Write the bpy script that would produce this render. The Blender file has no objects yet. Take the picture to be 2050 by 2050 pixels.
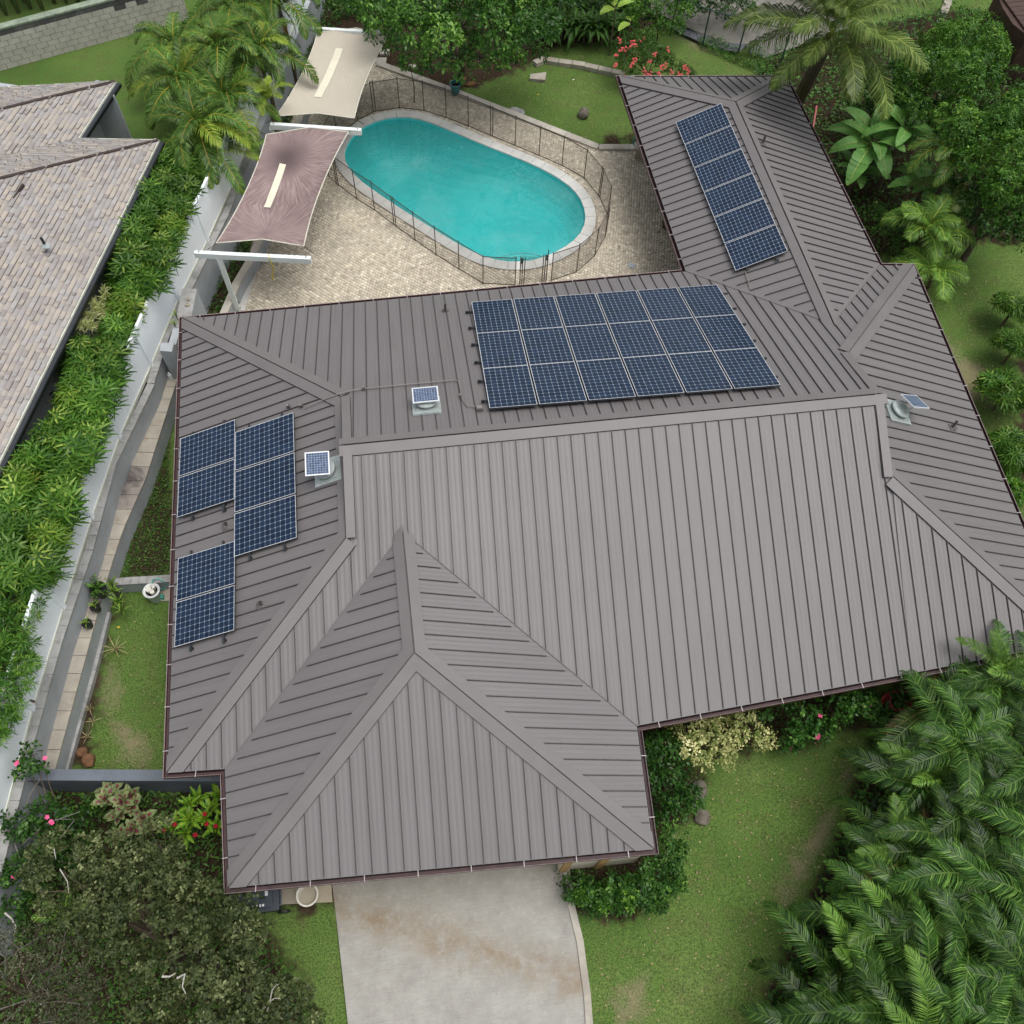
import bpy, bmesh, math, random
import numpy as np
from mathutils import Vector, Matrix, Euler
from mathutils.geometry import tessellate_polygon

rnd = random.Random(7)
sc = bpy.context.scene
col = sc.collection
R = math.radians

# ------------------------------------------------------------------ camera, sky, sun, exposure
CAM = np.array([-.163, -.105, 20.903]); YAW, PIT, ROL, FPX = .1808, 1.0617, .0568, 1745.7
cy_, sy_, cp_, sp_, cr_, sr_ = math.cos(YAW), math.sin(YAW), math.cos(PIT), math.sin(PIT), math.cos(ROL), math.sin(ROL)
_w = np.array([sy_*cp_, cy_*cp_, -sp_]); _r = np.array([cy_, -sy_, 0.]); _u = np.cross(_r, _w)
CR, CU, CW = cr_*_r + sr_*_u, -sr_*_r + cr_*_u, _w
cam_d = bpy.data.cameras.new('camera'); cam = bpy.data.objects.new('camera', cam_d); col.objects.link(cam)
cam_d.sensor_width = 36; cam_d.lens = 36*FPX/2050; cam_d.clip_start = .1; cam_d.clip_end = 500
cam.matrix_world = Matrix(((CR[0], CU[0], -CW[0], CAM[0]), (CR[1], CU[1], -CW[1], CAM[1]), (CR[2], CU[2], -CW[2], CAM[2]), (0, 0, 0, 1)))
sc.camera = cam

SUN_EL, SUN_AZ = 75, 105          # thin overcast, the bright part of the sky high and to the right
wd = bpy.data.worlds.new('World'); sc.world = wd; wd.use_nodes = True
wn = wd.node_tree; wn.nodes.clear()
sky = wn.nodes.new('ShaderNodeTexSky'); sky.sky_type = 'NISHITA'; sky.sun_disc = False
sky.sun_elevation = R(SUN_EL); sky.sun_rotation = R(SUN_AZ); sky.air_density = 1.; sky.dust_density = 6.; sky.ozone_density = 1.
hs = wn.nodes.new('ShaderNodeHueSaturation'); hs.inputs['Saturation'].default_value = .32
bg = wn.nodes.new('ShaderNodeBackground'); bg.inputs['Strength'].default_value = .15
wo = wn.nodes.new('ShaderNodeOutputWorld')
wn.links.new(sky.outputs[0], hs.inputs['Color']); wn.links.new(hs.outputs[0], bg.inputs[0]); wn.links.new(bg.outputs[0], wo.inputs[0])
sd = bpy.data.lights.new('sun', 'SUN'); sd.energy = 1.1; sd.angle = R(40); sd.color = (1, .975, .94)
sun = bpy.data.objects.new('sun', sd); col.objects.link(sun)
az = R(SUN_AZ)
sv = Vector((math.sin(az)*math.cos(R(SUN_EL)), math.cos(az)*math.cos(R(SUN_EL)), math.sin(R(SUN_EL))))
sun.rotation_euler = sv.to_track_quat('Z', 'Y').to_euler(); sun.location = (0, 0, 40)
sc.view_settings.view_transform = 'Standard'; sc.view_settings.look = 'None'
sc.view_settings.exposure = 0.12; sc.view_settings.gamma = 1; sc.view_settings.use_curve_mapping = False
try:
    sc.cycles.max_bounces = 6; sc.cycles.transparent_max_bounces = 12; sc.cycles.diffuse_bounces = 3
except Exception: pass

def at(u, v, z=0.):
    """surveyed point: where the sight line through photo pixel (u, v) meets the level z"""
    d = CW + (u-1025)/FPX*CR - (v-1025)/FPX*CU
    return CAM + (z-CAM[2])/d[2]*d
def at_plane(u, v, p, n):
    d = CW + (u-1025)/FPX*CR - (v-1025)/FPX*CU
    return CAM + ((p-CAM) @ n)/(d @ n)*d
def V3(p): return np.array(p, float)
def unit(v): v = np.asarray(v, float); return v/np.linalg.norm(v)

# ------------------------------------------------------------------ materials
class N:
    def __init__(s, name):
        s.m = bpy.data.materials.new(name); s.m.use_nodes = True; s.t = s.m.node_tree; s.t.nodes.clear()
        s.out = s.new('ShaderNodeOutputMaterial'); s.p = s.new('ShaderNodeBsdfPrincipled')
        s.link(s.p.outputs[0], s.out.inputs[0])
    def new(s, t, **k):
        n = s.t.nodes.new(t)
        for a, b in k.items(): setattr(n, a, b)
        return n
    def link(s, a, b): s.t.links.new(a, b)
    def set(s, **k):
        for a, b in k.items():
            i = s.p.inputs[a.replace('_', ' ')]
            if hasattr(b, 'links'): s.link(b, i)
            else: i.default_value = b
        return s
    def obj(s): return s.new('ShaderNodeTexCoord').outputs['Object']
    def geo(s): return s.new('ShaderNodeNewGeometry').outputs['Position']
    def uv(s): return s.new('ShaderNodeTexCoord').outputs['UV']
    def noise(s, vec, scale, detail=3., rough=.55, dist=0.):
        n = s.new('ShaderNodeTexNoise'); n.inputs['Scale'].default_value = scale; n.inputs['Detail'].default_value = detail
        n.inputs['Roughness'].default_value = rough; n.inputs['Distortion'].default_value = dist
        s.link(vec, n.inputs['Vector']); return n.outputs['Fac']
    def ramp(s, fac, stops):
        n = s.new('ShaderNodeValToRGB'); e = n.color_ramp.elements
        while len(e) < len(stops): e.new(.5)
        for i, (p, c) in enumerate(stops):
            e[i].position = p; c = (c, c, c) if isinstance(c, (int, float)) else c; e[i].color = (*c[:3], 1)
        s.link(fac, n.inputs[0]); return n.outputs[0]
    def mix(s, f, a, b, mode='MIX'):
        n = s.new('ShaderNodeMix', data_type='RGBA', blend_type=mode, clamp_factor=True)
        for x, i in ((f, 0), (a, 6), (b, 7)):
            if hasattr(x, 'links'): s.link(x, n.inputs[i])
            elif i: n.inputs[i].default_value = (*((x, x, x) if isinstance(x, (int, float)) else x), 1)
            else: n.inputs[i].default_value = x
        return n.outputs[2]
    def math(s, op, a, b=0., c=None):
        n = s.new('ShaderNodeMath', operation=op)
        for x, i in ((a, 0), (b, 1), (c, 2)):
            if x is None: continue
            if hasattr(x, 'links'): s.link(x, n.inputs[i])
            else: n.inputs[i].default_value = x
        return n.outputs[0]
    def attr(s, name, out='Fac'):
        n = s.new('ShaderNodeAttribute'); n.attribute_name = name; return n.outputs[out]
    def rand(s): return s.new('ShaderNodeObjectInfo').outputs['Random']
    def bump(s, h, strength=.3, dist=.02):
        n = s.new('ShaderNodeBump'); n.inputs['Strength'].default_value = strength; n.inputs['Distance'].default_value = dist
        s.link(h, n.inputs['Height']); s.link(n.outputs[0], s.p.inputs['Normal']); return s

def plain(name, c, rough=.6, metal=0., var=.12, scale=6., bump=0., objrand=0., spec=.5):
    n = N(name); g = n.geo(); f = n.noise(g, scale, 5, .6)
    lo = [x*(1-var) for x in c]; hi = [min(1, x*(1+var)) for x in c]
    cc = n.ramp(f, [(.3, lo), (.7, hi)])
    if objrand:
        k = n.math('MULTIPLY_ADD', n.rand(), objrand*2, 1-objrand)
        cc = n.mix(1., cc, k, 'MULTIPLY')
    n.set(Base_Color=cc, Roughness=rough, Metallic=metal)
    n.p.inputs['Specular IOR Level'].default_value = spec
    if bump: n.bump(n.noise(g, scale*6, 3), bump, .01)
    return n.m

def leaf(name, a, b, c=None, rough=.42, trans=.22, objrand=.25, vein=None, spec=.22):
    """a..b (..c) picked by the per-leaf value v, then lightened or darkened plant by plant"""
    n = N(name); v = n.attr('v')
    stops = [(0., a), (.6 if c else 1., b)] + ([(1., c)] if c else [])
    cc = n.ramp(v, stops)
    if vein:
        cc = n.mix(n.attr('rib'), cc, vein)
    k = n.math('MULTIPLY_ADD', n.rand(), objrand*2, 1-objrand)
    cc = n.mix(1., cc, k, 'MULTIPLY')
    n.set(Base_Color=cc, Roughness=rough); n.p.inputs['Specular IOR Level'].default_value = spec
    t = n.new('ShaderNodeBsdfTranslucent'); n.link(n.mix(1., cc, (1.15, 1.25, .6), 'MULTIPLY'), t.inputs[0])
    mx = n.new('ShaderNodeMixShader'); mx.inputs[0].default_value = trans
    n.link(n.p.outputs[0], mx.inputs[1]); n.link(t.outputs[0], mx.inputs[2]); n.link(mx.outputs[0], n.out.inputs[0])
    return n.m

M = {}
# standing seam metal: UV x runs across one pan, y up the slope
def roof_mat():
    n = N('painted_metal_roof'); g = n.geo()
    f = n.noise(g, .5, 5, .6); f2 = n.noise(g, 60, 2, .7); f3 = n.noise(g, 4., 4, .6)
    cc = n.ramp(f, [(.25, (.133, .124, .123)), (.75, (.153, .144, .143))])
    cc = n.mix(n.math('MULTIPLY', n.math('SUBTRACT', f3, .45), .8), cc, (.120, .108, .108))
    cc = n.mix(n.math('MULTIPLY', f2, .30), cc, (.24, .23, .24))
    sv_ = n.new('ShaderNodeVectorMath', operation='MULTIPLY'); n.link(n.uv(), sv_.inputs[0]); sv_.inputs[1].default_value = (1.6, .22, 1)
    sa_ = n.new('ShaderNodeVectorMath', operation='ADD'); n.link(sv_.outputs[0], sa_.inputs[0]); rc_ = n.new('ShaderNodeCombineXYZ'); n.link(n.math('MULTIPLY', n.rand(), 90.), rc_.inputs[0]); n.link(rc_.outputs[0], sa_.inputs[1])
    cc = n.mix(n.ramp(n.noise(sa_.outputs[0], 2., 4, .7), [(.50, 0.), (.70, .34)]), cc, (.105, .094, .092))
    cc = n.mix(n.ramp(n.noise(g, 11, 3, .8), [(.66, 0.), (.74, .35)]), cc, (.22, .21, .21))
    k = n.math('MULTIPLY_ADD', n.rand(), .07, .965); cc = n.mix(1., cc, k, 'MULTIPLY')
    x = n.new('ShaderNodeSeparateXYZ'); n.link(n.uv(), x.inputs[0])
    w = n.math('SINE', n.math('MULTIPLY', x.outputs[0], 2*math.pi*3))
    n.set(Base_Color=cc, Roughness=.5, Metallic=0.); n.p.inputs['Specular IOR Level'].default_value = .5
    n.bump(n.math('ADD', n.math('MULTIPLY', w, 1.), n.math('MULTIPLY', n.noise(g, 3., 2), .8)), .24, .008)
    return n.m
M['roof'] = roof_mat()
M['seam'] = plain('dirt_and_shade_seam_metal', (.052, .044, .045), .55, var=.3)  # rib shadow as well as dirt put into this dark seam colour
M['cap'] = plain('ridge_cap_metal', (.156, .145, .144), .5, var=.07, scale=1.5)
M['lip'] = plain('cap_lip_metal', (.065, .058, .058), .55, var=.2)  # shadow line along the cap edge put into a darker lip colour
M['gutter'] = plain('maroon_gutter_metal', (.085, .03, .03), .45, var=.35, scale=3)
M['gutin'] = plain('gutter_inside_metal', (.05, .022, .024), .6, var=.4, scale=5)
M['gutlip'] = plain('gutter_lip_metal', (.24, .19, .19), .5, var=.2)
M['strap'] = plain('galvanised_strap', (.36, .34, .34), .4)
M['wall'] = plain('cream_stucco', (.62, .57, .46), .85, var=.06, bump=.2)
M['ochre'] = plain('ochre_painted_trim', (.42, .27, .10), .7)
M['soffit'] = plain('soffit_board', (.3, .26, .22), .8)
M['alu'] = plain('silver_module_frame', (.72, .74, .76), .35, .3, var=.04)
M['rail'] = plain('dark_rail_metal', (.03, .035, .04), .5)
M['galv'] = plain('galvanised_steel', (.42, .47, .46), .38, .35, var=.15, scale=9)
M['pipe'] = plain('dark_vent_pipe', (.10, .09, .085), .6)
M['conduit'] = plain('painted_conduit', (.22, .20, .19), .45)

def cells_mat(nx, ny, name, dark, line):
    n = N(name); s = n.new('ShaderNodeSeparateXYZ'); n.link(n.uv(), s.inputs[0])
    def loc(o, k):
        f = n.math('FRACT', n.math('MULTIPLY', o, float(k))); return n.math('ABSOLUTE', n.math('SUBTRACT', f, .5))
    x, y = loc(s.outputs[0], nx), loc(s.outputs[1], ny)
    inx = n.math('LESS_THAN', x, .484); iny = n.math('LESS_THAN', y, .484)
    dia = n.math('LESS_THAN', n.math('ADD', x, y), .86)
    cell = n.math('MULTIPLY', n.math('MULTIPLY', inx, iny), dia)
    wn_ = n.new('ShaderNodeTexWhiteNoise'); fl = n.new('ShaderNodeVectorMath', operation='FLOOR')
    sc_ = n.new('ShaderNodeVectorMath', operation='MULTIPLY'); n.link(n.uv(), sc_.inputs[0]); sc_.inputs[1].default_value = (nx, ny, 1)
    n.link(sc_.outputs[0], fl.inputs[0]); ad = n.new('ShaderNodeVectorMath', operation='ADD')
    n.link(fl.outputs[0], ad.inputs[0]); n.link(n.rand(), ad.inputs[1]); n.link(ad.outputs[0], wn_.inputs['Vector'])
    dk = n.mix(n.math('MULTIPLY', wn_.outputs['Value'], .7), dark, [min(1, q*1.9+.004) for q in dark])
    cc = n.mix(cell, line, dk)
    n.set(Base_Color=cc, Roughness=.3); n.p.inputs['Specular IOR Level'].default_value = .2
    n.p.inputs['Coat Weight'].default_value = .22; n.p.inputs['Coat Roughness'].default_value = .06
    return n.m
M['cells'] = cells_mat(12, 8, 'mono_cell_laminate', (.004, .013, .034), (.33, .40, .46))
M['cells_small'] = cells_mat(9, 8, 'small_cell_laminate', (.05, .075, .13), (.55, .6, .66))

# ground
def ground_mat():
    n = N('lawn_and_soil'); g = n.geo()
    big = n.noise(g, .35, 5, .6); mid = n.noise(g, 2.2, 5, .65); fine = n.noise(g, 28, 4, .75); vf = n.noise(g, 90, 2, .8)
    grass = n.ramp(big, [(.30, (.084, .168, .034)), (.5, (.132, .228, .048)), (.72, (.19, .27, .075))])
    grass = n.mix(n.ramp(mid, [(.48, 0.), (.72, .75)]), grass, (.16, .165, .06))
    grass = n.mix(n.ramp(fine, [(.38, .9), (.62, 0.)]), grass, (.026, .055, .014))
    grass = n.mix(n.ramp(vf, [(.55, 0.), (.75, .6)]), grass, (.22, .23, .085))
    soil = n.ramp(n.noise(g, 9, 5, .7), [(.3, (.020, .013, .008)), (.6, (.052, .034, .022)), (.8, (.115, .075, .045))])
    soil = n.mix(n.ramp(n.noise(g, 45, 3, .7), [(.6, 0.), (.72, .7)]), soil, (.20, .14, .085))
    a = n.attr('soil'); k = n.math('ADD', a, n.math('MULTIPLY', n.math('SUBTRACT', n.math('ADD', n.math('MULTIPLY', mid, .6), n.math('MULTIPLY', fine, .4)), .5), 1.8))
    cc = n.mix(n.ramp(k, [(.42, 0.), (.62, 1.)]), grass, soil)
    pale = n.attr('pale'); pk = n.math('MULTIPLY', n.ramp(n.math('ADD', pale, n.math('MULTIPLY', n.math('SUBTRACT', n.math('ADD', n.math('MULTIPLY', mid, .5), n.math('MULTIPLY', fine, .5)), .5), 2.2)), [(.25, 0.), (.75, 1.)]), .62)
    cc = n.mix(pk, cc, (.29, .225, .155))
    n.set(Base_Color=cc, Roughness=.95); n.p.inputs['Specular IOR Level'].default_value = .12
    n.bump(n.math('ADD', n.noise(g, 60, 3, .7), n.math('MULTIPLY', mid, .8)), .6, .03)
    return n.m
M['ground'] = ground_mat()
M['soil'] = plain('dark_mulch', (.032, .022, .015), .95, var=.5, scale=12, bump=.6, spec=.1)

def conc(name, c, stain=None, rough=.85, sc1=1.3, amt=.5):
    n = N(name); g = n.geo()
    cc = n.ramp(n.noise(g, sc1, 6, .65), [(.3, [q*.80 for q in c]), (.7, [min(1, q*1.10) for q in c])])
    cc = n.mix(n.ramp(n.noise(g, 30, 4, .7), [(.3, .3), (.6, 0.)]), cc, [q*.55 for q in c])
    if stain: cc = n.mix(n.math('MULTIPLY', n.ramp(n.noise(g, sc1*.6, 4, .6, .6), [(.5, 0.), (.66, 1.)]), amt), cc, stain)
    n.set(Base_Color=cc, Roughness=rough); n.p.inputs['Specular IOR Level'].default_value = .25
    n.bump(n.noise(g, 40, 4, .7), .3, .006); return n.m
M['coping'] = conc('pale_limestone', (.58, .58, .55), (.46, .44, .40))
M['curb'] = conc('deck_kerb_stone', (.48, .45, .39), (.22, .2, .16))
M['slab'] = conc('travertine_slab', (.40, .37, .31), (.22, .17, .13), sc1=2.5)
M['darkslab'] = conc('stained_slab', (.30, .27, .24), (.06, .05, .05), sc1=2.5, amt=.8)
M['cmu'] = conc('grey_painted_block', (.40, .43, .45), (.30, .32, .33))
M['cmucap'] = conc('weathered_block_cap', (.34, .34, .33), (.12, .12, .11), sc1=4)
M['darkwall'] = conc('slate_painted_wall', (.15, .17, .20), (.10, .115, .13))
M['sandpad'] = conc('worn_pad_concrete', (.40, .36, .28), (.30, .24, .16))
M['block'] = conc('buff_concrete_block', (.56, .54, .48), (.42, .41, .37), sc1=3)
M['blockdark'] = conc('mildewed_block', (.10, .10, .10), (.19, .19, .175), sc1=3)
M['mortar'] = plain('brown_mortar', (.20, .165, .12), .95)
M['lichen'] = plain('mossy_coping', (.22, .27, .20), .9, var=.35, scale=4, bump=.4)
M['stone'] = plain('garden_rock', (.13, .115, .09), .9, var=.4, scale=5, bump=.6)
M['redrock'] = plain('russet_lava_rock', (.17, .085, .04), .95, var=.35, scale=6, bump=.8)
M['vinyl'] = plain('white_vinyl', (.86, .92, .95), .45, var=.03, scale=2)
M['vinylcap'] = plain('cream_vinyl_rail', (.62, .64, .54), .5, var=.06)
M['whitepaint'] = plain('white_painted_beam', (.74, .79, .78), .5, var=.05, scale=3)

def cobble_mat():
    n = N('cobble_stone'); v = n.attr('v'); g = n.geo()
    cc = n.ramp(v, [(0., (.24, .21, .165)), (.18, (.43, .385, .30)), (.5, (.57, .51, .405)), (.8, (.69, .62, .49)), (1., (.82, .76, .62))])
    cc = n.mix(n.ramp(n.noise(g, .55, 4, .6), [(.40, 0.), (.66, .25)]), cc, (.33, .31, .26))
    cc = n.mix(n.math('MULTIPLY', n.noise(g, 60, 3), .15), cc, (.14, .12, .1))
    n.set(Base_Color=cc, Roughness=.75); n.bump(n.noise(g, 70, 3), .3, .004); return n.m
M['cobble'] = cobble_mat()
M['joint'] = plain('sandy_joint', (.30, .265, .205), .95, var=.3, scale=6)

def drive_mat():
    n = N('driveway_concrete'); g = n.geo()
    cc = n.ramp(n.noise(g, 1.6, 7, .68), [(.28, (.27, .262, .24)), (.5, (.335, .328, .30)), (.74, (.40, .395, .365))])
    s = n.new('ShaderNodeSeparateXYZ'); n.link(g, s.inputs[0])
    # tyre and rust stain that swings from the garage corner out to the kerb
    xx = n.math('ADD', s.outputs[0], n.math('MULTIPLY', n.math('SUBTRACT', n.noise(g, .9, 4, .6), .5), 1.1))
    line = n.math('ADD', n.math('MULTIPLY', xx, -.40), .75)
    d = n.math('ABSOLUTE', n.math('SUBTRACT', s.outputs[1], line))
    m_ = n.math('MULTIPLY', n.ramp(d, [(.05, 1.), (.62, 0.)]), n.ramp(n.noise(g, 1.9, 5, .7), [(.33, 0.), (.62, 1.)]))
    cc = n.mix(n.math('MULTIPLY', m_, .95), cc, (.25, .19, .12))
    near = n.ramp(n.math('MULTIPLY', s.outputs[1], .4), [(.46, 0.), (.9, .65)])
    cc = n.mix(n.math('MULTIPLY', near, n.noise(g, 1.3, 5)), cc, (.20, .17, .12))
    cc = n.mix(n.ramp(n.noise(g, 4, 6, .75, 1.), [(.62, 0.), (.8, .6)]), cc, (.42, .42, .40))
    cc = n.mix(n.ramp(n.noise(g, 55, 3, .7), [(.3, .4), (.5, 0.)]), cc, (.17, .165, .155))
    cx_ = n.math('ADD', n.math('MULTIPLY', n.noise(g, 1.1, 6, .75), 1.3), n.math('MULTIPLY', s.outputs[1], .42))
    ck = n.math('ABSOLUTE', n.math('SUBTRACT', s.outputs[0], n.math('SUBTRACT', cx_, 1.55)))
    cc = n.mix(n.math('MULTIPLY', n.ramp(ck, [(.0, 1.), (.012, 0.)]), n.ramp(n.noise(g, .8, 2), [(.45, 0.), (.6, .55)])), cc, (.13, .115, .10))
    bs = n.new('ShaderNodeVectorMath', operation='MULTIPLY'); n.link(g, bs.inputs[0]); bs.inputs[1].default_value = (2., 26., 1)
    cc = n.mix(n.ramp(n.noise(bs.outputs[0], 1., 4, .7), [(.50, 0.), (.68, .22)]), cc, (.15, .14, .12))
    cc = n.mix(n.ramp(n.noise(g, 9, 6, .8), [(.54, 0.), (.66, .38)]), cc, (.45, .44, .41))
    cc = n.mix(n.ramp(n.noise(g, 14, 5, .8, .5), [(.56, 0.), (.68, .35)]), cc, (.16, .15, .13))
    n.set(Base_Color=cc, Roughness=.85); n.p.inputs['Specular IOR Level'].default_value = .25
    n.bump(n.noise(g, 50, 4, .7), .3, .005); return n.m
M['drive'] = drive_mat()

def plaster():
    n = N('turquoise_pool_plaster'); g = n.geo()
    cc = n.ramp(n.noise(g, .35, 4, .6), [(.3, (.035, .47, .48)), (.7, (.075, .60, .59))])
    n.set(Base_Color=cc, Roughness=.8); return n.m
M['plaster'] = plaster()
def water():
    n = N('pool_water'); g = n.geo(); n.t.nodes.remove(n.p)
    tr = n.new('ShaderNodeBsdfTransparent'); tr.inputs[0].default_value = (.50, .97, .97, 1)
    gl = n.new('ShaderNodeBsdfGlossy'); gl.inputs['Roughness'].default_value = .07; gl.inputs[0].default_value = (1, 1, 1, 1)
    fr = n.new('ShaderNodeFresnel'); fr.inputs['IOR'].default_value = 1.36
    b = n.new('ShaderNodeBump'); b.inputs['Strength'].default_value = .6; b.inputs['Distance'].default_value = .03
    h = n.math('ADD', n.noise(g, 14, 4, .65), n.math('MULTIPLY', n.noise(g, 2.2, 3), .9)); n.link(h, b.inputs['Height'])
    n.link(b.outputs[0], gl.inputs['Normal']); n.link(b.outputs[0], fr.inputs['Normal'])
    # diffuse speckle puts sky glints into the surface colour and veils the basin
    df = n.new('ShaderNodeBsdfDiffuse'); n.link(n.ramp(n.noise(g, 30, 3, .85), [(.40, (.015, .28, .28)), (.51, (.045, .42, .405)), (.60, (.14, .53, .51)), (.68, (.42, .74, .74))]), df.inputs[0]); n.link(n.mix(n.ramp(n.noise(g, .42, 3, .6), [(.46, 0.), (.66, .45)]), df.inputs[0].links[0].from_socket, (.26, .60, .58)), df.inputs[0])
    m1 = n.new('ShaderNodeMixShader'); n.link(n.math('MULTIPLY', n.ramp(n.noise(g, .6, 5, .7), [(.35, .6), (.65, 1.)]), n.ramp(n.noise(g, 38, 3, .8), [(.40, .35), (.70, .75)])), m1.inputs[0])
    n.link(tr.outputs[0], m1.inputs[1]); n.link(df.outputs[0], m1.inputs[2])
    m2 = n.new('ShaderNodeMixShader'); n.link(fr.outputs[0], m2.inputs[0]); n.link(m1.outputs[0], m2.inputs[1]); n.link(gl.outputs[0], m2.inputs[2])
    n.link(m2.outputs[0], n.out.inputs[0]); return n.m
M['water'] = water()
def net():
    n = N('dark_fence_netting'); n.set(Base_Color=(.05, .035, .028, 1), Roughness=.8)
    tr = n.new('ShaderNodeBsdfTransparent'); mx = n.new('ShaderNodeMixShader'); mx.inputs[0].default_value = .30
    n.link(tr.outputs[0], mx.inputs[1]); n.link(n.p.outputs[0], mx.inputs[2]); n.link(mx.outputs[0], n.out.inputs[0]); return n.m
M['net'] = net()
M['post'] = plain('bronze_fence_post', (.045, .022, .012), .4)
M['blackplastic'] = plain('black_plastic', (.012, .014, .014), .4)

def sail_mat(name, base, dirt, amount):
    n = N(name); uv = n.uv(); g = n.geo()
    def polar(cx, cy, k, rs):
        s = n.new('ShaderNodeSeparateXYZ'); n.link(uv, s.inputs[0])
        x = n.math('MULTIPLY', n.math('SUBTRACT', s.outputs[0], cx), 1.); y = n.math('MULTIPLY', n.math('SUBTRACT', s.outputs[1], cy), 1.8)
        a = n.math('ARCTAN2', y, x); r = n.math('SQRT', n.math('ADD', n.math('MULTIPLY', x, x), n.math('MULTIPLY', y, y)))
        c = n.new('ShaderNodeCombineXYZ'); n.link(n.math('COSINE', a), c.inputs[0]); n.link(n.math('SINE', a), c.inputs[1]); n.link(n.math('MULTIPLY', r, rs), c.inputs[2])
        sc_ = n.new('ShaderNodeVectorMath', operation='MULTIPLY'); n.link(c.outputs[0], sc_.inputs[0]); sc_.inputs[1].default_value = (k, k, 1)
        return n.noise(sc_.outputs[0], 1., 5, .7), r
    st, r = polar(.32, .80, 22, 3.5); st2, r2 = polar(.48, .10, 22, 3.5)
    streak = n.mix(n.math('LESS_THAN', n.math('MULTIPLY', r, .75), r2), st2, st)
    d = n.math('ADD', n.math('MULTIPLY', streak, 1.), n.math('MULTIPLY', n.noise(g, 1.1, 4), .35))
    cc = n.mix(n.math('MULTIPLY', n.ramp(d, [(.50, 0.), (.78, 1.)]), amount), base, dirt)
    if amount > .5:
        cc = n.mix(n.math('MULTIPLY', n.ramp(n.math('ADD', n.math('MINIMUM', r, n.math('ADD', r2, .22)), n.math('MULTIPLY', n.math('SUBTRACT', streak, .5), .5)), [(.05, 1.), (.34, 0.)]), .66), cc, (.030, .024, .028))
    cc = n.mix(n.ramp(n.noise(g, 70, 2, .7), [(.4, .14), (.6, 0.)]), cc, [q*.5 for q in dirt])
    n.set(Base_Color=cc, Roughness=.9); n.p.inputs['Specular IOR Level'].default_value = .1
    t = n.new('ShaderNodeBsdfTranslucent'); n.link(cc, t.inputs[0]); mx = n.new('ShaderNodeMixShader'); mx.inputs[0].default_value = .12
    n.link(n.p.outputs[0], mx.inputs[1]); n.link(t.outputs[0], mx.inputs[2]); n.link(mx.outputs[0], n.out.inputs[0]); return n.m
M['sail_a'] = sail_mat('cream_sail_cloth', (.58, .53, .44), (.42, .37, .31), .30)
M['sail_b'] = sail_mat('mildewed_sail_cloth', (.40, .31, .30), (.18, .125, .125), .80)
M['hem'] = plain('webbing_hem', (.62, .60, .50), .8)
M['strip'] = plain('cream_reinforcing_strip', (.66, .63, .50), .8, var=.05)
M['rope'] = plain('yellow_rope', (.55, .42, .04), .8)
M['string'] = plain('black_cord', (.02, .02, .02), .7)

def shingle_mat():
    n = N('asphalt_shingle'); v = n.attr('v'); g = n.geo()
    cc = n.ramp(v, [(0., (.29, .26, .245)), (.25, (.32, .305, .30)), (.45, (.42, .375, .32)), (.62, (.35, .34, .34)), (.8, (.46, .405, .345)), (1., (.40, .39, .385))])
    cc = n.mix(n.math('MULTIPLY', n.noise(g, 50, 3, .8), .4), cc, (.24, .22, .21))
    cc = n.mix(n.ramp(n.noise(g, .6, 3), [(.4, 0.), (.7, .25)]), cc, (.40, .38, .36))
    n.set(Base_Color=cc, Roughness=.95); n.p.inputs['Specular IOR Level'].default_value = .15; return n.m
M['shingle'] = shingle_mat()
M['shingleedge'] = plain('shingle_butt', (.05, .035, .03), .95)
M['teal'] = plain('teal_hose', (.05, .36, .30), .5)
M['tealpot'] = plain('turquoise_glazed_pot', (.03, .16, .17), .25, var=.3)
M['white'] = plain('white_enamel', (.72, .74, .74), .35)
M['whitepot'] = plain('cream_resin_pot', (.66, .64, .56), .5)
M['bark'] = plain('brown_bark', (.10, .075, .05), .9, var=.4, scale=10, bump=.7)
M['greybark'] = plain('grey_twig', (.16, .15, .13), .9, var=.3, scale=9)
M['palebark'] = plain('pale_dead_branch', (.42, .40, .36), .9, var=.25, scale=9)
M['cartlid'] = plain('slate_cart_plastic', (.045, .058, .075), .4, var=.2)
M['cartbody'] = plain('dark_cart_plastic', (.025, .03, .038), .5, var=.2)
M['timber'] = plain('dark_stained_timber', (.055, .028, .02), .7, var=.3, scale=3)
M['redmetal'] = plain('red_tool_paint', (.35, .04, .03), .5)
M['greenfence'] = plain('green_chainlink_post', (.02, .06, .045), .5)
def link_net():
    n = N('chainlink_netting'); n.set(Base_Color=(.02, .05, .04, 1), Roughness=.7)
    tr = n.new('ShaderNodeBsdfTransparent'); mx = n.new('ShaderNodeMixShader'); mx.inputs[0].default_value = .15
    n.link(tr.outputs[0], mx.inputs[1]); n.link(n.p.outputs[0], mx.inputs[2]); n.link(mx.outputs[0], n.out.inputs[0]); return n.m
M['linknet'] = link_net()
M['gravelslope'] = conc('grey_scree', (.20, .19, .17), (.08, .08, .07), sc1=3)
M['stream'] = plain('wet_pebble_bed', (.10, .105, .12), .25, var=.8, scale=14, bump=.6)
M['flower_red'] = plain('coral_red_petal', (.50, .07, .065), .6, var=.25)
M['flower_pink'] = plain('pink_petal', (.75, .10, .26), .6, var=.2)
M['flower_crimson'] = plain('crimson_bract', (.42, .01, .03), .5)

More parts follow.
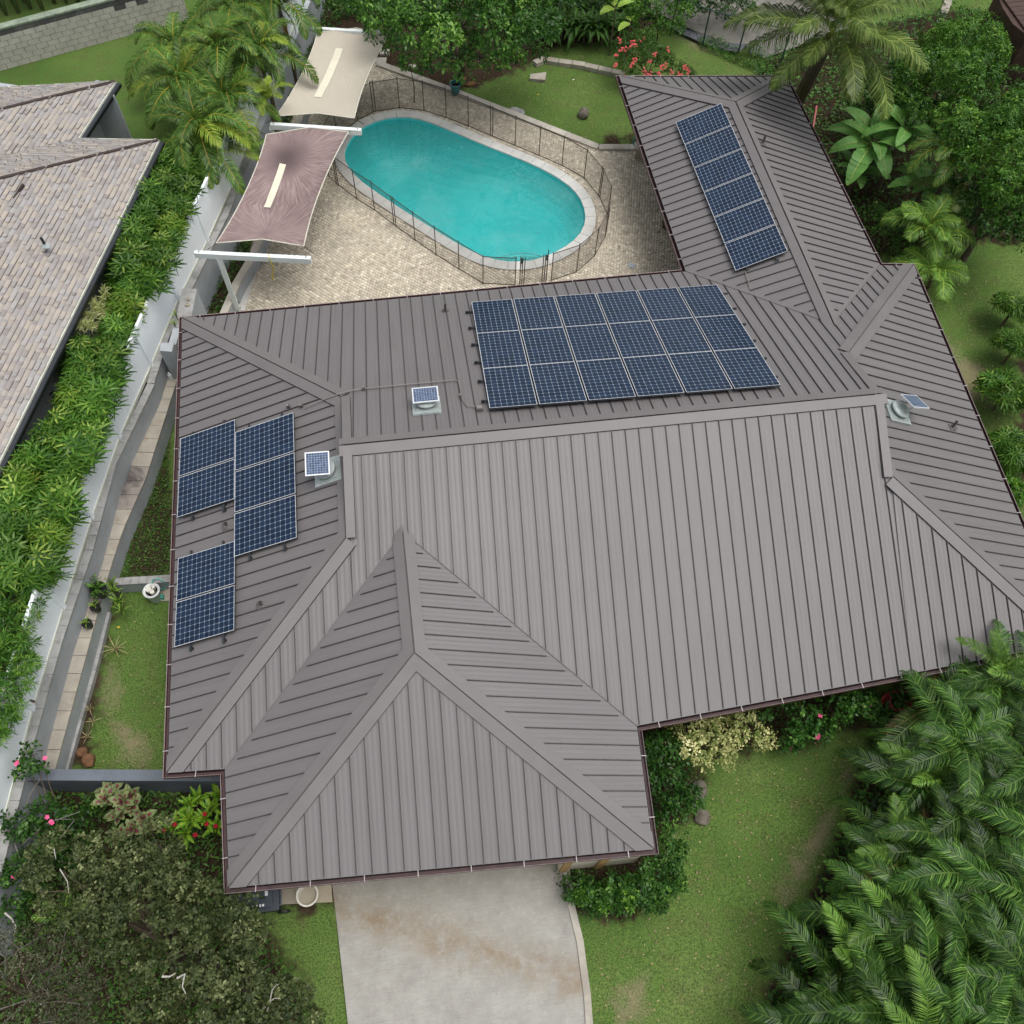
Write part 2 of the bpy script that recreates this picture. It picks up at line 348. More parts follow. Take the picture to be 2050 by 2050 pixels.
# foliage
L = {}
L['palm'] = leaf('palm_green', (.026, .068, .010), (.075, .160, .022), (.19, .31, .055), objrand=.3)
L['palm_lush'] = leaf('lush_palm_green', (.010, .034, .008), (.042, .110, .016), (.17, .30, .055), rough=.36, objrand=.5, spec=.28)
L['palm_bright'] = leaf('bright_palm_green', (.05, .12, .018), (.12, .24, .035), (.24, .38, .07), objrand=.3)
L['brown'] = leaf('browning_frond', (.07, .055, .025), (.16, .11, .05), (.26, .19, .09), objrand=.2)
L['palm_rib'] = leaf('palm_rachis', (.04, .09, .015), (.09, .15, .03), objrand=.3)
L['areca_rib'] = leaf('areca_rachis', (.16, .15, .02), (.32, .24, .03), objrand=.3)
L['palm_yel'] = leaf('yellowing_palm_green', (.08, .14, .014), (.18, .27, .03), (.32, .40, .06), objrand=.3)
L['dead'] = leaf('dead_orange_frond', (.17, .08, .02), (.40, .20, .04), (.50, .33, .12), objrand=.25)
L['coco'] = leaf('coconut_frond_green', (.042, .080, .014), (.11, .170, .034), (.28, .34, .10), objrand=.25, rough=.36)
L['rhapis'] = leaf('lady_palm_green', (.024, .080, .010), (.088, .200, .024), (.32, .42, .08), objrand=.25, rough=.38)
L['rhapis_yel'] = leaf('lady_palm_yellow_green', (.06, .14, .014), (.15, .27, .03), (.38, .44, .08), objrand=.15)
L['fern'] = leaf('feathery_green', (.026, .080, .014), (.075, .17, .028), (.20, .32, .06), objrand=.2)
L['citrus'] = leaf('glossy_tree_leaf', (.016, .055, .010), (.062, .155, .020), (.20, .36, .06), rough=.36, trans=.15)
L['tree'] = leaf('bright_tree_leaf', (.024, .080, .010), (.085, .205, .024), (.25, .43, .065), rough=.42)
L['ohia'] = leaf('grey_green_tree_leaf', (.020, .034, .010), (.085, .108, .036), (.27, .30, .14), rough=.55, trans=.12)
L['grey'] = leaf('grey_twiggy_leaf', (.05, .058, .03), (.12, .125, .07), (.24, .24, .16), rough=.6)
L['banana'] = leaf('banana_leaf', (.085, .22, .05), (.15, .33, .08), (.23, .44, .12), rough=.4, trans=.3, vein=(.34, .44, .12), objrand=.2)
L['bananalight'] = leaf('lime_banana_leaf', (.24, .38, .05), (.36, .54, .09), rough=.4, trans=.3, vein=(.4, .45, .15))
L['dark'] = leaf('dark_shrub_leaf', (.015, .052, .010), (.052, .138, .022), (.15, .29, .05), rough=.36)
L['varieg'] = leaf('cream_variegated_leaf', (.10, .16, .03), (.55, .53, .24), (.86, .82, .52), rough=.5)
L['spiky'] = leaf('cream_edged_spiky_leaf', (.14, .20, .05), (.46, .49, .20), (.74, .75, .40), rough=.5)
L['croton'] = leaf('maroon_and_green_leaf', (.13, .17, .06), (.23, .28, .12), (.38, .42, .20), rough=.42, vein=(.20, .05, .07))
L['crotony'] = leaf('yellow_edged_leaf', (.04, .15, .012), (.11, .27, .02), (.40, .44, .05), rough=.35)
L['heli'] = leaf('heliconia_leaf', (.06, .12, .03), (.12, .20, .055), (.24, .32, .10), rough=.42, trans=.3, vein=(.18, .25, .08))
L['straw'] = leaf('straw_leaf', (.16, .13, .07), (.30, .25, .14), (.42, .36, .2), rough=.8)

# ------------------------------------------------------------------ geometry helpers
def tag(o, label=None, cat=None, group=None, kind=None):
    for k, v in (('label', label), ('category', cat), ('group', group), ('kind', kind)):
        if v: o[k] = v
    return o
def link(o, parent=None):
    col.objects.link(o)
    if parent is not None: o.parent = parent
    return o
def empty(name, loc=(0, 0, 0), rz=0.):
    o = bpy.data.objects.new(name, None); o.location = tuple(map(float, loc)); o.rotation_euler = (0, 0, rz); o.empty_display_size = .2
    return link(o)

class MB:
    """collects polygons and builds them as one mesh; vertices are world (or local) metres"""
    def __init__(s): s.v = []; s.f = []; s.m = []; s.mats = []; s.uvs = []; s.att = []; s.rib = []
    def mi(s, m):
        if m not in s.mats: s.mats.append(m)
        return s.mats.index(m)
    def poly(s, pts, m, uv=None, a=0., rib=0.):
        b = len(s.v); s.v += [tuple(map(float, p)) for p in pts]; s.f.append(tuple(range(b, b+len(pts)))); s.m.append(s.mi(m))
        s.uvs += list(uv) if uv is not None else [(0., 0.)]*len(pts); s.att.append(a); s.rib.append(rib)
    def box(s, c, sx, sy, sz, m, rz=0., ax=None, top=None):
        """box centred at c; ax = three unit axes, else turned by rz"""
        c = V3(c)
        if ax is None:
            ca, sa = math.cos(rz), math.sin(rz); ax = (V3((ca, sa, 0)), V3((-sa, ca, 0)), V3((0, 0, 1)))
        X, Y, Z = V3(ax[0])*sx/2, V3(ax[1])*sy/2, V3(ax[2])*sz/2
        p = [c+i*X+j*Y+k*Z for k in (-1, 1) for j in (-1, 1) for i in (-1, 1)]
        for q, f in enumerate(((0, 2, 3, 1), (4, 5, 7, 6), (0, 1, 5, 4), (2, 6, 7, 3), (0, 4, 6, 2), (1, 3, 7, 5))):
            s.poly([p[i] for i in f], top if (top and q == 1) else m)
    def beam(s, a, b, w, h, m, up=(0, 0, 1)):
        a, b = V3(a), V3(b); d = unit(b-a); y = np.cross(up, d)
        if np.linalg.norm(y) < 1e-4: y = np.cross((1, 0, 0), d)
        y = unit(y); z = np.cross(d, y); s.box((a+b)/2, np.linalg.norm(b-a), w, h, m, ax=(d, y, z))
    def tube(s, pts, r, m, n=6, cap=True):
        pts = [V3(p) for p in pts]; rs = r if hasattr(r, '__len__') else [r]*len(pts); rings = []
        for i, p in enumerate(pts):
            d = unit(pts[min(i+1, len(pts)-1)]-pts[max(i-1, 0)]); q = (0, 0, 1) if abs(d[2]) < .9 else (1, 0, 0)
            x = unit(np.cross(q, d)); y = np.cross(d, x)
            rings.append([p+rs[i]*(math.cos(2*math.pi*k/n)*x+math.sin(2*math.pi*k/n)*y) for k in range(n)])
        for A, B in zip(rings, rings[1:]):
            for k in range(n): s.poly([A[k], A[(k+1) % n], B[(k+1) % n], B[k]], m)
        if cap: s.poly(rings[0][::-1], m); s.poly(rings[-1], m)
    def lathe(s, c, prof, m, n=20):
        c = V3(c); P = [[c+V3((r*math.cos(2*math.pi*k/n), r*math.sin(2*math.pi*k/n), z)) for k in range(n)] for r, z in prof]
        for A, B in zip(P, P[1:]):
            for k in range(n): s.poly([A[k], A[(k+1) % n], B[(k+1) % n], B[k]], m)
    def prism(s, pts, z0, z1, m, side=None):
        """vertical prism over a plan outline (counter-clockwise)"""
        side = side or m; n = len(pts)
        if sum(pts[i][0]*pts[(i+1) % n][1]-pts[(i+1) % n][0]*pts[i][1] for i in range(n)) < 0: pts = pts[::-1]
        s.poly([(p[0], p[1], z1) for p in pts], m); s.poly([(p[0], p[1], z0) for p in pts[::-1]], side)
        for i in range(n):
            a, b = pts[i], pts[(i+1) % n]; s.poly([(a[0], a[1], z0), (b[0], b[1], z0), (b[0], b[1], z1), (a[0], a[1], z1)], side)
    def mesh(s, name, smooth=False):
        me = bpy.data.meshes.new(name); me.from_pydata(s.v, [], s.f)
        for m in s.mats: me.materials.append(m)
        me.polygons.foreach_set('material_index', s.m)
        if any(u != (0., 0.) for u in s.uvs):
            me.uv_layers.new(name='UVMap').data.foreach_set('uv', np.array(s.uvs, 'f').ravel())
        for nm, arr in (('v', s.att), ('rib', s.rib)):
            if any(arr): me.attributes.new(nm, 'FLOAT', 'FACE').data.foreach_set('value', arr)
        if smooth: me.polygons.foreach_set('use_smooth', [True]*len(s.f))
        me.update(); return me
    def build(s, name, parent=None, smooth=False, weld=False):
        o = bpy.data.objects.new(name, s.mesh(name, smooth)); link(o, parent)
        if parent is not None and parent.type == 'EMPTY':      # vertices were given in world metres
            mw = Matrix.LocRotScale(parent.location, parent.rotation_euler, parent.scale)
            o.matrix_parent_inverse = mw.inverted()
        return o
def quickmesh(name, verts, faces, mats, att=None, mi=None, rib=None, smooth=False):
    """verts (n,3), faces (k,3 or 4) as arrays"""
    me = bpy.data.meshes.new(name); faces = np.asarray(faces); k = faces.shape[1]
    me.vertices.add(len(verts)); me.vertices.foreach_set('co', np.asarray(verts, 'f').ravel())
    me.loops.add(faces.size); me.loops.foreach_set('vertex_index', faces.astype('i').ravel())
    me.polygons.add(len(faces)); me.polygons.foreach_set('loop_start', (np.arange(len(faces))*k).astype('i'))
    try: me.polygons.foreach_set('loop_total', np.full(len(faces), k, 'i'))
    except Exception: pass
    for m in mats: me.materials.append(m)
    if mi is not None: me.polygons.foreach_set('material_index', np.asarray(mi, 'i'))
    if att is not None: me.attributes.new('v', 'FLOAT', 'FACE').data.foreach_set('value', np.asarray(att, 'f'))
    if rib is not None: me.attributes.new('rib', 'FLOAT', 'FACE').data.foreach_set('value', np.asarray(rib, 'f'))
    if smooth: me.polygons.foreach_set('use_smooth', [True]*len(faces))
    me.update(calc_edges=True); me.validate(); return me
def obj_of(me, name, parent=None, loc=None, rot=None, scale=None):
    o = bpy.data.objects.new(name, me); link(o, parent)
    if loc is not None: o.location = tuple(map(float, loc))
    if rot is not None: o.rotation_euler = rot
    if scale is not None: o.scale = (scale,)*3 if isinstance(scale, (int, float)) else scale
    return o
def offset(poly, d, closed=True):
    """mitred offset of a plan polyline to its right by d"""
    n = len(poly); out = []
    for i in range(n):
        p = V3(poly[i][:2]); a = V3(poly[i-1][:2]) if (closed or i) else None; b = V3(poly[(i+1) % n][:2]) if (closed or i < n-1) else None
        ns = []
        if a is not None: e = unit(p-a); ns.append(V3((e[1], -e[0])))
        if b is not None: e = unit(b-p); ns.append(V3((e[1], -e[0])))
        m = unit(sum(ns)); k = d/max(.3, m @ ns[0]); out.append(p+m*k)
    return out
def inside(pt, poly):
    x, y = pt[0], pt[1]; c = False; n = len(poly); j = n-1
    for i in range(n):
        xi, yi, xj, yj = poly[i][0], poly[i][1], poly[j][0], poly[j][1]
        if (yi > y) != (yj > y) and x < (xj-xi)*(y-yi)/(yj-yi)+xi: c = not c
        j = i
    return c
def inside_np(X, Y, poly):
    c = np.zeros(X.shape, bool); n = len(poly); j = n-1
    for i in range(n):
        xi, yi, xj, yj = poly[i][0], poly[i][1], poly[j][0], poly[j][1]
        t = ((yi > Y) != (yj > Y)) & (X < (xj-xi)*(Y-yi)/((yj-yi) if yj != yi else 1e-9)+xi); c ^= t; j = i
    return c
def dist_np(X, Y, poly, closed=True):
    d = np.full(X.shape, 1e9); n = len(poly)
    for i in range(n if closed else n-1):
        a, b = V3(poly[i][:2]), V3(poly[(i+1) % n][:2]); e = b-a; t = np.clip(((X-a[0])*e[0]+(Y-a[1])*e[1])/(e @ e+1e-12), 0, 1)
        d = np.minimum(d, np.hypot(X-a[0]-t*e[0], Y-a[1]-t*e[1]))
    return d
def clip(poly, n, c, keep_ge=True):
    """half-plane clip of a 3-D polygon by plan test n.p >= c"""
    out = []; k = len(poly)
    for i in range(k):
        a, b = poly[i], poly[(i+1) % k]; da = a[0]*n[0]+a[1]*n[1]-c; db = b[0]*n[0]+b[1]*n[1]-c
        if not keep_ge: da, db = -da, -db
        if da >= 0: out.append(a)
        if (da >= 0) != (db >= 0): t = da/(da-db); out.append(a+(b-a)*t)
    return out
def gpt(u, v, z=0.): return at(u, v, z)

# ------------------------------------------------------------------ the lie of the land
COPE_T, DECK_T = .055, .03
WATER = [(687, 312), (700, 284), (718, 265), (743, 250), (781, 240), (825, 239), (858, 249), (909, 270), (962, 293), (1016, 314), (1071, 337), (1125, 366), (1158, 395), (1172, 427), (1172, 456),
         (1154, 485), (1107, 514), (1075, 526), (1053, 531), (1017, 531), (987, 526), (962, 518), (935, 505), (908, 489), (845, 450), (781, 409), (720, 366), (694, 337)]
water_px = [gpt(u, v, -.08)[:2] for u, v in WATER]
def resample(poly, step):
    """closed Catmull-Rom through poly, even spacing"""
    P = [V3(p) for p in poly]; n = len(P); dense = []
    for i in range(n):
        a, b, c, d = P[i-1], P[i], P[(i+1) % n], P[(i+2) % n]
        for t in np.linspace(0, 1, 9)[:-1]:
            dense.append(.5*((2*b)+(-a+c)*t+(2*a-5*b+4*c-d)*t*t+(-a+3*b-3*c+d)*t**3))
    D = np.array(dense+[dense[0]]); s = np.r_[0, np.cumsum(np.linalg.norm(np.diff(D, axis=0), axis=1))]
    k = max(8, int(round(s[-1]/step))); q = np.linspace(0, s[-1], k+1)[:-1]
    return [V3((np.interp(t, s, D[:, 0]), np.interp(t, s, D[:, 1]))) for t in q]
def ccw(poly):
    a = sum(poly[i-1][0]*poly[i][1]-poly[i][0]*poly[i-1][1] for i in range(len(poly)))
    return poly if a > 0 else poly[::-1]
pool_in = ccw(resample(water_px, .42))
for _ in range(2): pool_in = [(pool_in[i-1]+2*pool_in[i]+pool_in[(i+1) % len(pool_in)])/4 for i in range(len(pool_in))]
pool_out = offset(pool_in, .36)
KERB = [gpt(*p, .03)[:2] for p in ((700, 88), (756, 129), (890, 177.5), (1040, 235), (1198, 297), (1290, 297))]
deck = ccw([gpt(*p, .03)[:2] for p in ((478, 625), (462, 660))] + [V3((2.4, 16.2)), V3((7.7, 16.6)), V3((9.3, 17.5)), V3((9.0, 25.4))] + KERB[::-1] +
           [gpt(*p, .03)[:2] for p in ((640, 90), (560, 300), (500, 500))])

# house corners (plan survey), eave 2.5 m
HP = dict(A=(-6.43, 16.99, 2.5), B=(-6.13, 4.75, 2.5), C=(-4.98, 4.68, 2.5), D=(-4.84, 2.39, 2.5), E=(3.48, 2.04, 2.5), F=(3.65, 4.51, 2.5),
          G=(13.89, 5.16, 2.5), H=(14.38, 16.81, 2.5), I=(13.43, 16.93, 2.5), J=(13.12, 25.71, 2.5), K=(7.47, 26.20, 2.5), L=(7.69, 17.28, 2.5),
          PW=(-2.03, 10.85, 4.73), PE=(10.46, 10.90, 4.70), GNW=(-2.08, 12.64, 4.10), GSW=(-2.11, 8.89, 4.10), GNE=(10.45, 12.66, 4.07), GSE=(10.31, 9.04, 4.06),
          RN=(-.90, 8.92, 4.08), RS=(-.86, 6.12, 4.08), WS=(10.64, 13.98, 3.62), WN=(10.37, 23.00, 3.62))
HP = {k: V3(v) for k, v in HP.items()}
LOOP = [HP[k] for k in 'ABCDEFGHIJKL']        # counter-clockwise: west side going south first

def pxpoly(pts, z=0.): return [gpt(u, v, z)[:2] for u, v in pts]
SOIL = [  # beds and bare ground
    pxpoly([(690, 20), (640, 60), (700, 90), (760, 125), (890, 172), (930, 178), (985, 160), (1050, 135), (1110, 95), (1250, 75), (1330, 60), (1340, -40), (690, -60)]),
    pxpoly([(1500, 160), (1560, 200), (1640, 350), (1730, 500), (1850, 535), (1960, 480), (2080, 500), (2080, 30), (1900, 20), (1700, 60), (1560, 100)]),
    pxpoly([(1260, 1440), (1270, 1470), (1310, 1690), (1330, 1800), (1240, 1850), (1120, 1800), (1100, 1700), (1280, 1690), (1380, 1640), (1420, 1560), (1380, 1530), (1500, 1500), (1600, 1500), (1740, 1440), (1800, 1380), (1500, 1380)]),
    pxpoly([(1790, 1380), (1720, 1520), (1690, 1640), (1640, 1750), (1590, 1860), (1540, 2000), (1500, 2120), (2300, 2200), (2300, 1200), (1900, 1250)]),
    pxpoly([(-40, 1590), (460, 1580), (470, 1790), (500, 1840), (560, 1900), (600, 1980), (640, 2110), (-300, 2200), (-200, 1650)]),
    pxpoly([(330, 700), (345, 1150), (240, 1155), (300, 950), (330, 800)]),
    pxpoly([(180, 1180), (235, 1200), (210, 1300), (200, 1400), (170, 1540), (120, 1545), (150, 1350)]),
    pxpoly([(2040, 700), (2080, 700), (2080, 1050), (2035, 960)]),
    pxpoly([(500, 300), (560, 130), (640, -40), (700, 30), (640, 90), (560, 300), (500, 500), (478, 640), (400, 620)]),
]
PALE = [pxpoly([(1700, 1560), (1650, 1700), (1600, 1790), (1560, 1830), (1580, 1740), (1660, 1620), (1730, 1500)]), 
        pxpoly([(225, 1440), (290, 1470), (300, 1530), (240, 1520)]), pxpoly([(215, 1330), (250, 1380), (225, 1420), (200, 1400)]), pxpoly([(1230, 1990), (1300, 1950), (1290, 2040), (1240, 2060)]), pxpoly([(1900, 680), (1990, 760), (1990, 820), (1920, 790)]),
        pxpoly([(1330, 40), (1400, 60), (1440, 110), (1380, 95)])]
def ground():
    xs = np.concatenate([np.arange(-60, -14, 3.), np.arange(-14, 20, .22), np.arange(20, 80, 3.)])
    ys = np.concatenate([np.arange(-30, -3, 2.5), np.arange(-3, 38, .22), np.arange(38, 100, 3.)])
    X, Y = np.meshgrid(xs, ys, indexing='ij'); ny = len(ys)
    soil = np.zeros(X.shape)
    for p in SOIL:
        d = dist_np(X, Y, p); soil = np.maximum(soil, np.clip(.5+np.where(inside_np(X, Y, p), d, -d)/1.1, 0, 1))
    # bare earth in the lee of the walls
    d = dist_np(X, Y, [p[:2] for p in LOOP]); soil = np.maximum(soil, np.clip(.75-d/1.0, 0, 1))
    pale = np.zeros(X.shape)
    for p in PALE:
        d = dist_np(X, Y, p); pale = np.maximum(pale, np.clip(.4+np.where(inside_np(X, Y, p), d, -d)/.9, 0, .75))
    Z = .02*np.sin(X*.7)*np.cos(Y*.6)-.02 + .012*np.sin(X*3.1+Y*2.3)
    V = np.stack([X, Y, Z], -1).reshape(-1, 3)
    i, j = np.meshgrid(np.arange(len(xs)-1), np.arange(ny-1), indexing='ij')
    a = (i*ny+j).ravel(); F = np.stack([a, a+ny, a+ny+1, a+1], 1)
    cx, cy = V[F].mean(1)[:, 0], V[F].mean(1)[:, 1]
    dk = offset(deck, -.5)
    keep = ~(inside_np(cx, cy, dk))
    # the buried part under the house goes too
    me = quickmesh('ground', V, F[keep], [M['ground']], smooth=True)
    me.attributes.new('soil', 'FLOAT', 'POINT').data.foreach_set('value', soil.ravel().astype('f'))
    me.attributes.new('pale', 'FLOAT', 'POINT').data.foreach_set('value', pale.ravel().astype('f'))
    tag(obj_of(me, 'ground'), kind='structure')
ground()

# deck bed with a hole for the pool
mb = MB(); mid = offset(pool_in, .2)
outer = [Vector((p[0], p[1], 0)) for p in deck]; hole = [Vector((p[0], p[1], 0)) for p in mid]
tris = tessellate_polygon([outer, hole[::-1]]); allp = outer+hole[::-1]
me = bpy.data.meshes.new('deck_bed'); me.from_pydata([(p.x, p.y, .006) for p in allp], [], [tuple(t) for t in tris]); me.materials.append(M['joint']); me.update()
bpy_deck = obj_of(me, 'patio_bed'); tag(bpy_deck, kind='structure')
# cobbles, each its own little raised setts, laid in wavering rows that follow the pool's long axis
def cobbles():
    p = .102; ang = R(-41); ca, sa = math.cos(ang), math.sin(ang)
    rng = np.random.default_rng(3)
    U, W = np.meshgrid(np.arange(-22, 22, p), np.arange(-22, 22, p), indexing='ij')
    U = U + (np.round(W/p) % 2)[...]*p*.5; U = U.ravel(); W = W.ravel()
    W = W + .05*np.sin(U*1.3)
    cx = 2.4+U*ca-W*sa; cy = 23.5+U*sa+W*ca
    kerb_in = offset(deck, -.02); m = inside_np(cx, cy, kerb_in) & ~inside_np(cx, cy, offset(pool_in, .40))
    cx, cy = cx[m], cy[m]; n = len(cx)
    hw = p*.5*rng.uniform(.82, .97, n); hh = p*.5*rng.uniform(.80, .97, n); th = ang+rng.normal(0, .06, n); z = DECK_T+rng.normal(0, .0025, n)
    c, s = np.cos(th), np.sin(th); V = np.zeros((n, 8, 3))
    for k, (a, b) in enumerate(((-1, -1), (1, -1), (1, 1), (-1, 1))):
        for lvl, (sc_, zz) in enumerate(((1., .004+z*0), (.86, z))):
            x, y = a*hw*sc_, b*hh*sc_; V[:, k+4*lvl] = np.stack([cx+x*c-y*s, cy+x*s+y*c, zz], -1)
    base = (np.arange(n)*8)[:, None, None]; f = np.array([(4, 5, 6, 7), (0, 1, 5, 4), (1, 2, 6, 5), (2, 3, 7, 6), (3, 0, 4, 7)])
    F = (base+f[None]).reshape(-1, 4); v = np.clip(rng.beta(3.2, 3.2, n)+(rng.random(n) < .05)*.4+.06, 0, 1)
    o = obj_of(quickmesh('cobble_paving', V.reshape(-1, 3), F, [M['cobble']], att=np.repeat(v, 5)), 'cobble_paving')
    tag(o, 'small buff and grey cobbles paving the ground around the pool', 'paving', kind='stuff')
cobbles()
# kerb along the lawn, stone by stone
kr = empty('deck_kerb', (*KERB[2], 0)); tag(kr, 'pale stone kerb between the cobbled pool deck and the back lawn', 'kerb')
for a, b in zip(KERB[1:], KERB[2:]):
    L_ = np.linalg.norm(b-a); k = max(1, round(L_/.62)); e = unit(b-a)
    for i in range(k):
        c = a+(b-a)*(i+.5)/k; mb = MB(); mb.box((c[0], c[1], .055), L_/k-.012, .26, .11, M['curb'], rz=math.atan2(e[1], e[0])+rnd.uniform(-.006, .006)); mb.build('kerb_stone', kr)

# pool
pc = np.mean(pool_in, 0); pool = empty('swimming_pool', (pc[0], pc[1], 0)); tag(pool, 'oval swimming pool with turquoise water and pale stone coping', 'swimming pool')
n = len(pool_in)
for i in range(n):
    a, b, c, d = pool_in[i], pool_in[(i+1) % n], pool_out[(i+1) % n], pool_out[i]; g = .006
    e = unit(b-a)*g; mb = MB(); mb.prism([a+e, b-e, c-e, d+e], -.0, COPE_T+rnd.uniform(-.003, .003), M['coping']); mb.build('coping_stone', pool)
dirx = unit(V3((5.4, 21.4))-V3((-1.5, 26.6)))
def depth(p): t = (V3(p[:2])-pc) @ dirx; k_ = np.clip((-t+1.0)/3.4, 0, 1); return -1.15-.75*k_*k_*(3-2*k_)
mb = MB(); rings = []
for d_, f_ in ((0, 0.), (-.03, .35), (-.10, .58), (-.25, .76), (-.48, .90), (-.80, .975), (-1.2, 1.)):
    rings.append([V3((p[0], p[1], depth(p)*f_)) for p in offset(pool_in, d_)])
for A_, B_ in zip(rings, rings[1:]):
    for i in range(n): j = (i+1) % n; mb.poly([A_[i], A_[j], B_[j], B_[i]], M['plaster'])
mb.build('basin_wall', pool, smooth=True)
me_ = pool.children[-1] if False else None
mb = MB(); F3 = [V3((p[0], p[1], 0)) for p in offset(pool_in, -1.2)]
for t0 in np.arange(-6, 6, .4):
    q = clip(clip(F3, dirx, pc @ dirx+t0), dirx, pc @ dirx+t0+.4, False)
    if len(q) > 2: mb.poly([(p[0], p[1], depth(p)) for p in q], M['plaster'])
mb.build('basin_floor', pool, smooth=True)
mb = MB(); mb.poly([(p[0], p[1], -.08) for p in offset(pool_in, .02)], M['water']); mb.build('water_surface', pool)
# three curved steps at the gate end
sc0 = gpt(1050, 534, 0)[:2]
for k, rr in enumerate((1.35, 1.0, .65)):
    mb = MB(); ring = [sc0+rr*V3((math.cos(t), math.sin(t))) for t in np.linspace(0, 2*math.pi, 33)[:-1]]
    ring = [p for p in ring if inside(p, pool_in)]
    if len(ring) > 3:
        cen = np.mean(ring, 0); ring.sort(key=lambda p: math.atan2(p[1]-cen[1], p[0]-cen[0])); mb.prism(ring, -1.2, -.72+.2*k, M['plaster']); mb.build('pool_step', pool)
        mb = MB(); arc = sorted([p for p in ring], key=lambda p: math.atan2(p[1]-sc0[1], p[0]-sc0[0]))
        mb.tube([(p[0], p[1], -.70+.2*k) for p in arc if np.linalg.norm(p-sc0) > rr-.02], .022, M['coping'], 5); mb.build('step_edge', pool)

# pool fence: netting panels between bronze posts
FP = [(658, 353), (676, 369.6), (714, 398), (750, 421), (791, 452), (831, 481), (873, 510), (919, 539), (967, 568), (1031, 571), (1040, 571), (1093, 564), (1103, 562), (1154, 545), (1190.6, 512.7), (1212, 473), (1216, 430),
      (1199.6, 394), (1169, 357), (1125, 331.5), (1079, 311.6), (1031, 291.7), (984, 272.5), (937.7, 253), (893.5, 236), (849, 221.7), (800, 216), (750, 224), (716, 241), (676, 275), (655, 315)]
DOUBLE = {1, 4, 22, 17, 27}
fr = empty('pool_fence', (*gpt(*FP[8], 0)[:2], 0)); tag(fr, 'removable pool safety fence with bronze posts and dark netting around the pool', 'fence')
FW = [gpt(u, v, DECK_T)[:2] for u, v in FP]; HF = 1.2
for i, p in enumerate(FW):
    e = unit(FW[(i+1) % len(FW)]-FW[i-1])
    for q in ([p] if i not in DOUBLE else [p-e*.05, p+e*.05]):
        mb = MB(); mb.tube([(q[0], q[1], .0), (q[0], q[1], DECK_T+HF+.03)], .016, M['post'], 6); mb.build('post', fr)
for i in range(len(FW)):
    a, b = FW[i], FW[(i+1) % len(FW)]
    if i in (9, 10, 11): continue
    mb = MB(); mb.poly([(a[0], a[1], .06), (b[0], b[1], .06), (b[0], b[1], HF), (a[0], a[1], HF)], M['net']); pn = mb.build('netting', fr)
    mb = MB(); mb.beam((a[0], a[1], HF), (b[0], b[1], HF), .012, .022, M['post']); mb.build('top_hem', fr)
    mb = MB(); mb.beam((a[0], a[1], .05), (b[0], b[1], .05), .012, .022, M['post']); mb.build('bottom_hem', fr)
a, b = FW[10], FW[11]
gt = bpy.data.objects.new('gate', None); link(gt, fr); gt.matrix_parent_inverse = Matrix.Translation(fr.location).inverted()
def gpart(mb, nm):
    o = obj_of(mb.mesh(nm), nm, gt); return o
mb = MB(); mb.poly([(a[0], a[1], .08), (b[0], b[1], .08), (b[0], b[1], HF-.02), (a[0], a[1], HF-.02)], M['net']); gpart(mb, 'netting')
for q in (a+unit(b-a)*.07, a+unit(b-a)*.14, b-unit(b-a)*.07, b-unit(b-a)*.14):
    mb = MB(); mb.tube([(q[0], q[1], .05), (q[0], q[1], HF+.02)], .015, M['post'], 6); gpart(mb, 'gate_stile')
for q in (a+unit(b-a)*.03, b-unit(b-a)*.03):
    for z in (1.02, 1.14):
        mb = MB(); mb.box((q[0], q[1], z), .08, .05, .06, M['blackplastic'], rz=.1); gpart(mb, 'latch')
mb = MB(); mb.tube([(b[0], b[1], .05), (b[0], b[1], 1.4)], .016, M['blackplastic'], 6); gpart(mb, 'latch_post')

# ------------------------------------------------------------------ the house
house = empty('house', (4, 11, 0)); tag(house, 'large single-storey house under a grey-brown standing seam metal hip roof', 'house')
PAN = .312
PLANES = {
    'north': (['A', 'L', 'WS', 'I', 'H', 'GNE', 'PE', 'PW', 'GNW'], (0., -1.)),
    'west': (['B', 'A', 'GNW', 'GSW'], (1., .02)),
    'south': (['C', 'B', 'GSW', 'PW', 'PE', 'GSE', 'G', 'F', 'RN'], (.045, 1.)),
    'east': (['H', 'G', 'GSE', 'GNE'], (-1., .045)),
    'garage_west': (['D', 'C', 'RN', 'RS'], (1., .03)),
    'garage_south': (['E', 'D', 'RS'], (.03, 1.)),
    'garage_east': (['F', 'E', 'RS', 'RN'], (-1., .06)),
    'wing_west': (['L', 'K', 'WN', 'WS'], (1., -.02)),
    'wing_north': (['K', 'J', 'WN'], (-.02, -1.)),
    'wing_east': (['J', 'I', 'WS', 'WN'], (-1., .01)),
}
VALLEY = [('C', 'RN'), ('F', 'RN'), ('L', 'WS'), ('I', 'WS')]
INSET = {'garage_west', 'garage_east', 'wing_west', 'wing_east'}
def near_seg(p, a, b):
    a, b = HP[a][:2], HP[b][:2]; e = b-a; t = np.clip((p[:2]-a) @ e/(e @ e), 0, 1); return np.linalg.norm(p[:2]-a-t*e) < .03
slopes = {}; panels = []
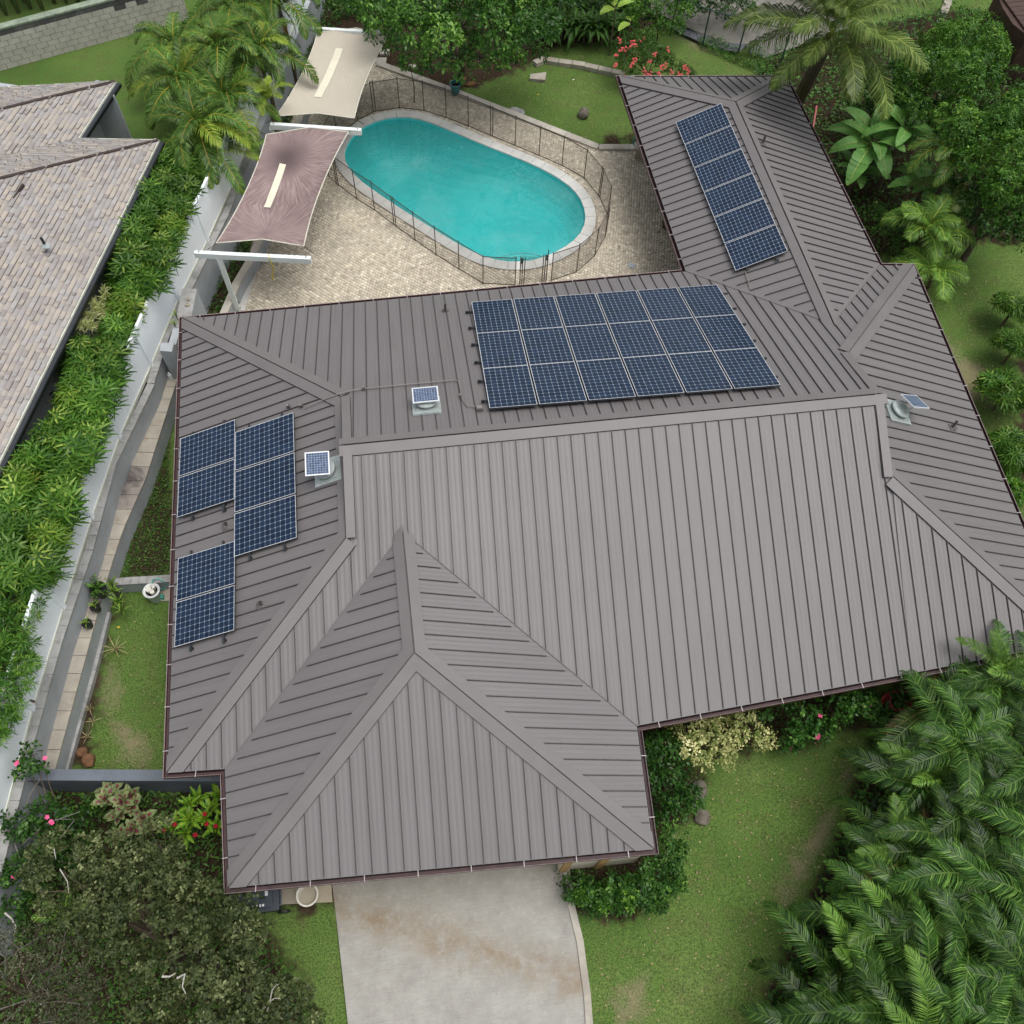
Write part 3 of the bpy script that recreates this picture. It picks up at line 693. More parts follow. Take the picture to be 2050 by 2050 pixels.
for nm, (ks, up) in PLANES.items():
    poly = [HP[k] for k in ks]; up = unit(up); e = V3((up[1], -up[0]))
    # slope surface as a best fit plane, for things that stand on it
    A_ = np.array([[p[0], p[1], 1] for p in poly]); sol = np.linalg.lstsq(A_, np.array([p[2] for p in poly]), rcond=None)[0]
    slopes[nm] = (sol, unit((-sol[0], -sol[1], 1)))
    nrm = slopes[nm][1]; cs = [p[:2] @ e for p in poly]; c0, c1 = min(cs), max(cs); k = int(math.ceil((c1-c0)/PAN)); c0 -= (k*PAN-(c1-c0))/2
    for i in range(k):
        a, b = c0+i*PAN, c0+(i+1)*PAN
        q = clip(clip(poly, e, a), e, b, False)
        if len(q) < 3: continue
        area = abs(sum(q[j-1][0]*q[j][1]-q[j][0]*q[j-1][1] for j in range(len(q))))/2
        if area < 1e-3: continue
        mb = MB(); mb.poly(q, M['roof'], uv=[((p[:2] @ e-a)/PAN, (p[:2] @ up)) for p in q])
        if np.cross(q[1]-q[0], q[2]-q[0])[2] < 0: pass
        # the standing seam on the pan's edge
        el = [p for p in q if abs(p[:2] @ e-a) < 1e-4]
        if i > 0 and len(el) >= 2:
            lo_, hi_ = min(el, key=lambda p: p[:2] @ up), max(el, key=lambda p: p[:2] @ up); d = hi_-lo_; ln = np.linalg.norm(d)
            if ln > .3:
                d = d/ln; s0 = .02
                if nm in INSET and any(near_seg(lo_, *v) for v in VALLEY): s0 = .17
                lo2, hi2 = lo_+d*s0, hi_-d*.05
                if (hi2-lo2) @ d > .1:
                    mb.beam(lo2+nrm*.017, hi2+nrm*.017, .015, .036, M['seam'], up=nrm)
        panels.append((area, mb))
panels.sort(key=lambda t: -t[0])
for ar, mb in panels[:298]: mb.build('roof_panel', house)
rest = MB()
for ar, mb in panels[298:]:
    b0 = len(rest.v); rest.v += mb.v; rest.f += [tuple(i+b0 for i in f) for f in mb.f]; rest.m += [rest.mi(mb.mats[i]) for i in mb.m]; rest.uvs += mb.uvs; rest.att += mb.att; rest.rib += mb.rib
o = rest.build('small_roof_panels', house); o['kind'] = 'stuff'

def cap_strip(mb, P, Q, T, w=.235, h=.046, s0=0., s1=0., eave=False):
    """one wing of a ridge or hip cap: from the edge line P-Q over the slope that holds T"""
    d = unit(Q-P); P = P-d*s0; Q = Q+d*s1; t = (T-P)-((T-P) @ d)*d; t = unit(t); nn = np.cross(d, t); nn = nn if nn[2] > 0 else -nn
    a, b = P+nn*(h+.006), Q+nn*(h+.006); c, e = Q+nn*h+t*w, P+nn*h+t*w
    if eave: ev_ = unit(T-P); e = P+nn*h+ev_*(w/(ev_ @ t))
    mb.poly([a, b, c, e], M['cap']); lip = -nn*(h-.004)+t*.012
    mb.poly([e, c, c+lip, e+lip], M['lip'])
def cap(name, P, Q, sides, **k):
    mb = MB(); P, Q = HP[P], HP[Q]
    for T in sides: cap_strip(mb, P, Q, HP[T], **k)
    mb.build(name, house)
cap('ridge_cap', 'PW', 'PE', ('A', 'C'), s0=.08, s1=.08)
cap('ridge_cap', 'RN', 'RS', ('C', 'F'), s0=.25); cap('ridge_cap', 'WS', 'WN', ('L', 'I'), s0=.25)
for a, b, s in (('A', 'GNW', ('L', 'B')), ('B', 'GSW', ('C', 'A')), ('H', 'GNE', ('I', 'G')), ('G', 'GSE', ('F', 'H')), ('D', 'RS', ('C', 'E')), ('E', 'RS', ('D', 'F')), ('K', 'WN', ('L', 'J')), ('J', 'WN', ('K', 'I'))):
    cap('hip_cap', a, b, s, w=.25, eave=True)
cap('rake_trim', 'GNW', 'PW', ('PE',), w=.2); cap('rake_trim', 'GSW', 'PW', ('PE',), w=.2)
cap('rake_trim', 'GNE', 'PE', ('PW',), w=.2); cap('rake_trim', 'GSE', 'PE', ('PW',), w=.2)
cap('gable_foot_trim', 'GNW', 'GSW', ('A',), w=.16); cap('gable_foot_trim', 'GNE', 'GSE', ('H',), w=.16)
for tri, sx in ((('GNW', 'PW', 'GSW'), .10), (('GSE', 'PE', 'GNE'), -.10)):
    mb = MB(); mb.poly([HP[k]+V3((sx, 0, -.03)) for k in tri], M['roof']); mb.build('gable_end', house)
for a, b in VALLEY:      # valley pans show as a narrow paler crease
    mb = MB(); P, Q = HP[a], HP[b]; mb.tube([P+V3((0, 0, .012)), Q+V3((0, 0, .012))], .012, M['cap'], 5); mb.build('valley_flashing', house)

# gutters, straps, fascia, soffit, walls
def ring(d): return offset(LOOP, d)
r0, r1, r2 = ring(.005), ring(.015), ring(.092)
ro = offset(LOOP, .104); n = len(LOOP)
for i in range(n):
    j = (i+1) % n; mb = MB(); a, b, c, d = r1[i], r1[j], r2[j], r2[i]; c2, d2 = ro[j], ro[i]; zt, zb = 2.475, 2.385
    mb.poly([(*a, zt), (*b, zt), (*b, zb), (*a, zb)], M['gutin']); mb.poly([(*a, zb), (*b, zb), (*c, zb), (*d, zb)], M['gutin'])
    mb.poly([(*d, zb), (*c, zb), (*c, zt), (*d, zt)], M['gutter']); mb.poly([(*d, zt), (*c, zt), (*c2, zt+.008), (*d2, zt+.008)], M['gutlip'])
    mb.poly([(*d2, zt+.008), (*c2, zt+.008), (*c2, zb-.006), (*d2, zb-.006)], M['gutter'])
    g = mb.build('gutter', house)
    L_ = np.linalg.norm(b-a); k = max(1, int(L_/.93)); e = unit(b-a); o_ = V3((e[1], -e[0]))
    for q in range(k):
        p = a+e*(L_*(q+.5)/k); s_ = MB(); s_.box((*(p+o_*.030), 2.487), .016, .15, .010, M['strap'], rz=math.atan2(e[1], e[0]))
        so = obj_of(s_.mesh('gutter_strap'), 'gutter_strap', g)
rin = offset(LOOP, -.02); rw = offset(LOOP, -.60)
for i in range(n):
    j = (i+1) % n; mb = MB(); mb.poly([(*r0[i], 2.49), (*r0[j], 2.49), (*r0[j], 2.30), (*r0[i], 2.30)], M['gutin']); mb.build('fascia', house)
    mb = MB(); mb.poly([(*r0[i], 2.30), (*r0[j], 2.30), (*rw[j], 2.305), (*rw[i], 2.305)], M['soffit']); mb.build('soffit', house)
wl = [p.copy() for p in rw]
k_ = unit(HP['E'][:2]-HP['D'][:2]); out_ = V3((k_[1], -k_[0])); wl[3] = wl[3]+out_*.2; wl[4] = wl[4]+out_*.2
wk = V3((1.9, 0.)); wl[10] = wl[10]+wk; wl[11] = wl[11]+wk      # deep lanai along the wing
for i in range(n):
    j = (i+1) % n; a, b = wl[i], wl[j]; e = unit(b-a); o_ = V3((e[1], -e[0]))
    mb = MB(); mb.prism([a, b, b-o_*.15, a-o_*.15], -.05, 2.31, M['wall']); w_ = mb.build('wall', house)
    L_ = np.linalg.norm(b-a)
    if i == 3:      # garage front: wide sectional door and the ochre piers beside it
        m0, m1 = a+e*1.4, a+e*5.6
        mb = MB()
        for s in range(5): c = (m0+m1)/2+o_*.02; mb.box((*c, .24+s*.45), 4.2, .05, .43, M['wall'], rz=math.atan2(e[1], e[0]))
        mb.build('garage_door', house)
        for t in (5.75, 6.9, 7.55):
            mb = MB(); c = a+e*t+o_*.015; mb.box((*c, 1.14), .16, .06, 2.28, M['ochre'], rz=math.atan2(e[1], e[0])); mb.build('wall_trim', house)
    elif L_ > 3:
        for q in range(int(L_//3)):
            c = a+e*(L_*(q+.5)/int(L_//3))+o_*.02; mb = MB(); mb.box((*c, 1.45), 1.5, .05, 1.1, M['gutin'], rz=math.atan2(e[1], e[0])); mb.build('window', house)
mb = MB(); a, b = gpt(1116, 1743, 0)[:2], gpt(1268, 1727, 0)[:2]; mb.prism(ccw([a, b, b+V3((.05, .5)), a+V3((.05, .5))]), -.02, 2.40, M['wall']); mb.build('wall', house)
for t in (.04, .50): c = a+(b-a)*t; mb = MB(); mb.box((*(c+V3((.05, -.02))), 1.19), .17, .06, 2.40, M['ochre'], rz=math.atan2(b[1]-a[1], b[0]-a[0])); mb.build('wall_trim', house)
# downpipe at the inner corner by the garage
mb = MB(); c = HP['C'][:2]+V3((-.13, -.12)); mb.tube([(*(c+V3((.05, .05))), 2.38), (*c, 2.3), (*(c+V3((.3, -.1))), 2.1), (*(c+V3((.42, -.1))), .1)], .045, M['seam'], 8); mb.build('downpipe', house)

# ------------------------------------------------------------------ on the roof
def on_slope(nm, u, v, h=0.):
    sol, nrm = slopes[nm]; p0 = V3((0, 0, sol[2]))+nrm*h; return at_plane(u, v, p0, nrm)
FW_, FH_ = 1.559, 1.046
mod_me = None
def make_module():
    me = {}
    mb = MB(); t = .046; w, h = FW_/2, FH_/2; r_ = .011
    for (x0, y0, x1, y1) in ((-w, -h, w, -h+r_), (-w, h-r_, w, h), (-w, -h+r_, -w+r_, h-r_), (w-r_, -h+r_, w, h-r_)):
        mb.box(((x0+x1)/2, (y0+y1)/2, 0), x1-x0, y1-y0, t, M['rail'], top=M['alu'])  # dark sides paint in the shadow of the gaps between modules
    me['frame'] = mb.mesh('module_frame')
    mb = MB(); mb.poly([(-w+r_, -h+r_, t/2-.004), (w-r_, -h+r_, t/2-.004), (w-r_, h-r_, t/2-.004), (-w+r_, h-r_, t/2-.004)], M['cells'], uv=[(0, 0), (1, 0), (1, 1), (0, 1)])
    mb.poly([(-w+r_, -h+r_, -t/2+.004), (-w+r_, h-r_, -t/2+.004), (w-r_, h-r_, -t/2+.004), (w-r_, -h+r_, -t/2+.004)], M['rail'])
    me['cells'] = mb.mesh('cell_laminate'); return me
MOD = make_module()
def module(cor, label, group):
    """cor: the four corners in space, long side first edge"""
    c = sum(cor)/4; X = ((cor[1]-cor[0])+(cor[2]-cor[3]))/2; Y = ((cor[3]-cor[0])+(cor[2]-cor[1]))/2
    sx, sy = np.linalg.norm(X), np.linalg.norm(Y); x = unit(X); z = unit(np.cross(x, Y)); 
    if z[2] < 0: z = -z
    y = np.cross(z, x)
    o = empty('solar_panel', c); m = Matrix(((x[0], y[0], z[0], c[0]), (x[1], y[1], z[1], c[1]), (x[2], y[2], z[2], c[2]), (0, 0, 0, 1)))
    o.matrix_world = m @ Matrix.Diagonal((sx/FW_, sy/FH_, 1, 1))
    tag(o, label, 'solar panel', group)
    obj_of(MOD['frame'], 'frame', o); obj_of(MOD['cells'], 'cell_laminate', o)
    return c, x, y, z
def rectify(C):
    """the true rectangle that fits four surveyed corners best"""
    c = sum(C)/4; X = (C[1]-C[0]+C[2]-C[3])/2; Y = (C[3]-C[0]+C[2]-C[1])/2; lx, ly = np.linalg.norm(X), np.linalg.norm(Y); x, y = X/lx, Y/ly
    if ly > 2.5*lx: x = unit(x-(x @ y)*y)
    s, d = unit(x+y), unit(x-y); x, y = unit(s+d), unit(s-d); X, Y = x*lx/2, y*ly/2; return [c-X-Y, c+X-Y, c+X+Y, c-X+Y]
def quad_grid(C, nx, ny, gx, gy):
    TL, TR, BR, BL = rectify(C)
    def B(s, t): return (TL*(1-s)+TR*s)*(1-t)+(BL*(1-s)+BR*s)*t
    for j in range(ny):
        for i in range(nx):
            s0, s1 = (i+gx/2)/nx, (i+1-gx/2)/nx; t0, t1 = (j+gy/2)/ny, (j+1-gy/2)/ny
            yield i, j, [B(s0, t0), B(s1, t0), B(s1, t1), B(s0, t1)]
ords = ['first', 'second', 'third', 'fourth', 'fifth', 'sixth', 'seventh', 'eighth', 'ninth']
H_ = .13
# eighteen on the north slope: portrait, three rows of six
C = [on_slope('north', *p, H_) for p in ((940.4, 605.9), (1440, 571), (1559.7, 771), (980.7, 820.2))]
rown = ['poolside row', 'middle row', 'ridge side row']
for i, j, q in quad_grid(C, 6, 3, .040, .006):
    module([q[0], q[3], q[2], q[1]], f'solar panel, {ords[i]} from left in the {rown[j]} of the large roof array', 'solar panels in the large array by the ridge')
for j in range(3):
    for f in (.25, .75):
        t = (j+f)/3; a = C[0]*(1-t)+C[3]*t; b = C[1]*(1-t)+C[2]*t; d = unit(b-a); nn = slopes['north'][1]
        mb = MB(); mb.beam(a-d*.16-nn*.05, b+d*.12-nn*.05, .045, .05, M['rail'], up=nn)
        for s in np.linspace(.02, .98, 7): mb.box(a*(1-s)+b*s-nn*.09, .06, .06, .08, M['rail'], ax=(d, np.cross(nn, d), nn))
        e_ = a-d*.12-nn*.05; mb.box(e_, .07, .05, .06, M['blackplastic'], ax=(d, np.cross(nn, d), nn))
        o = mb.build('mounting_rail'); tag(o, f'dark mounting rail, {"upper" if f < .5 else "lower"} one under the {rown[j]} of the large roof array', 'rail', 'mounting rails')
# west slope
SWC = [((360, 880), (471.5, 838), (470.5, 1004), (358, 1034), 2, 'left column', ['uppermost', 'second'], 0),
       ((471, 866), (588.5, 824), (595, 1080), (470.5, 1115), 3, 'middle column', ['uppermost', 'middle', 'lowest'], 0),
       ((355, 1117.5), (470, 1083), (471.5, 1265.5), (353, 1294.5), 2, 'bottom left pair', ['upper', 'lower'], 0)]
for tl, tr, br, bl, k, nmz, od, _ in SWC:
    C = [on_slope('west', *p, H_) for p in (tl, tr, br, bl)]
    for i, j, q in quad_grid(C, 1, k, .004, .035):
        module(q, f'dark blue solar panel, {od[j]} of the {nmz} on the left end slope', 'solar panels on the left end slope')
    nn = slopes['west'][1]
    for s in (.22, .78):
        a = C[0]*(1-s)+C[1]*s; b = C[3]*(1-s)+C[2]*s; d = unit(b-a); mb = MB(); mb.beam(a-d*.12-nn*.05, b+d*.16-nn*.05, .045, .05, M['rail'], up=nn)
        for t in np.linspace(.03, .97, 2*k): mb.box(a*(1-t)+b*t-nn*.09, .06, .06, .08, M['rail'], ax=(d, np.cross(nn, d), nn))
        mb.box(b+d*.09-nn*.08, .05, .05, .10, M['blackplastic'], ax=(d, np.cross(nn, d), nn))
        o = mb.build('mounting_rail'); tag(o, f'dark mounting rail, {"outer" if s < .5 else "inner"} one under the {nmz} of panels', 'rail', 'mounting rails')
# six up the wing
C = [on_slope('wing_west', *p, H_) for p in ((1351.5, 240), (1445, 212.5), (1579.5, 508), (1471, 540))]
for i, j, q in quad_grid(C, 1, 6, .004, .03):
    module(q, f'dark blue solar panel, {ords[j]} from the far end of the row on the back wing', 'solar panels in a row on the back wing')
nn = slopes['wing_west'][1]
for s in (.22, .78):
    a = C[0]*(1-s)+C[1]*s; b = C[3]*(1-s)+C[2]*s; d = unit(b-a); mb = MB(); mb.beam(a-nn*.05, b+d*.1-nn*.05, .045, .05, M['rail'], up=nn)
    for t in np.linspace(.03, .97, 10): mb.box(a*(1-t)+b*t-nn*.09, .06, .06, .08, M['rail'], ax=(d, np.cross(nn, d), nn))
    o = mb.build('mounting_rail'); tag(o, f'dark mounting rail, {"left" if s < .5 else "right"} one under the row on the back wing', 'rail', 'mounting rails')

# solar attic fans
def attic_fan(nm, u, v, tilt_to, label, hgt=.34, pw=.52, ph=.44, tilt=.35, elev=.0, face=None):
    p = on_slope(nm, u, v, 0); sol, nrm = slopes[nm]; d = unit((-nrm[0], -nrm[1], (nrm[0]**2+nrm[1]**2)/nrm[2])); x = np.cross(d, nrm)
    o = empty('attic_fan', p); tag(o, label, 'roof fan', 'solar attic fans')
    mb = MB(); mb.box(p+nrm*.03, .66, .66, .05, M['galv'], ax=(x, d, nrm)); mb.box(p+nrm*.06, .5, .5, .03, M['galv'], ax=(x, d, nrm)); mb.build('flashing', o)
    ax_ = unit(nrm*.7+V3((0, 0, 1))*.3); 
    def ringp(c, r): return [c+r*(math.cos(t)*x+math.sin(t)*d) for t in np.linspace(0, 2*math.pi, 25)[:-1]]
    def stack(pr, m, nm_):
        mb = MB(); rr = [ringp(p+nrm*z, r) for r, z in pr]
        for A, B in zip(rr, rr[1:]):
            for k in range(24): mb.poly([A[k], A[(k+1) % 24], B[(k+1) % 24], B[k]], m)
        mb.poly(rr[-1], m); return mb.build(nm_, o, smooth=False)
    stack([(.18, .06), (.18, .15)], M['galv'], 'throat'); stack([(.24, .13), (.26, .16), (.25, .18), (.17, .205), (.06, .215), (.01, .218)], M['galv'], 'dome')
    t_ = unit(tilt_to); zc = p+nrm*(hgt)+t_*elev; pn = unit(nrm*math.cos(tilt)+t_*math.sin(tilt)) if face is None else unit(face); px = unit(np.cross(t_, pn)); py = np.cross(pn, px)
    mb = MB(); mb.box(zc, pw, ph, .03, M['alu'], ax=(px, py, pn)); pf = mb.build('panel_frame', o)
    mb = MB(); a, b = px*(pw/2-.028), py*(ph/2-.028); c = zc+pn*.0165
    mb.poly([c-a-b, c+a-b, c+a+b, c-a+b], M['cells_small'], uv=[(0, 0), (1, 0), (1, 1), (0, 1)]); mb.build('cell_laminate', o)
    mb = MB()
    for s in (-.12, .12): mb.beam(p+nrm*.2+px*s, zc+px*s-pn*.015, .025, .02, M['galv'])
    mb.build('strut', o)
    return o
attic_fan('north', 854, 815, (0, -1, .2), 'small solar attic fan on the pool-side slope left of the large array', tilt=.30, pw=.60, ph=.44)
attic_fan('west', 658, 945, (-1, 0, .1), 'small solar attic fan on the left end slope beside the middle column of panels', hgt=.42, pw=.58, ph=.54, face=(.02, -.12, 1), elev=.04)
attic_fan('east', 1794, 826, (1, .2, -.35), 'small solar attic fan half hidden behind the right gable', hgt=.46, pw=.5, ph=.62, face=(.42, .30, 1), elev=.16)
# plumbing vents
for k, (nm, u, v, hh, lab) in enumerate((('north', 892, 625, .28, 'dark vent pipe on the pool-side slope left of the large array'), ('wing_east', 1527, 288, .30, 'dark vent pipe beside the back wing ridge'),
        ('east', 1906, 856, .26, 'dark vent pipe on the right end slope'), ('west', 454, 1053, .14, 'squat vent pipe between the panels on the left end slope'), ('west', 524, 1212, .16, 'squat vent pipe below the panels near the garage valley'))):
    p = on_slope(nm, u, v, 0); nrm = slopes[nm][1]; x = unit(np.cross((0, 1, 0), nrm)); y = np.cross(nrm, x); o = empty('vent_pipe', p); tag(o, lab, 'vent pipe', 'roof vent pipes')
    mb = MB(); mb.box(p+nrm*.012, .20, .20, .02, M['cap'], ax=(x, y, nrm)); mb.build('flashing', o)
    mb = MB(); mb.tube([p+nrm*.02, p+V3((0, 0, .06))], [.11, .06], M['pipe'], 12); mb.build('boot', o)
    mb = MB(); mb.tube([p, p+V3((0, 0, hh))], .036, M['pipe'], 10, cap=False); mb.tube([p, p+V3((0, 0, hh-.02))], .028, M['blackplastic'], 10); mb.build('pipe', o)
# conduits and their junction boxes
def conduit(pts, label, r=.014):
    P = [on_slope(nm, u, v, .055) for nm, u, v in pts]; mb = MB(); mb.tube(P, r, M['conduit'], 6); o = mb.build('conduit'); tag(o, label, 'conduit', 'roof conduits')
conduit([('west', 606, 818), ('west', 640, 803), ('west', 681, 788), ('north', 702, 782), ('north', 727, 778), ('north', 820, 769), ('north', 910, 761), ('north', 918, 764), ('north', 926, 800), ('north', 936, 813), ('north', 962, 815)], 'thin conduit running from the left panels to the large array')
conduit([('wing_west', 1492, 543), ('wing_west', 1500, 570), ('wing_west', 1503, 578), ('north', 1497, 582), ('north', 1440, 586)], 'short conduit dropping from the back wing panels to the large array')
for k, (nm, u, v, lab) in enumerate((('west', 577, 813, 'tiny black conduit clamp at the top of the middle panel column'), ('west', 603, 812, 'small brass-coloured conduit fitting above the left panels'), ('north', 728, 778, 'conduit clamp on the pool-side slope above the small fan'),
                                     ('north', 922, 793, 'conduit clamp in the bend beside the large array'), ('north', 960, 818, 'brown junction box at the lower left corner of the large array'))):
    p = on_slope(nm, u, v, .05); nrm = slopes[nm][1]; x = unit(np.cross((0, 1, 0), nrm)); y = np.cross(nrm, x); s = .16 if 'box' in lab else .07
    mb = MB(); mb.box(p, s, s, .09, M['pipe'], ax=(x, y, nrm)); mb.box(p+nrm*.048, s*.8, s*.8, .012, M['conduit'], ax=(x, y, nrm)); o = mb.build('junction_box'); tag(o, lab, 'junction box', 'conduit fittings')

# ------------------------------------------------------------------ driveway and apron
L_E = [gpt(*p)[:2] for p in ((660, 1740), (665, 1768), (675, 1851), (697, 2050), (706, 2120))]
R_E = [gpt(*p)[:2] for p in ((1116, 1700), (1124, 1724), (1135, 1807), (1154, 1886), (1168, 1992), (1172, 2050), (1174, 2120))]
far = V3((0, -9.))
mb = MB(); ol = L_E+[L_E[-1]+V3((.3, -9)), R_E[-1]+V3((.2, -9))]+R_E[::-1]
ol = [V3((-3.3, 3.2))]+ol+[V3((1.86, 3.2))]
mb.prism(ccw(ol), -.05, .035, M['drive']); tag(mb.build('driveway'), kind='structure')
kb = empty('driveway_kerb', (*R_E[2], 0)); tag(kb, 'narrow pale concrete kerb curving down the right side of the driveway', 'kerb')
ro_ = offset(R_E[1:], -.15, False)
for a, b, c, d in zip(R_E[1:], R_E[2:], ro_[1:], ro_):
    mb = MB(); mb.prism([a, b, c, d], -.05, .075, M['curb']); mb.build('kerb_length', kb)
a_ = [gpt(*p)[:2] for p in ((556, 1740), (559, 1811), (666, 1806), (662, 1740))]
mb = MB(); mb.prism(ccw(a_), -.05, .031, M['sandpad']); tag(mb.build('side_pad'), kind='structure')

# cream planter bowl on the pad
c = gpt(616, 1792, .3); o = empty('planter', (c[0], c[1], .031)); tag(o, 'empty round cream planter pot standing on the small pad beside the driveway', 'pot')
mb = MB(); mb.lathe((c[0], c[1], .031), [(.13, 0), (.17, .1), (.225, .30), (.24, .31), (.24, .335), (.205, .335), (.195, .31), (.18, .2)], M['whitepot'], 28); mb.build('bowl', o, smooth=False)
mb = MB(); mb.lathe((c[0], c[1], .031), [(.183, .21), (.1, .225), (.001, .215)], M['sandpad'], 24); mb.build('soil', o)
# wheeled refuse cart
c = gpt(519, 1797, .9); o = empty('refuse_cart', (c[0], c[1], 0), 0.05); tag(o, 'dark slate wheeled refuse cart with white label marks on its lid', 'refuse cart')
def cp(x, y, z): return (c[0]+x, c[1]+y, z)
mb = MB(); bt, tp = [(-.30, -.22), (.28, -.22), (.28, .22), (-.30, .22)], [(-.40, -.26), (.36, -.26), (.36, .26), (-.40, .26)]
for i in range(4):
    a, b = i, (i+1) % 4; mb.poly([cp(*bt[a], .06), cp(*bt[b], .06), cp(*tp[b], .9), cp(*tp[a], .9)], M['cartbody'])
mb.poly([cp(*p, .06) for p in bt[::-1]], M['cartbody']); mb.build('body', o)
mb = MB(); mb.box(cp(-.01, 0, .915), .84, .58, .03, M['cartlid']); mb.box(cp(-.05, 0, .945), .66, .42, .045, M['cartlid']); mb.box(cp(.0, -.235, .935), .5, .03, .02, M['cartlid']); mb.build('lid', o)
mb = MB(); mb.tube([cp(.45, -.2, .93), cp(.45, .2, .93)], .02, M['cartlid'], 8); mb.box(cp(.42, -.2, .92), .08, .03, .03, M['cartlid']); mb.box(cp(.42, .2, .92), .08, .03, .03, M['cartlid']); mb.build('handle', o)
for s in (-.24, .24):
    mb = MB(); mb.tube([cp(.36, s, .13), cp(.36, s*1.18, .13)], .13, M['blackplastic'], 14); mb.build('wheel', o)
mb = MB()
for q in range(4): mb.box(cp(-.10+q*.065, -.165, .971), .045, .05, .004, M['white'])
mb.box(cp(.16, .06, .971), .06, .10, .004, M['white']); mb.build('label_marks', o)

# ------------------------------------------------------------------ left boundary: terraced block walls, path and white fence
FB = [gpt(u, v, 1.35)[:2] for u, v in ((20, 1600), (48, 1490), (105, 1288), (167, 1107), (217, 926), (290, 777), (322, 678), (362, 594), (446, 424), (502, 279))]
FB = [FB[0]+(FB[0]-FB[1])*2.5]+FB; FB.append(FB[-1]+unit(FB[-1]-FB[-2])*6.8); FB.append(FB[-1]+unit(V3((.25, 1)))*3)
W_out = offset(FB, .20, False)       # toward the house
def strip(pa, pb, z0, z1, m, name, parent=None, top=None):
    mb = MB()
    for i in range(len(pa)-1): mb.prism([pa[i], pb[i], pb[i+1], pa[i+1]], z0, z1, top or m, m)
    return mb.build(name, parent)
rwall = empty('retaining_wall', (*FB[4], 0)); tag(rwall, 'long grey painted block retaining wall under the white fence', 'retaining wall')
strip(FB, offset(FB, .19, False), 0, 1.28, M['cmu'], 'wall_body', rwall)
def along(pl, s):
    for a, b in zip(pl, pl[1:]):
        L_ = np.linalg.norm(b-a)
        if s <= L_: return a+(b-a)*s/L_, unit(b-a)
        s -= L_
    return pl[-1], unit(pl[-1]-pl[-2])
def plen(pl): return sum(np.linalg.norm(b-a) for a, b in zip(pl, pl[1:]))
def blocks_along(pl, s0, s1, w, step, z, h, m, name, parent, off, gap=.008):
    s = s0
    while s < s1-.05:
        d = min(step, s1-s); p, e = along(pl, s+d/2); o_ = V3((e[1], -e[0])); c = p+o_*off
        mb = MB(); mb.box((*c, z+rnd.uniform(-.003, .003)), d-gap, w, h, m, rz=math.atan2(e[1], e[0])); mb.build(name, parent); s += step
blocks_along(FB, .5, plen(FB)-9.8, .205, .40, 1.31, .06, M['cmucap'], 'cap_block', rwall, .10)
# path slabs on the middle tier
PL = [gpt(u, v, .65)[:2] for u, v in ((86, 1541), (132, 1332), (167, 1165), (204, 1060), (254, 962), (287, 850), (337, 749))]
PRr = [gpt(u, v, .65)[:2] for u, v in ((110, 1541), (167, 1332), (212, 1165), (246, 1060), (290, 962), (326, 850), (358, 749))]
path = empty('garden_path', (*PL[3], 0)); tag(path, 'narrow raised path of square stone slabs between the grey walls', 'path')
strip([(a+(b-a)*.04) for a, b in zip(PL, PRr)], [(a+(b-a)*.98) for a, b in zip(PL, PRr)], 0, .60, M['cmu'], 'path_bed', path)
Lp = plen(PL); k = int(Lp/.44)
for i in range(k):
    (a, _), (b, _) = along(PL, Lp*i/k+.006), along(PL, Lp*(i+1)/k-.006); Lr = plen(PRr)
    (c, _), (d, _) = along(PRr, Lr*(i+1)/k-.006), along(PRr, Lr*i/k+.006)
    a, d = a+(d-a)*.0, d; mb = MB(); mb.prism(ccw([a, d, c, b]), .60, .65+rnd.uniform(-.004, .004), M['darkslab'] if i in (15, 16, 17, 9) else M['slab']); mb.build('path_slab', path)
# low outer curb wall of cap blocks beside the lawn
CL = [gpt(u, v, .12)[:2] for u, v in ((137, 1541), (196, 1332), (219, 1225))]
cl_ = [gpt(u, v, .12)[:2] for u, v in ((119, 1541), (178, 1332), (208, 1225))]
cw = empty('low_kerb_wall', (*CL[1], 0)); tag(cw, 'low kerb of weathered grey blocks along the side lawn', 'kerb wall')
mid_ = [(a+b)/2 for a, b in zip(CL, cl_)]
blocks_along(mid_, 0, plen(mid_), .20, .40, .06, .16, M['cmucap'], 'kerb_block', cw, 0)
strip([a for a in cl_], [gpt(u, v, .1)[:2] for u, v in ((100, 1541), (158, 1332), (195, 1225))], -.02, .06, M['cmu'], 'footing', cw)
# cross wall with a block cap
a, b = gpt(230, 1165, .45)[:2], gpt(345, 1158, .45)[:2]
xw = empty('cross_wall', (*a, 0)); tag(xw, 'short low block wall crossing the side lawn to the house', 'wall')
e = unit(b-a); L_ = np.linalg.norm(b-a); mb = MB(); mb.prism(ccw([a-e*.05+V3((e[1], -e[0]))*.09, b+V3((e[1], -e[0]))*.09, b-V3((e[1], -e[0]))*.09, a-e*.05-V3((e[1], -e[0]))*.09]), -.02, .42, M['cmu']); mb.build('wall_body', xw)
blocks_along([a, b], 0, L_, .2, .2, .445, .05, M['cmucap'], 'cap_block', xw, 0)
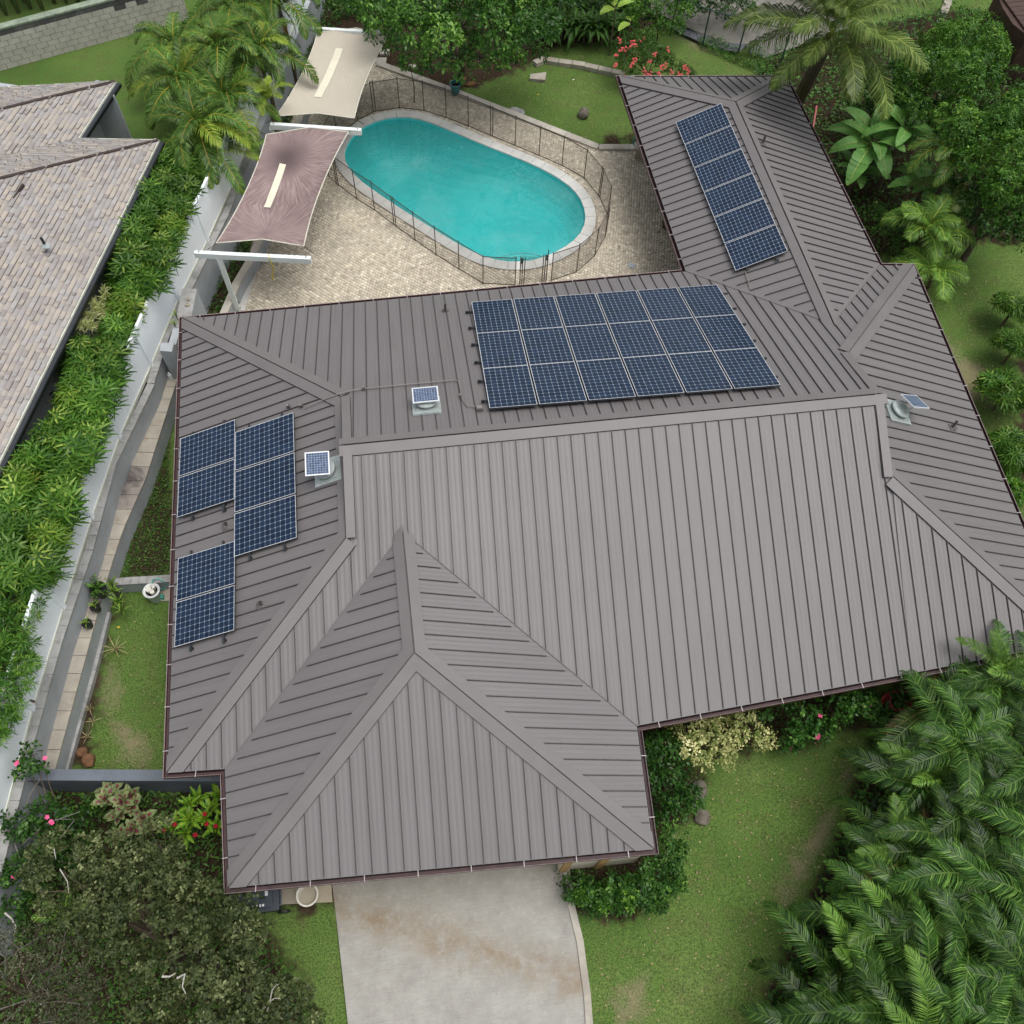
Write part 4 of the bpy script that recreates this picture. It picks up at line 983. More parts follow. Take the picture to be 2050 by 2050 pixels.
# tall pier and planter wall at the upper end of the path
def col_box(pts, zt, zb, m, name, parent, top=None):
    P = [gpt(u, v, zt)[:2] for u, v in pts]; mb = MB(); mb.prism(ccw(P), zb, zt, top or m, m); return mb.build(name, parent)
pier = empty('planter_wall', (*gpt(345, 700, 0)[:2], 0)); tag(pier, 'grey planter wall with square piers beside the white fence', 'planter wall')
col_box([(322, 686), (348, 686), (344, 704), (319, 702)], 1.9, 0, M['cmu'], 'pier', pier)
col_box([(347, 655), (362, 655), (352, 690), (337, 690)], 1.72, 0, M['cmu'], 'wall_body', pier)
col_box([(364, 578), (394, 578), (382, 640), (366, 655), (350, 655)], 1.75, 0, M['cmu'], 'pier', pier, M['cmucap'])
for u, v, r_, nm_, m_ in ((378, 599, .05, 'shell', 'sandpad'), (375, 610, .07, 'stone', 'sandpad'), (368, 636, .06, 'stone', 'cmucap'), (363, 640, .045, 'stone', 'white')):
    c = gpt(u, v, 1.78); mb = MB(); mb.lathe((c[0], c[1], 1.75), [(.02, 0), (r_, .02), (r_*.8, .06), (.01, .09)], M[m_], 9); o = mb.build('pebble'); tag(o, f'small {"shell shaped" if nm_ == "shell" else "tan" if m_ == "sandpad" else "grey" if m_ == "cmucap" else "white"} stone on top of the grey planter pier', 'stone', 'stones set on the planter pier')
# planter wall running on beside the pergola, below the deck edge
PW_ = [gpt(u, v, .5)[:2] for u, v in ((440, 628), (470, 560), (500, 510), (530, 440), (560, 330), (610, 190), (660, 80))]
tw = empty('deck_edge_wall', (*PW_[2], 0)); tag(tw, 'low grey wall along the left edge of the pool deck', 'wall')
o_ = offset(PW_, .22, False); strip(PW_, o_, 0, .48, M['cmu'], 'wall_body', tw)
blocks_along(PW_, 0, plen(PW_), .23, .6, .50, .05, M['curb'], 'cap_stone', tw, .11)
LG = [gpt(u, v, .031)[:2] for u, v in ((452, 628), (492, 545), (514, 545), (490, 620))]
mb = MB(); mb.prism(ccw(LG), 0, .036, M['coping']); o = mb.build('deck_step'); tag(o, 'pale stone landing on the deck beside the pergola post', 'step')

# the white fence, panel by panel
vf = empty('white_fence', (*FB[5], 0)); tag(vf, 'long white vinyl privacy fence on top of the grey retaining wall', 'fence')
Lf = plen(FB); step = 2.45; k = int(Lf/step); ZB, ZT = 1.28, 2.68
for i in range(k+1):
    s = i*step; p, e = along(FB, s); o_ = V3((e[1], -e[0])); c = p-o_*.04
    mb = MB(); mb.box((*c, (ZB+ZT+.08)/2), .125, .125, ZT-ZB+.10, M['vinyl'], rz=math.atan2(e[1], e[0])); mb.build('fence_post', vf)
    if i == k: break
    q, _ = along(FB, min(s+step, Lf-.01)); o2 = V3((unit(q-p)[1], -unit(q-p)[0])); a, b = p-o2*.04, q-o2*.04
    kk = 1; d = (b-a)/kk
    for j in range(kk):
        mb = MB(); c = a+d*(j+.5); mb.box((*c, (ZB+ZT)/2), np.linalg.norm(d)-.004, .03, ZT-ZB-.04, M['vinyl'], rz=math.atan2(d[1], d[0])); mb.build('fence_panel', vf)
    for z, w in ((ZB+.06, .07), (ZT, .08)):
        mb = MB(); mb.beam((*a, z), (*b, z), w, .12, M['vinylcap'] if z < 2 else M['vinyl']); mb.build('fence_rail', vf)
# front wall of the side yard
A0, B0 = gpt(48, 1562, 1.2)[:2], gpt(452, 1564, 1.2)[:2]; e = unit(B0-A0); o_ = V3((e[1], -e[0]))
mb = MB(); mb.prism(ccw([A0, B0, B0-o_*.24, A0-o_*.24]), -.05, 1.2, M['darkwall']); o = mb.build('front_wall'); tag(o, 'grey painted wall closing the side yard at the front corner of the house', 'wall')

# ------------------------------------------------------------------ neighbour's plot
NZ = 1.0
NB = [p.copy() for p in FB]
mb = MB(); poly = [V3((-60, -30)), V3((NB[0][0]-.0, -30))]+[p+V3((.02, 0)) for p in NB]+[V3((NB[-1][0]+2, 36)), V3((NB[-1][0]+4, 60)), V3((-60, 60))]
# fine strips so that the turf has relief
tris = tessellate_polygon([[Vector((p[0], p[1], 0)) for p in poly]])
mb = MB()
for t in tris: mb.poly([(*poly[i], NZ) for i in t], M['ground'])
tag(mb.build('neighbour_ground'), kind='structure')
mb = MB(); hs_ = [gpt(u, v, NZ)[:2] for u, v in ((100, 760), (330, 330), (420, 300), (480, 280), (520, 60), (560, 60), (500, 330), (300, 760), (60, 1500), (-60, 1500), (0, 950))]
mb.prism(ccw(hs_), NZ-.5, NZ+.006, M['soil']); tag(mb.build('hedge_bed'), kind='structure')

EZ = 3.2; SL = .34
Q = gpt(317, 281, EZ)[:2]; Qe = gpt(0, 919, EZ)[:2]; ev = unit(Qe-Q); inn = V3((ev[1], -ev[0]));
if inn[0] > 0: inn = -inn
Vp = gpt(155.5, 278, EZ)[:2]; Kn = gpt(230.6, 163, EZ)[:2]; evk = unit(Vp-Kn); inK = V3((evk[1], -evk[0]))
if inK[0] > 0: inK = -inK
nv = unit(Vp-Q); nin = V3((-nv[1], nv[0])); nin = nin if nin[1] < 0 else -nin
nvk = unit(gpt(0, 176, EZ)[:2]-Kn); nink = V3((-nvk[1], nvk[0])); nink = nink if nink[1] < 0 else -nink
def lift(p, o, i_): return V3((p[0], p[1], EZ+SL*((p-o) @ i_)))
def bis(o, a, b): return unit(a+b)/( (unit(a+b) @ a) )
nh = empty('neighbour_house', (*(Q+inn*4), NZ)); tag(nh, 'neighbouring house with a multicoloured shingle hip roof at the left edge', 'house')
hipQ, hipK, vals = bis(Q, inn, nin), bis(Kn, inK, nink), bis(Vp, inK, nin)
T1 = 7.0
P_E = [Q, Q+ev*20, Q+ev*20+inn*T1, Q+hipQ*T1]
P_N = [Vp+nv*0, Q, Q+hipQ*T1, Vp+vals*T1]
P_EK = [Kn, Vp, Vp+vals*T1, Kn+hipK*T1]
P_NK = [Kn+nvk*12, Kn, Kn+hipK*T1, Kn+hipK*T1+nvk*9]
def shingle_slope(poly, o, e, up, name, seed):
    rng = np.random.default_rng(seed); lifted = [lift(p, o, up) for p in poly]
    mb = MB(); mb.poly([q+V3((0, 0, -.012)) for q in lifted], M['shingle'], a=.45); mb.build(name+'_deck', nh)
    dn = unit(V3((*up, SL))); ex = V3((*e, 0)); nn = unit(np.cross(ex, dn)); nn = nn if nn[2] > 0 else -nn
    us = [(p-o) @ e for p in poly]; vs = [(p-o) @ up for p in poly]; EX = .125/math.sqrt(1+SL*SL)
    Vv, Ff, at_, mi = [], [], [], []; k = 0
    for r_ in range(int(max(0, min(vs))//EX), int(max(vs)/EX)+1):
        y = r_*EX; x = min(us)-rng.uniform(0, .5)
        while x < max(us):
            w = rng.choice([.10, .14, .18, .22, .28]); c = o+e*(x+w/2)+up*(y+EX/2)
            if inside(c, poly):
                t = rng.choice([.004, .026, .038], p=[.45, .3, .25]); p3 = lift(o+e*x+up*y, o, up); q = p3+ex*(w-.004); uu = dn*.125
                a0, b0, c0, d0 = p3+nn*t, q+nn*t, q+uu+nn*.001, p3+uu+nn*.001
                Vv += [a0, b0, c0, d0, p3-nn*.004, q-nn*.004]; Ff += [(k, k+1, k+2, k+3), (k+4, k+5, k+1, k)]; v = rng.choice([.05, .3, .45, .6, .8, 1.], p=[.1, .2, .22, .2, .18, .10])+rng.normal(0, .03)
                at_ += [min(1, max(0.001, v))]*2; mi += [0, 1]; k += 6
            x += w
    o_ = obj_of(quickmesh(name, np.array(Vv), Ff, [M['shingle'], M['shingleedge']], att=at_, mi=mi), name, nh)
    o_.matrix_parent_inverse = Matrix.Translation(nh.location).inverted(); o_['kind'] = 'stuff'
# only what the picture can reach is shingled piece by piece
def limit(poly, m): return poly
shingle_slope([Q, Q+ev*15.9, Q+ev*15.9+inn*4.5, Q+hipQ*4.5], Q, ev, inn, 'roof_shingles', 1)
shingle_slope([Vp, Q, Q+hipQ*4.5, Vp+vals*4.5], Q, nv, nin, 'roof_shingles', 2)
shingle_slope([Kn, Vp, Vp+vals*4.5, Kn+hipK*4.5], Kn, evk, inK, 'roof_shingles', 3)
shingle_slope([Kn+nvk*6, Kn, Kn+hipK*4.5, Kn+hipK*4.5+nvk*6], Kn, nvk, nink, 'roof_shingles', 4)
# the far side of the roof falls away again to the west
RZ_ = EZ+SL*4.5
def flat(pts, name): mb = MB(); mb.poly(pts, M['shingle'], a=.45); mb.build(name, nh)
def P3_(p, z): return V3((p[0], p[1], z))
flat([P3_(Q+hipQ*4.5, RZ_), P3_(Q+ev*15.9+inn*4.5, RZ_), P3_(Q+ev*15.9+inn*9, EZ), P3_(Q+inn*9-ev*.2, EZ)], 'west_slope')
flat([P3_(Vp+vals*4.5, RZ_), P3_(Q+hipQ*4.5, RZ_), P3_(Q+inn*9, EZ), P3_(Vp+inK*9, EZ)], 'west_slope')
flat([P3_(Kn+hipK*4.5, RZ_), P3_(Vp+vals*4.5, RZ_), P3_(Vp+inK*9, EZ), P3_(Kn+inK*9+evk*.5, EZ)], 'west_slope')
mb = MB(); g_ = Q+ev*15.8; mb.poly([P3_(g_, EZ-.02), P3_(g_+inn*9, EZ-.02), P3_(g_+inn*4.5, RZ_-.03)], M['cmu']); mb.build('gable_wall', nh)
mb = MB(); mb.prism(ccw([Q+ev*.7+inn*.75, Q+ev*15.7+inn*.75, Q+ev*15.7+inn*8.4, Q+ev*.7+inn*8.4]), NZ-.05, EZ-.12, M['cmu']); mb.build('wall', nh)
mb = MB(); mb.prism(ccw([Kn+evk*.7+inK*.75, Vp+evk*.3+inK*.75, Vp+evk*.3+inK*8.0, Kn+evk*.7+inK*8.0]), NZ-.05, EZ-.12, M['cmu']); mb.build('wall', nh)
for nm_, o, d in (('hip_line', Q, hipQ), ('hip_line', Kn, hipK)):
    mb = MB(); a = V3((*o, EZ+.02)); b = V3((*(o+d*4.5), EZ+SL*4.5+.02)); 
    for s in np.arange(0, 1, .03): p = a+(b-a)*s; mb.beam(p, a+(b-a)*(s+.029),   .10, .02, M['shingleedge'])
    mb.build(nm_, nh)
for a, b, i_ in ((Q, Q+ev*16, inn), (Kn, Vp, inK), (Vp, Q, nin), (Kn+nvk*8, Kn, nink)):
    mb = MB(); out = -i_
    mb.beam((*(a+out*.02), EZ-.07), (*(b+out*.02), EZ-.07), .03, .16, M['vinylcap']); mb.build('fascia', nh)
    if i_ is inn or i_ is inK:
        mb = MB(); mb.beam((*(a+out*.10), EZ-.10), (*(b+out*.10), EZ-.10), .14, .10, M['blackplastic']); mb.beam((*(a+out*.10), EZ-.045), (*(b+out*.10), EZ-.045), .10, .012, M['cartbody']); mb.build('gutter', nh)
    wa, wb = a+i_*.6, b+i_*.6; mb = MB(); mb.beam((*wa, (NZ+EZ)/2), (*wb, (NZ+EZ)/2), .12, EZ-NZ-.1, M['cmu']); mb.build('wall', nh)
# ridge of shingled gablet that pokes above the slope at the picture's edge
mb = MB(); p = on = gpt(47, 370, EZ+.8); 
mb.beam(gpt(47, 370, EZ+.86), gpt(6, 434, EZ+.72), .05, .10, M['shingleedge']); mb.build('gable_rake', nh)
mb = MB(); c = gpt(86, 483, EZ+.70); mb.tube([c-V3((0, 0, .1)), c+V3((0, 0, .12))], .04, M['blackplastic'], 8); mb.box(c-V3((-.05, .08, .09)), .2, .2, .02, M['galv']); o = mb.build('neighbour_vent'); tag(o, 'tiny vent with blue grey flashing on the shingle roof', 'vent pipe')

# buff block wall behind the neighbour's lawn
b0, b1 = gpt(-30, 151, NZ)[:2], gpt(380, 38, NZ)[:2]; e = unit(b1-b0); o_ = V3((e[1], -e[0])); Lw = np.linalg.norm(b1-b0); fz = math.atan2(e[1], e[0])
bw = empty('block_wall', (*b0, NZ)); tag(bw, 'buff concrete block wall behind the neighbouring lawn', 'wall')
mb = MB(); c = (b0+b1)/2-o_*.11; mb.box((*c, NZ+.66), Lw, .17, 1.36, M['mortar'], rz=fz); mb.build('wall_core', bw)
nrow = 7; bh = .19
for r_ in range(nrow):
    x = -.2*(r_ % 2)
    while x < Lw:
        s0, s1 = max(0, x), min(Lw, x+.40)
        if s1-s0 > .05:
            c = b0+e*(s0+s1)/2-o_*.10; drk = r_ == nrow-1 or (r_ == nrow-2 and rnd.random() < .14)
            mb = MB(); mb.box((*c, NZ+(r_+.5)*bh), s1-s0-.018, .205+rnd.uniform(-.006, .006), bh-.016, M['blockdark'] if drk else M['block'], rz=fz); mb.build('block', bw)
        x += .40
mb = MB(); c = b0+e*Lw/2-o_*.13; mb.box((*c, NZ+nrow*bh+.03), Lw, .30, .06, M['lichen'], rz=fz); mb.build('coping', bw)

# ------------------------------------------------------------------ pergola frames and shade sails
BZ = 2.5
def frame(p0, p1, q, label, rope=False):
    """T shaped frame: beam p0-p1 (pixels, top), leg foot at pixel q"""
    a, b = gpt(*p0, BZ), gpt(*p1, BZ); o = empty('sail_frame', (*gpt(*q, 0)[:2], 0)); tag(o, label, 'frame', 'white steel frames for the shade sails')
    mb = MB(); mb.beam(a-V3((0, 0, .09)), b-V3((0, 0, .09)), .13, .18, M['whitepaint']); mb.build('beam', o)
    f = gpt(*q, 0); mb = MB(); t = unit(b-a); s = np.clip((f-a) @ t, 0, np.linalg.norm(b-a)); tp = a+t*s; mb.beam(f, (tp[0], tp[1], BZ-.18), .13, .13, M['whitepaint'], up=(0, 1, .1)); mb.build('post', o)
    for s in (.04, .96): c = a*(1-s)+b*s; mb = MB(); mb.tube([c+V3((0, 0, -.02)), c+V3((0, 0, .05))], .02, M['galv'], 6); mb.build('eye_bolt', o)
    return a, b, t
frame((389, 504), (622, 516), (478, 625), 'nearest white sail frame with yellow rope hanging from its beam')
frame((541, 247), (723, 259), (560, 330), 'middle white sail frame between the cream and the mauve sail')
frame((625, 55), (801, 66), (664, 120), 'farthest white sail frame behind the cream sail')
# yellow rope over the near beam
a, b = gpt(538, 510, BZ+.02), gpt(545, 552, 1.6); mb = MB(); pts = [a+V3((0, .08, -.1)), a, a+V3((0, -.10, -.05))]+[a+V3((.04*math.sin(t*5), -.11, -.1-t*.75)) for t in np.linspace(.1, 1, 8)]
mb.tube(pts, .013, M['rope'], 5); pts2 = [p+V3((.05*math.sin(i), -.02, -.05)) for i, p in enumerate(pts[3:])]; mb.tube(pts2, .011, M['rope'], 5); o = mb.build('rope'); tag(o, 'frayed yellow rope looped over the nearest white beam', 'rope')

def sail(corners, tops, strip_px, zc, m, label, sag, inw):
    TL, TR, BR, BL = [gpt(*p, zc) for p in corners]; n_, k_ = 22, 34
    def S(s, t):
        b = inw
        p = (TL*(1-s)+TR*s)*(1-t)+(BL*(1-s)+BR*s)*t
        wv, hv = (TR-TL+BR-BL)/2, (BL-TL+BR-TR)/2
        p = p+wv*b*4*t*(1-t)*(.5-s)*1.15
        bt = tops[0]*(1-t)-tops[1]*t
        tri = max(0, 1-abs(s-.5)/.5)
        p = p-hv*bt*tri*abs(1-2*t)
        z = -sag*math.sin(math.pi*s)**.8*math.sin(math.pi*t)**.7+.05*math.sin(s*9+t*4)*math.sin(math.pi*t)*.3
        return p+V3((0, 0, z+.06))
    o = empty('shade_sail', (*((TL+BR)/2)[:2], 0)); tag(o, label, 'shade sail', 'shade sails over the pool deck')
    mb = MB()
    for i in range(n_):
        for j in range(k_):
            c = [(i/n_, j/k_), ((i+1)/n_, j/k_), ((i+1)/n_, (j+1)/k_), (i/n_, (j+1)/k_)]
            mb.poly([S(*q) for q in c], m, uv=[(q[0], 1-q[1]) for q in c])
    mb.build('cloth', o, smooth=True)
    mb = MB(); ring = [S(s, 0) for s in np.linspace(0, 1, 13)]+[S(1, t) for t in np.linspace(0, 1, 17)[1:]]+[S(s, 1) for s in np.linspace(1, 0, 13)[1:]]+[S(0, t) for t in np.linspace(1, 0, 17)[1:]]
    mb.tube([p+V3((0, 0, .004)) for p in ring], .017, M['hem'], 5); mb.build('hem', o)
    P = [gpt(*p, zc-sag*.8) for p in strip_px]; zz = zc-sag*.80+.05
    mb = MB()
    for j in range(8):
        t0, t1 = j/8, (j+1)/8; q = [P[0]*(1-t0)+P[3]*t0, P[1]*(1-t0)+P[2]*t0, P[1]*(1-t1)+P[2]*t1, P[0]*(1-t1)+P[3]*t1]
        q = [V3((x[0], x[1], 0)) for x in q]
        res = []
        for x in q:     # sit the strip on the cloth
            best = min(((np.hypot(*(S(s, t)[:2]-x[:2])), S(s, t)[2]) for s in np.linspace(.2, .8, 13) for t in np.linspace(.1, .9, 17)), key=lambda r_: r_[0]); res.append(V3((x[0], x[1], best[1]+.025)))
        mb.poly(res, M['strip'])
    mb.build('centre_strip', o)
    for p, d in ((TL, (-.6, .35)), (TR, (.5, .35)), (BR, (.5, -.35)), (BL, (-.6, -.35))):
        mb = MB(); mb.tube([p+V3((0, 0, .06)), p+V3((d[0]*.55, d[1]*.8, .02))], .010, M['string'], 4); mb.build('tie_cord', o)
sail([(636, 69), (783, 68), (710, 240), (553, 236)], (.055, -.045), [(674, 106), (688, 106), (644, 199), (629, 199)], 2.42, M['sail_a'], 'clean cream shade sail between the far and middle frames', .32, .115)
sail([(534, 273), (698, 268), (609, 496), (434, 490)], (.06, -.045), [(562, 335), (574, 335), (542, 419), (529, 419)], 2.42, M['sail_b'], 'mauve mildewed shade sail with dark radiating stains', .34, .12)

# ------------------------------------------------------------------ small things about the garden
c = gpt(912, 180, .2); o = empty('glazed_pot', (c[0], c[1], .02)); tag(o, 'turquoise glazed pot at the edge of the deck under the big tree', 'pot')
mb = MB(); mb.lathe((c[0], c[1], .03), [(.11, 0), (.15, .12), (.19, .38), (.215, .40), (.215, .44), (.18, .44), (.16, .30)], M['tealpot'], 22); mb.build('pot_body', o)
mb = MB(); mb.lathe((c[0], c[1], .03), [(.165, .34), (.01, .35)], M['soil'], 16); mb.build('soil', o)
def rock(u, v, sx, sy, sz, m, label, seed, group=None, name='garden_rock', cat='rock'):
    c = gpt(u, v, sz*.4); bm = bmesh.new(); bmesh.ops.create_icosphere(bm, subdivisions=3, radius=1); r_ = random.Random(seed)
    offs = [Vector((r_.uniform(-1, 1), r_.uniform(-1, 1), r_.uniform(-1, 1))).normalized() for _ in range(9)]
    for vt in bm.verts:
        d = 1.0
        for q, w in zip(offs, [.7, .75, .8, .72, .85, .78, .9, .8, .75]):
            k = vt.co.dot(q)
            if k > w: vt.co -= q*(k-w)*.9
        vt.co = Vector((vt.co.x*sx, vt.co.y*sy, vt.co.z*sz))
    me = bpy.data.meshes.new(name); bm.to_mesh(me); bm.free(); me.materials.append(M[m]); o = obj_of(me, name, loc=(c[0], c[1], sz*.35)); o.rotation_euler = (0, 0, r_.uniform(0, 3)); tag(o, label, cat, group); return o
rock(1168, 228, .24, .22, .26, 'stone', 'brown boulder in the middle of the back lawn', 4)
rock(1035, 222, .30, .20, .05, 'cmucap', 'flat grey stepping stone in the back lawn near the kerb', 5, name='stepping_stone', cat='stepping stone')
rock(178, 1522, .20, .16, .14, 'redrock', 'russet lava rock at the front corner of the side lawn, larger one', 8)
rock(164, 1505, .12, .14, .12, 'redrock', 'smaller russet lava rock at the front corner of the side lawn', 9)
rock(942, 168, .22, .12, .10, 'redrock', 'reddish flat rock in the bed right of the turquoise pot', 10)
rock(928, 158, .14, .10, .10, 'redrock', 'small reddish rock behind the turquoise pot', 11)
rock(1405, 1635, .2, .22, .12, 'stone', 'dark rock in the bed at the garage corner', 12)
rock(1398, 1585, .22, .30, .13, 'stone', 'long dark rock edging the bed beside the front lawn', 13)
# slabs and edging under the big tree
def slab(pts, z, m, name, label, cat, group=None):
    P = [gpt(u, v, z)[:2] for u, v in pts]; mb = MB(); mb.prism(ccw(P), -.03, z, M[m]); o = mb.build(name); tag(o, label, cat, group); return o
slab([(1062, 148), (1094, 144), (1091, 160), (1060, 157)], .09, 'slab', 'stone_slab', 'square tan stone slab beside the big tree', 'stone slab', 'stone slabs under the big tree')
slab([(752, 115), (774, 115), (772, 126), (750, 125)], .07, 'curb', 'stone_slab', 'grey stepping slab nearest the cream sail', 'stone slab', 'stone slabs under the big tree')
slab([(762, 98), (780, 98), (779, 108), (760, 108)], .07, 'curb', 'stone_slab', 'grey stepping slab second from the cream sail', 'stone slab', 'stone slabs under the big tree')
slab([(818, 128), (836, 130), (834, 136), (816, 133)], .05, 'curb', 'stone_slab', 'small grey stepping slab under the big tree crown', 'stone slab', 'stone slabs under the big tree')
eg = empty('lawn_edging', (*gpt(1150, 125, 0)[:2], 0)); tag(eg, 'row of tan edging stones along the top of the back lawn', 'edging')
E0 = [gpt(u, v, .1)[:2] for u, v in ((1070, 126), (1088, 118), (1160, 128), (1215, 140), (1250, 148))]
blocks_along(E0, 0, plen(E0), .26, .52, .05, .16, M['slab'], 'edging_stone', eg, 0, gap=.02)
# hose, pump and bottle
def tank(u, v, label):
    c = gpt(u, v, .5); o = empty('pool_pump', (c[0], c[1], 0)); tag(o, label, 'pump')
    mb = MB(); mb.lathe((c[0], c[1], 0), [(.17, 0), (.18, .3), (.20, .34), (.20, .42)], M['galv'], 24); mb.build('drum', o)
    mb = MB(); mb.lathe((c[0], c[1], 0), [(.205, .40), (.215, .44), (.19, .46), (.15, .42)], M['white'], 24); mb.build('rim', o)
    for dx, dy, r_ in ((-.06, .04, .085), (.04, .08, .05), (.03, -.05, .055)):
        mb = MB(); mb.tube([(c[0]+dx, c[1]+dy, .38), (c[0]+dx, c[1]+dy, .47)], r_, M['whitepot'], 14); mb.build('cap', o)
    mb = MB(); mb.box((c[0]+.18, c[1]-.06, .12), .06, .1, .12, M['teal']); mb.build('valve', o)
tank(301, 1180, 'round white topped pump drum standing by the low cross wall')
P = [gpt(u, v, .02)[:2] for u, v in ((302, 1205), (345, 1203), (345, 1170), (318, 1172))]; mb = MB(); mb.prism(ccw(P), -.02, .05, M['sandpad']); tag(mb.build('pump_pad'), 'tan concrete pad under the pump drum', 'pad')
mb = MB(); hp = [gpt(304, 1168, .50), gpt(306, 1160, .56), gpt(316, 1158, .56), gpt(327, 1164, .5), gpt(334, 1172, .3)]; mb.tube(hp, .014, M['teal'], 6); mb.tube([gpt(318, 1179, .15), gpt(326, 1180, .12), gpt(333, 1174, .14), gpt(340, 1176, .1)], .014, M['teal'], 6); tag(mb.build('hose'), 'teal hose arching from the pump drum over the cross wall', 'hose')
c = gpt(338, 748, .9); o = empty('bottle', (c[0], c[1], .65)); tag(o, 'white plastic bottle at the head of the slab path by the pier', 'bottle')
mb = MB(); mb.lathe((c[0], c[1], .65), [(.055, 0), (.06, .02), (.06, .2), (.03, .25), (.025, .29), (.001, .295)], M['white'], 14); mb.build('bottle_body', o)
# hose reel and block at the wing eave
c = gpt(1275, 290, .3); mb = MB()
for k in range(5): mb.tube([(c[0]+.16*math.cos(t), c[1]+.05*math.sin(t)+k*.012, .42+.16*math.sin(t)+.01*k) for t in np.linspace(0, 2*math.pi, 19)], .012, M['teal'], 5)
tag(mb.build('hose_coil'), 'coiled teal hose hanging by the back wing eave', 'hose')
mb = MB(); c = gpt(1283, 315, .0); mb.box((c[0], c[1], .22), .42, .3, .44, M['sandpad'], rz=-.2); mb.box((c[0]-.05, c[1], .47), .5, .36, .06, M['curb'], rz=-.2); tag(mb.build('stone_block'), 'tan stone block standing at the back wing eave', 'block')
# folding chair half under the wing eave
o = empty('garden_chair', (*gpt(1335, 450, 0)[:2], .03)); tag(o, 'dark brown folding chair half under the back wing eave', 'chair')
for k, (u, v) in enumerate(((1332, 428), (1337, 470))):
    c = gpt(u, v, 0)[:2]
    mb = MB(); mb.tube([(c[0]-.32, c[1]+.1, .03), (c[0]+.05, c[1], .85)], .014, M['post'], 5); mb.build('leg', o)
    mb = MB(); mb.tube([(c[0]+.02, c[1]+.1, .03), (c[0]-.32, c[1], .45)], .014, M['post'], 5); mb.build('leg', o)
c = gpt(1338, 450, .45); mb = MB()
for k in range(5): mb.box((c[0]-.16+k*.08, c[1], .45), .055, .42, .018, M['post'])
mb.build('seat', o)
mb = MB(); c = gpt(1262, 508, .03); 
# small drain cover in the paving
mb = MB(); c = gpt(1264, 532, .03); mb.box((c[0], c[1], .036), .26, .20, .02, M['cmu'], rz=-.6); tag(mb.build('drain_cover'), 'small dark drain cover in the paving right of the gate', 'drain cover')
for k, (u, v, lab) in enumerate(((722, 272, 'brown leaf floating at the far left of the pool'), (1077, 466, 'tiny dark leaf floating near the gate end of the pool'))):
    c = gpt(u, v, -.07); mb = MB(); s = .06 if k == 0 else .03
    mb.poly([c+V3((-s, 0, .004)), c+V3((0, -s*.5, .006)), c+V3((s, 0, .02)), c+V3((0, s*.6, .006))], M['redrock']); tag(mb.build('fallen_leaf'), lab, 'leaf', 'leaves on the pool')
c = gpt(1629, 242, .4); mb = MB(); mb.beam((c[0]-.1, c[1]-.3, .35), (c[0]+.1, c[1]+.35, .75), .06, .06, M['redmetal']); tag(mb.build('red_pole'), 'short red painted pole leaning in the shade behind the back wing', 'pole')
# fence, slope and pebble bed behind the garden
SL0 = pxpoly([(1290, -60), (1300, 40), (1360, 60), (1440, 90), (1530, 118), (1700, 60), (1700, -60)])
mb = MB(); P = ccw(SL0); mb.poly([(*p, .0+max(0, (p[1]-31.5)*.22)+.03) for p in P], M['gravelslope']); tag(mb.build('scree_slope'), kind='structure')
mb = MB(); P = ccw(pxpoly([(1330, 38), (1375, 50), (1440, 66), (1520, 90), (1530, 112), (1450, 100), (1400, 84), (1352, 62)], .12)); mb.poly([(*p, .13) for p in P], M['stream']); tag(mb.build('pebble_bed'), kind='structure')
gf = empty('chainlink_fence', (*gpt(1405, 92, 0)[:2], 0)); tag(gf, 'dark green chain link fence at the back of the garden', 'fence')
GF = [gpt(u, v, 0)[:2] for u, v in ((1290, 52), (1342, 72), (1405, 95), (1475, 116), (1560, 135))]
for p in GF: mb = MB(); mb.tube([(*p, 0), (*p, 1.55)], .03, M['greenfence'], 7); mb.build('post', gf)
for a, b in zip(GF, GF[1:]):
    mb = MB(); mb.tube([(*a, 1.5), (*b, 1.5)], .022, M['greenfence'], 6); mb.build('top_rail', gf)
    mb = MB(); mb.poly([(*a, .03), (*b, .03), (*b, 1.5), (*a, 1.5)], M['linknet']); mb.build('netting', gf)
# far right: wooden shed roof and kerb beyond the lawn
o = empty('shed', (*gpt(2040, 30, 0)[:2], 0)); tag(o, 'dark brown timber shed at the top right corner', 'shed')
S_ = [gpt(u, v, 2.)[:2] for u, v in ((1998, -20), (2010, 10), (2030, 42), (2060, 66), (2200, 90), (2200, -60))]
mb = MB(); mb.prism(ccw(S_), 0, 1.9, M['timber']); mb.build('wall', o)
for k in range(10):
    t = k/10; a = S_[0]*(1-t)+S_[3]*t; mb = MB(); 
    b = S_[5]*(1-t)+S_[4]*t; a2 = S_[0]*(1-t-.092)+S_[3]*(t+.092); b2 = S_[5]*(1-t-.092)+S_[4]*(t+.092)
    mb.prism(ccw([a, a2, b2, b]), 1.9, 1.98, M['timber']); mb.build('roof_board', o)
mb = MB(); mb.tube([gpt(2008, -10, 1.6), gpt(2022, 20, 1.5)], .03, M['galv'], 6); mb.build('downpipe', o)
K0 = [gpt(u, v, .05)[:2] for u, v in ((1902, -30), (1897, 5), (1888, 28))]
ke = empty('garden_edging', (*K0[1], 0)); tag(ke, 'pale kerb edging the far lawn at the top right', 'kerb')
blocks_along(K0, 0, plen(K0), .3, .8, .05, .12, M['slab'], 'edging_length', ke, 0)

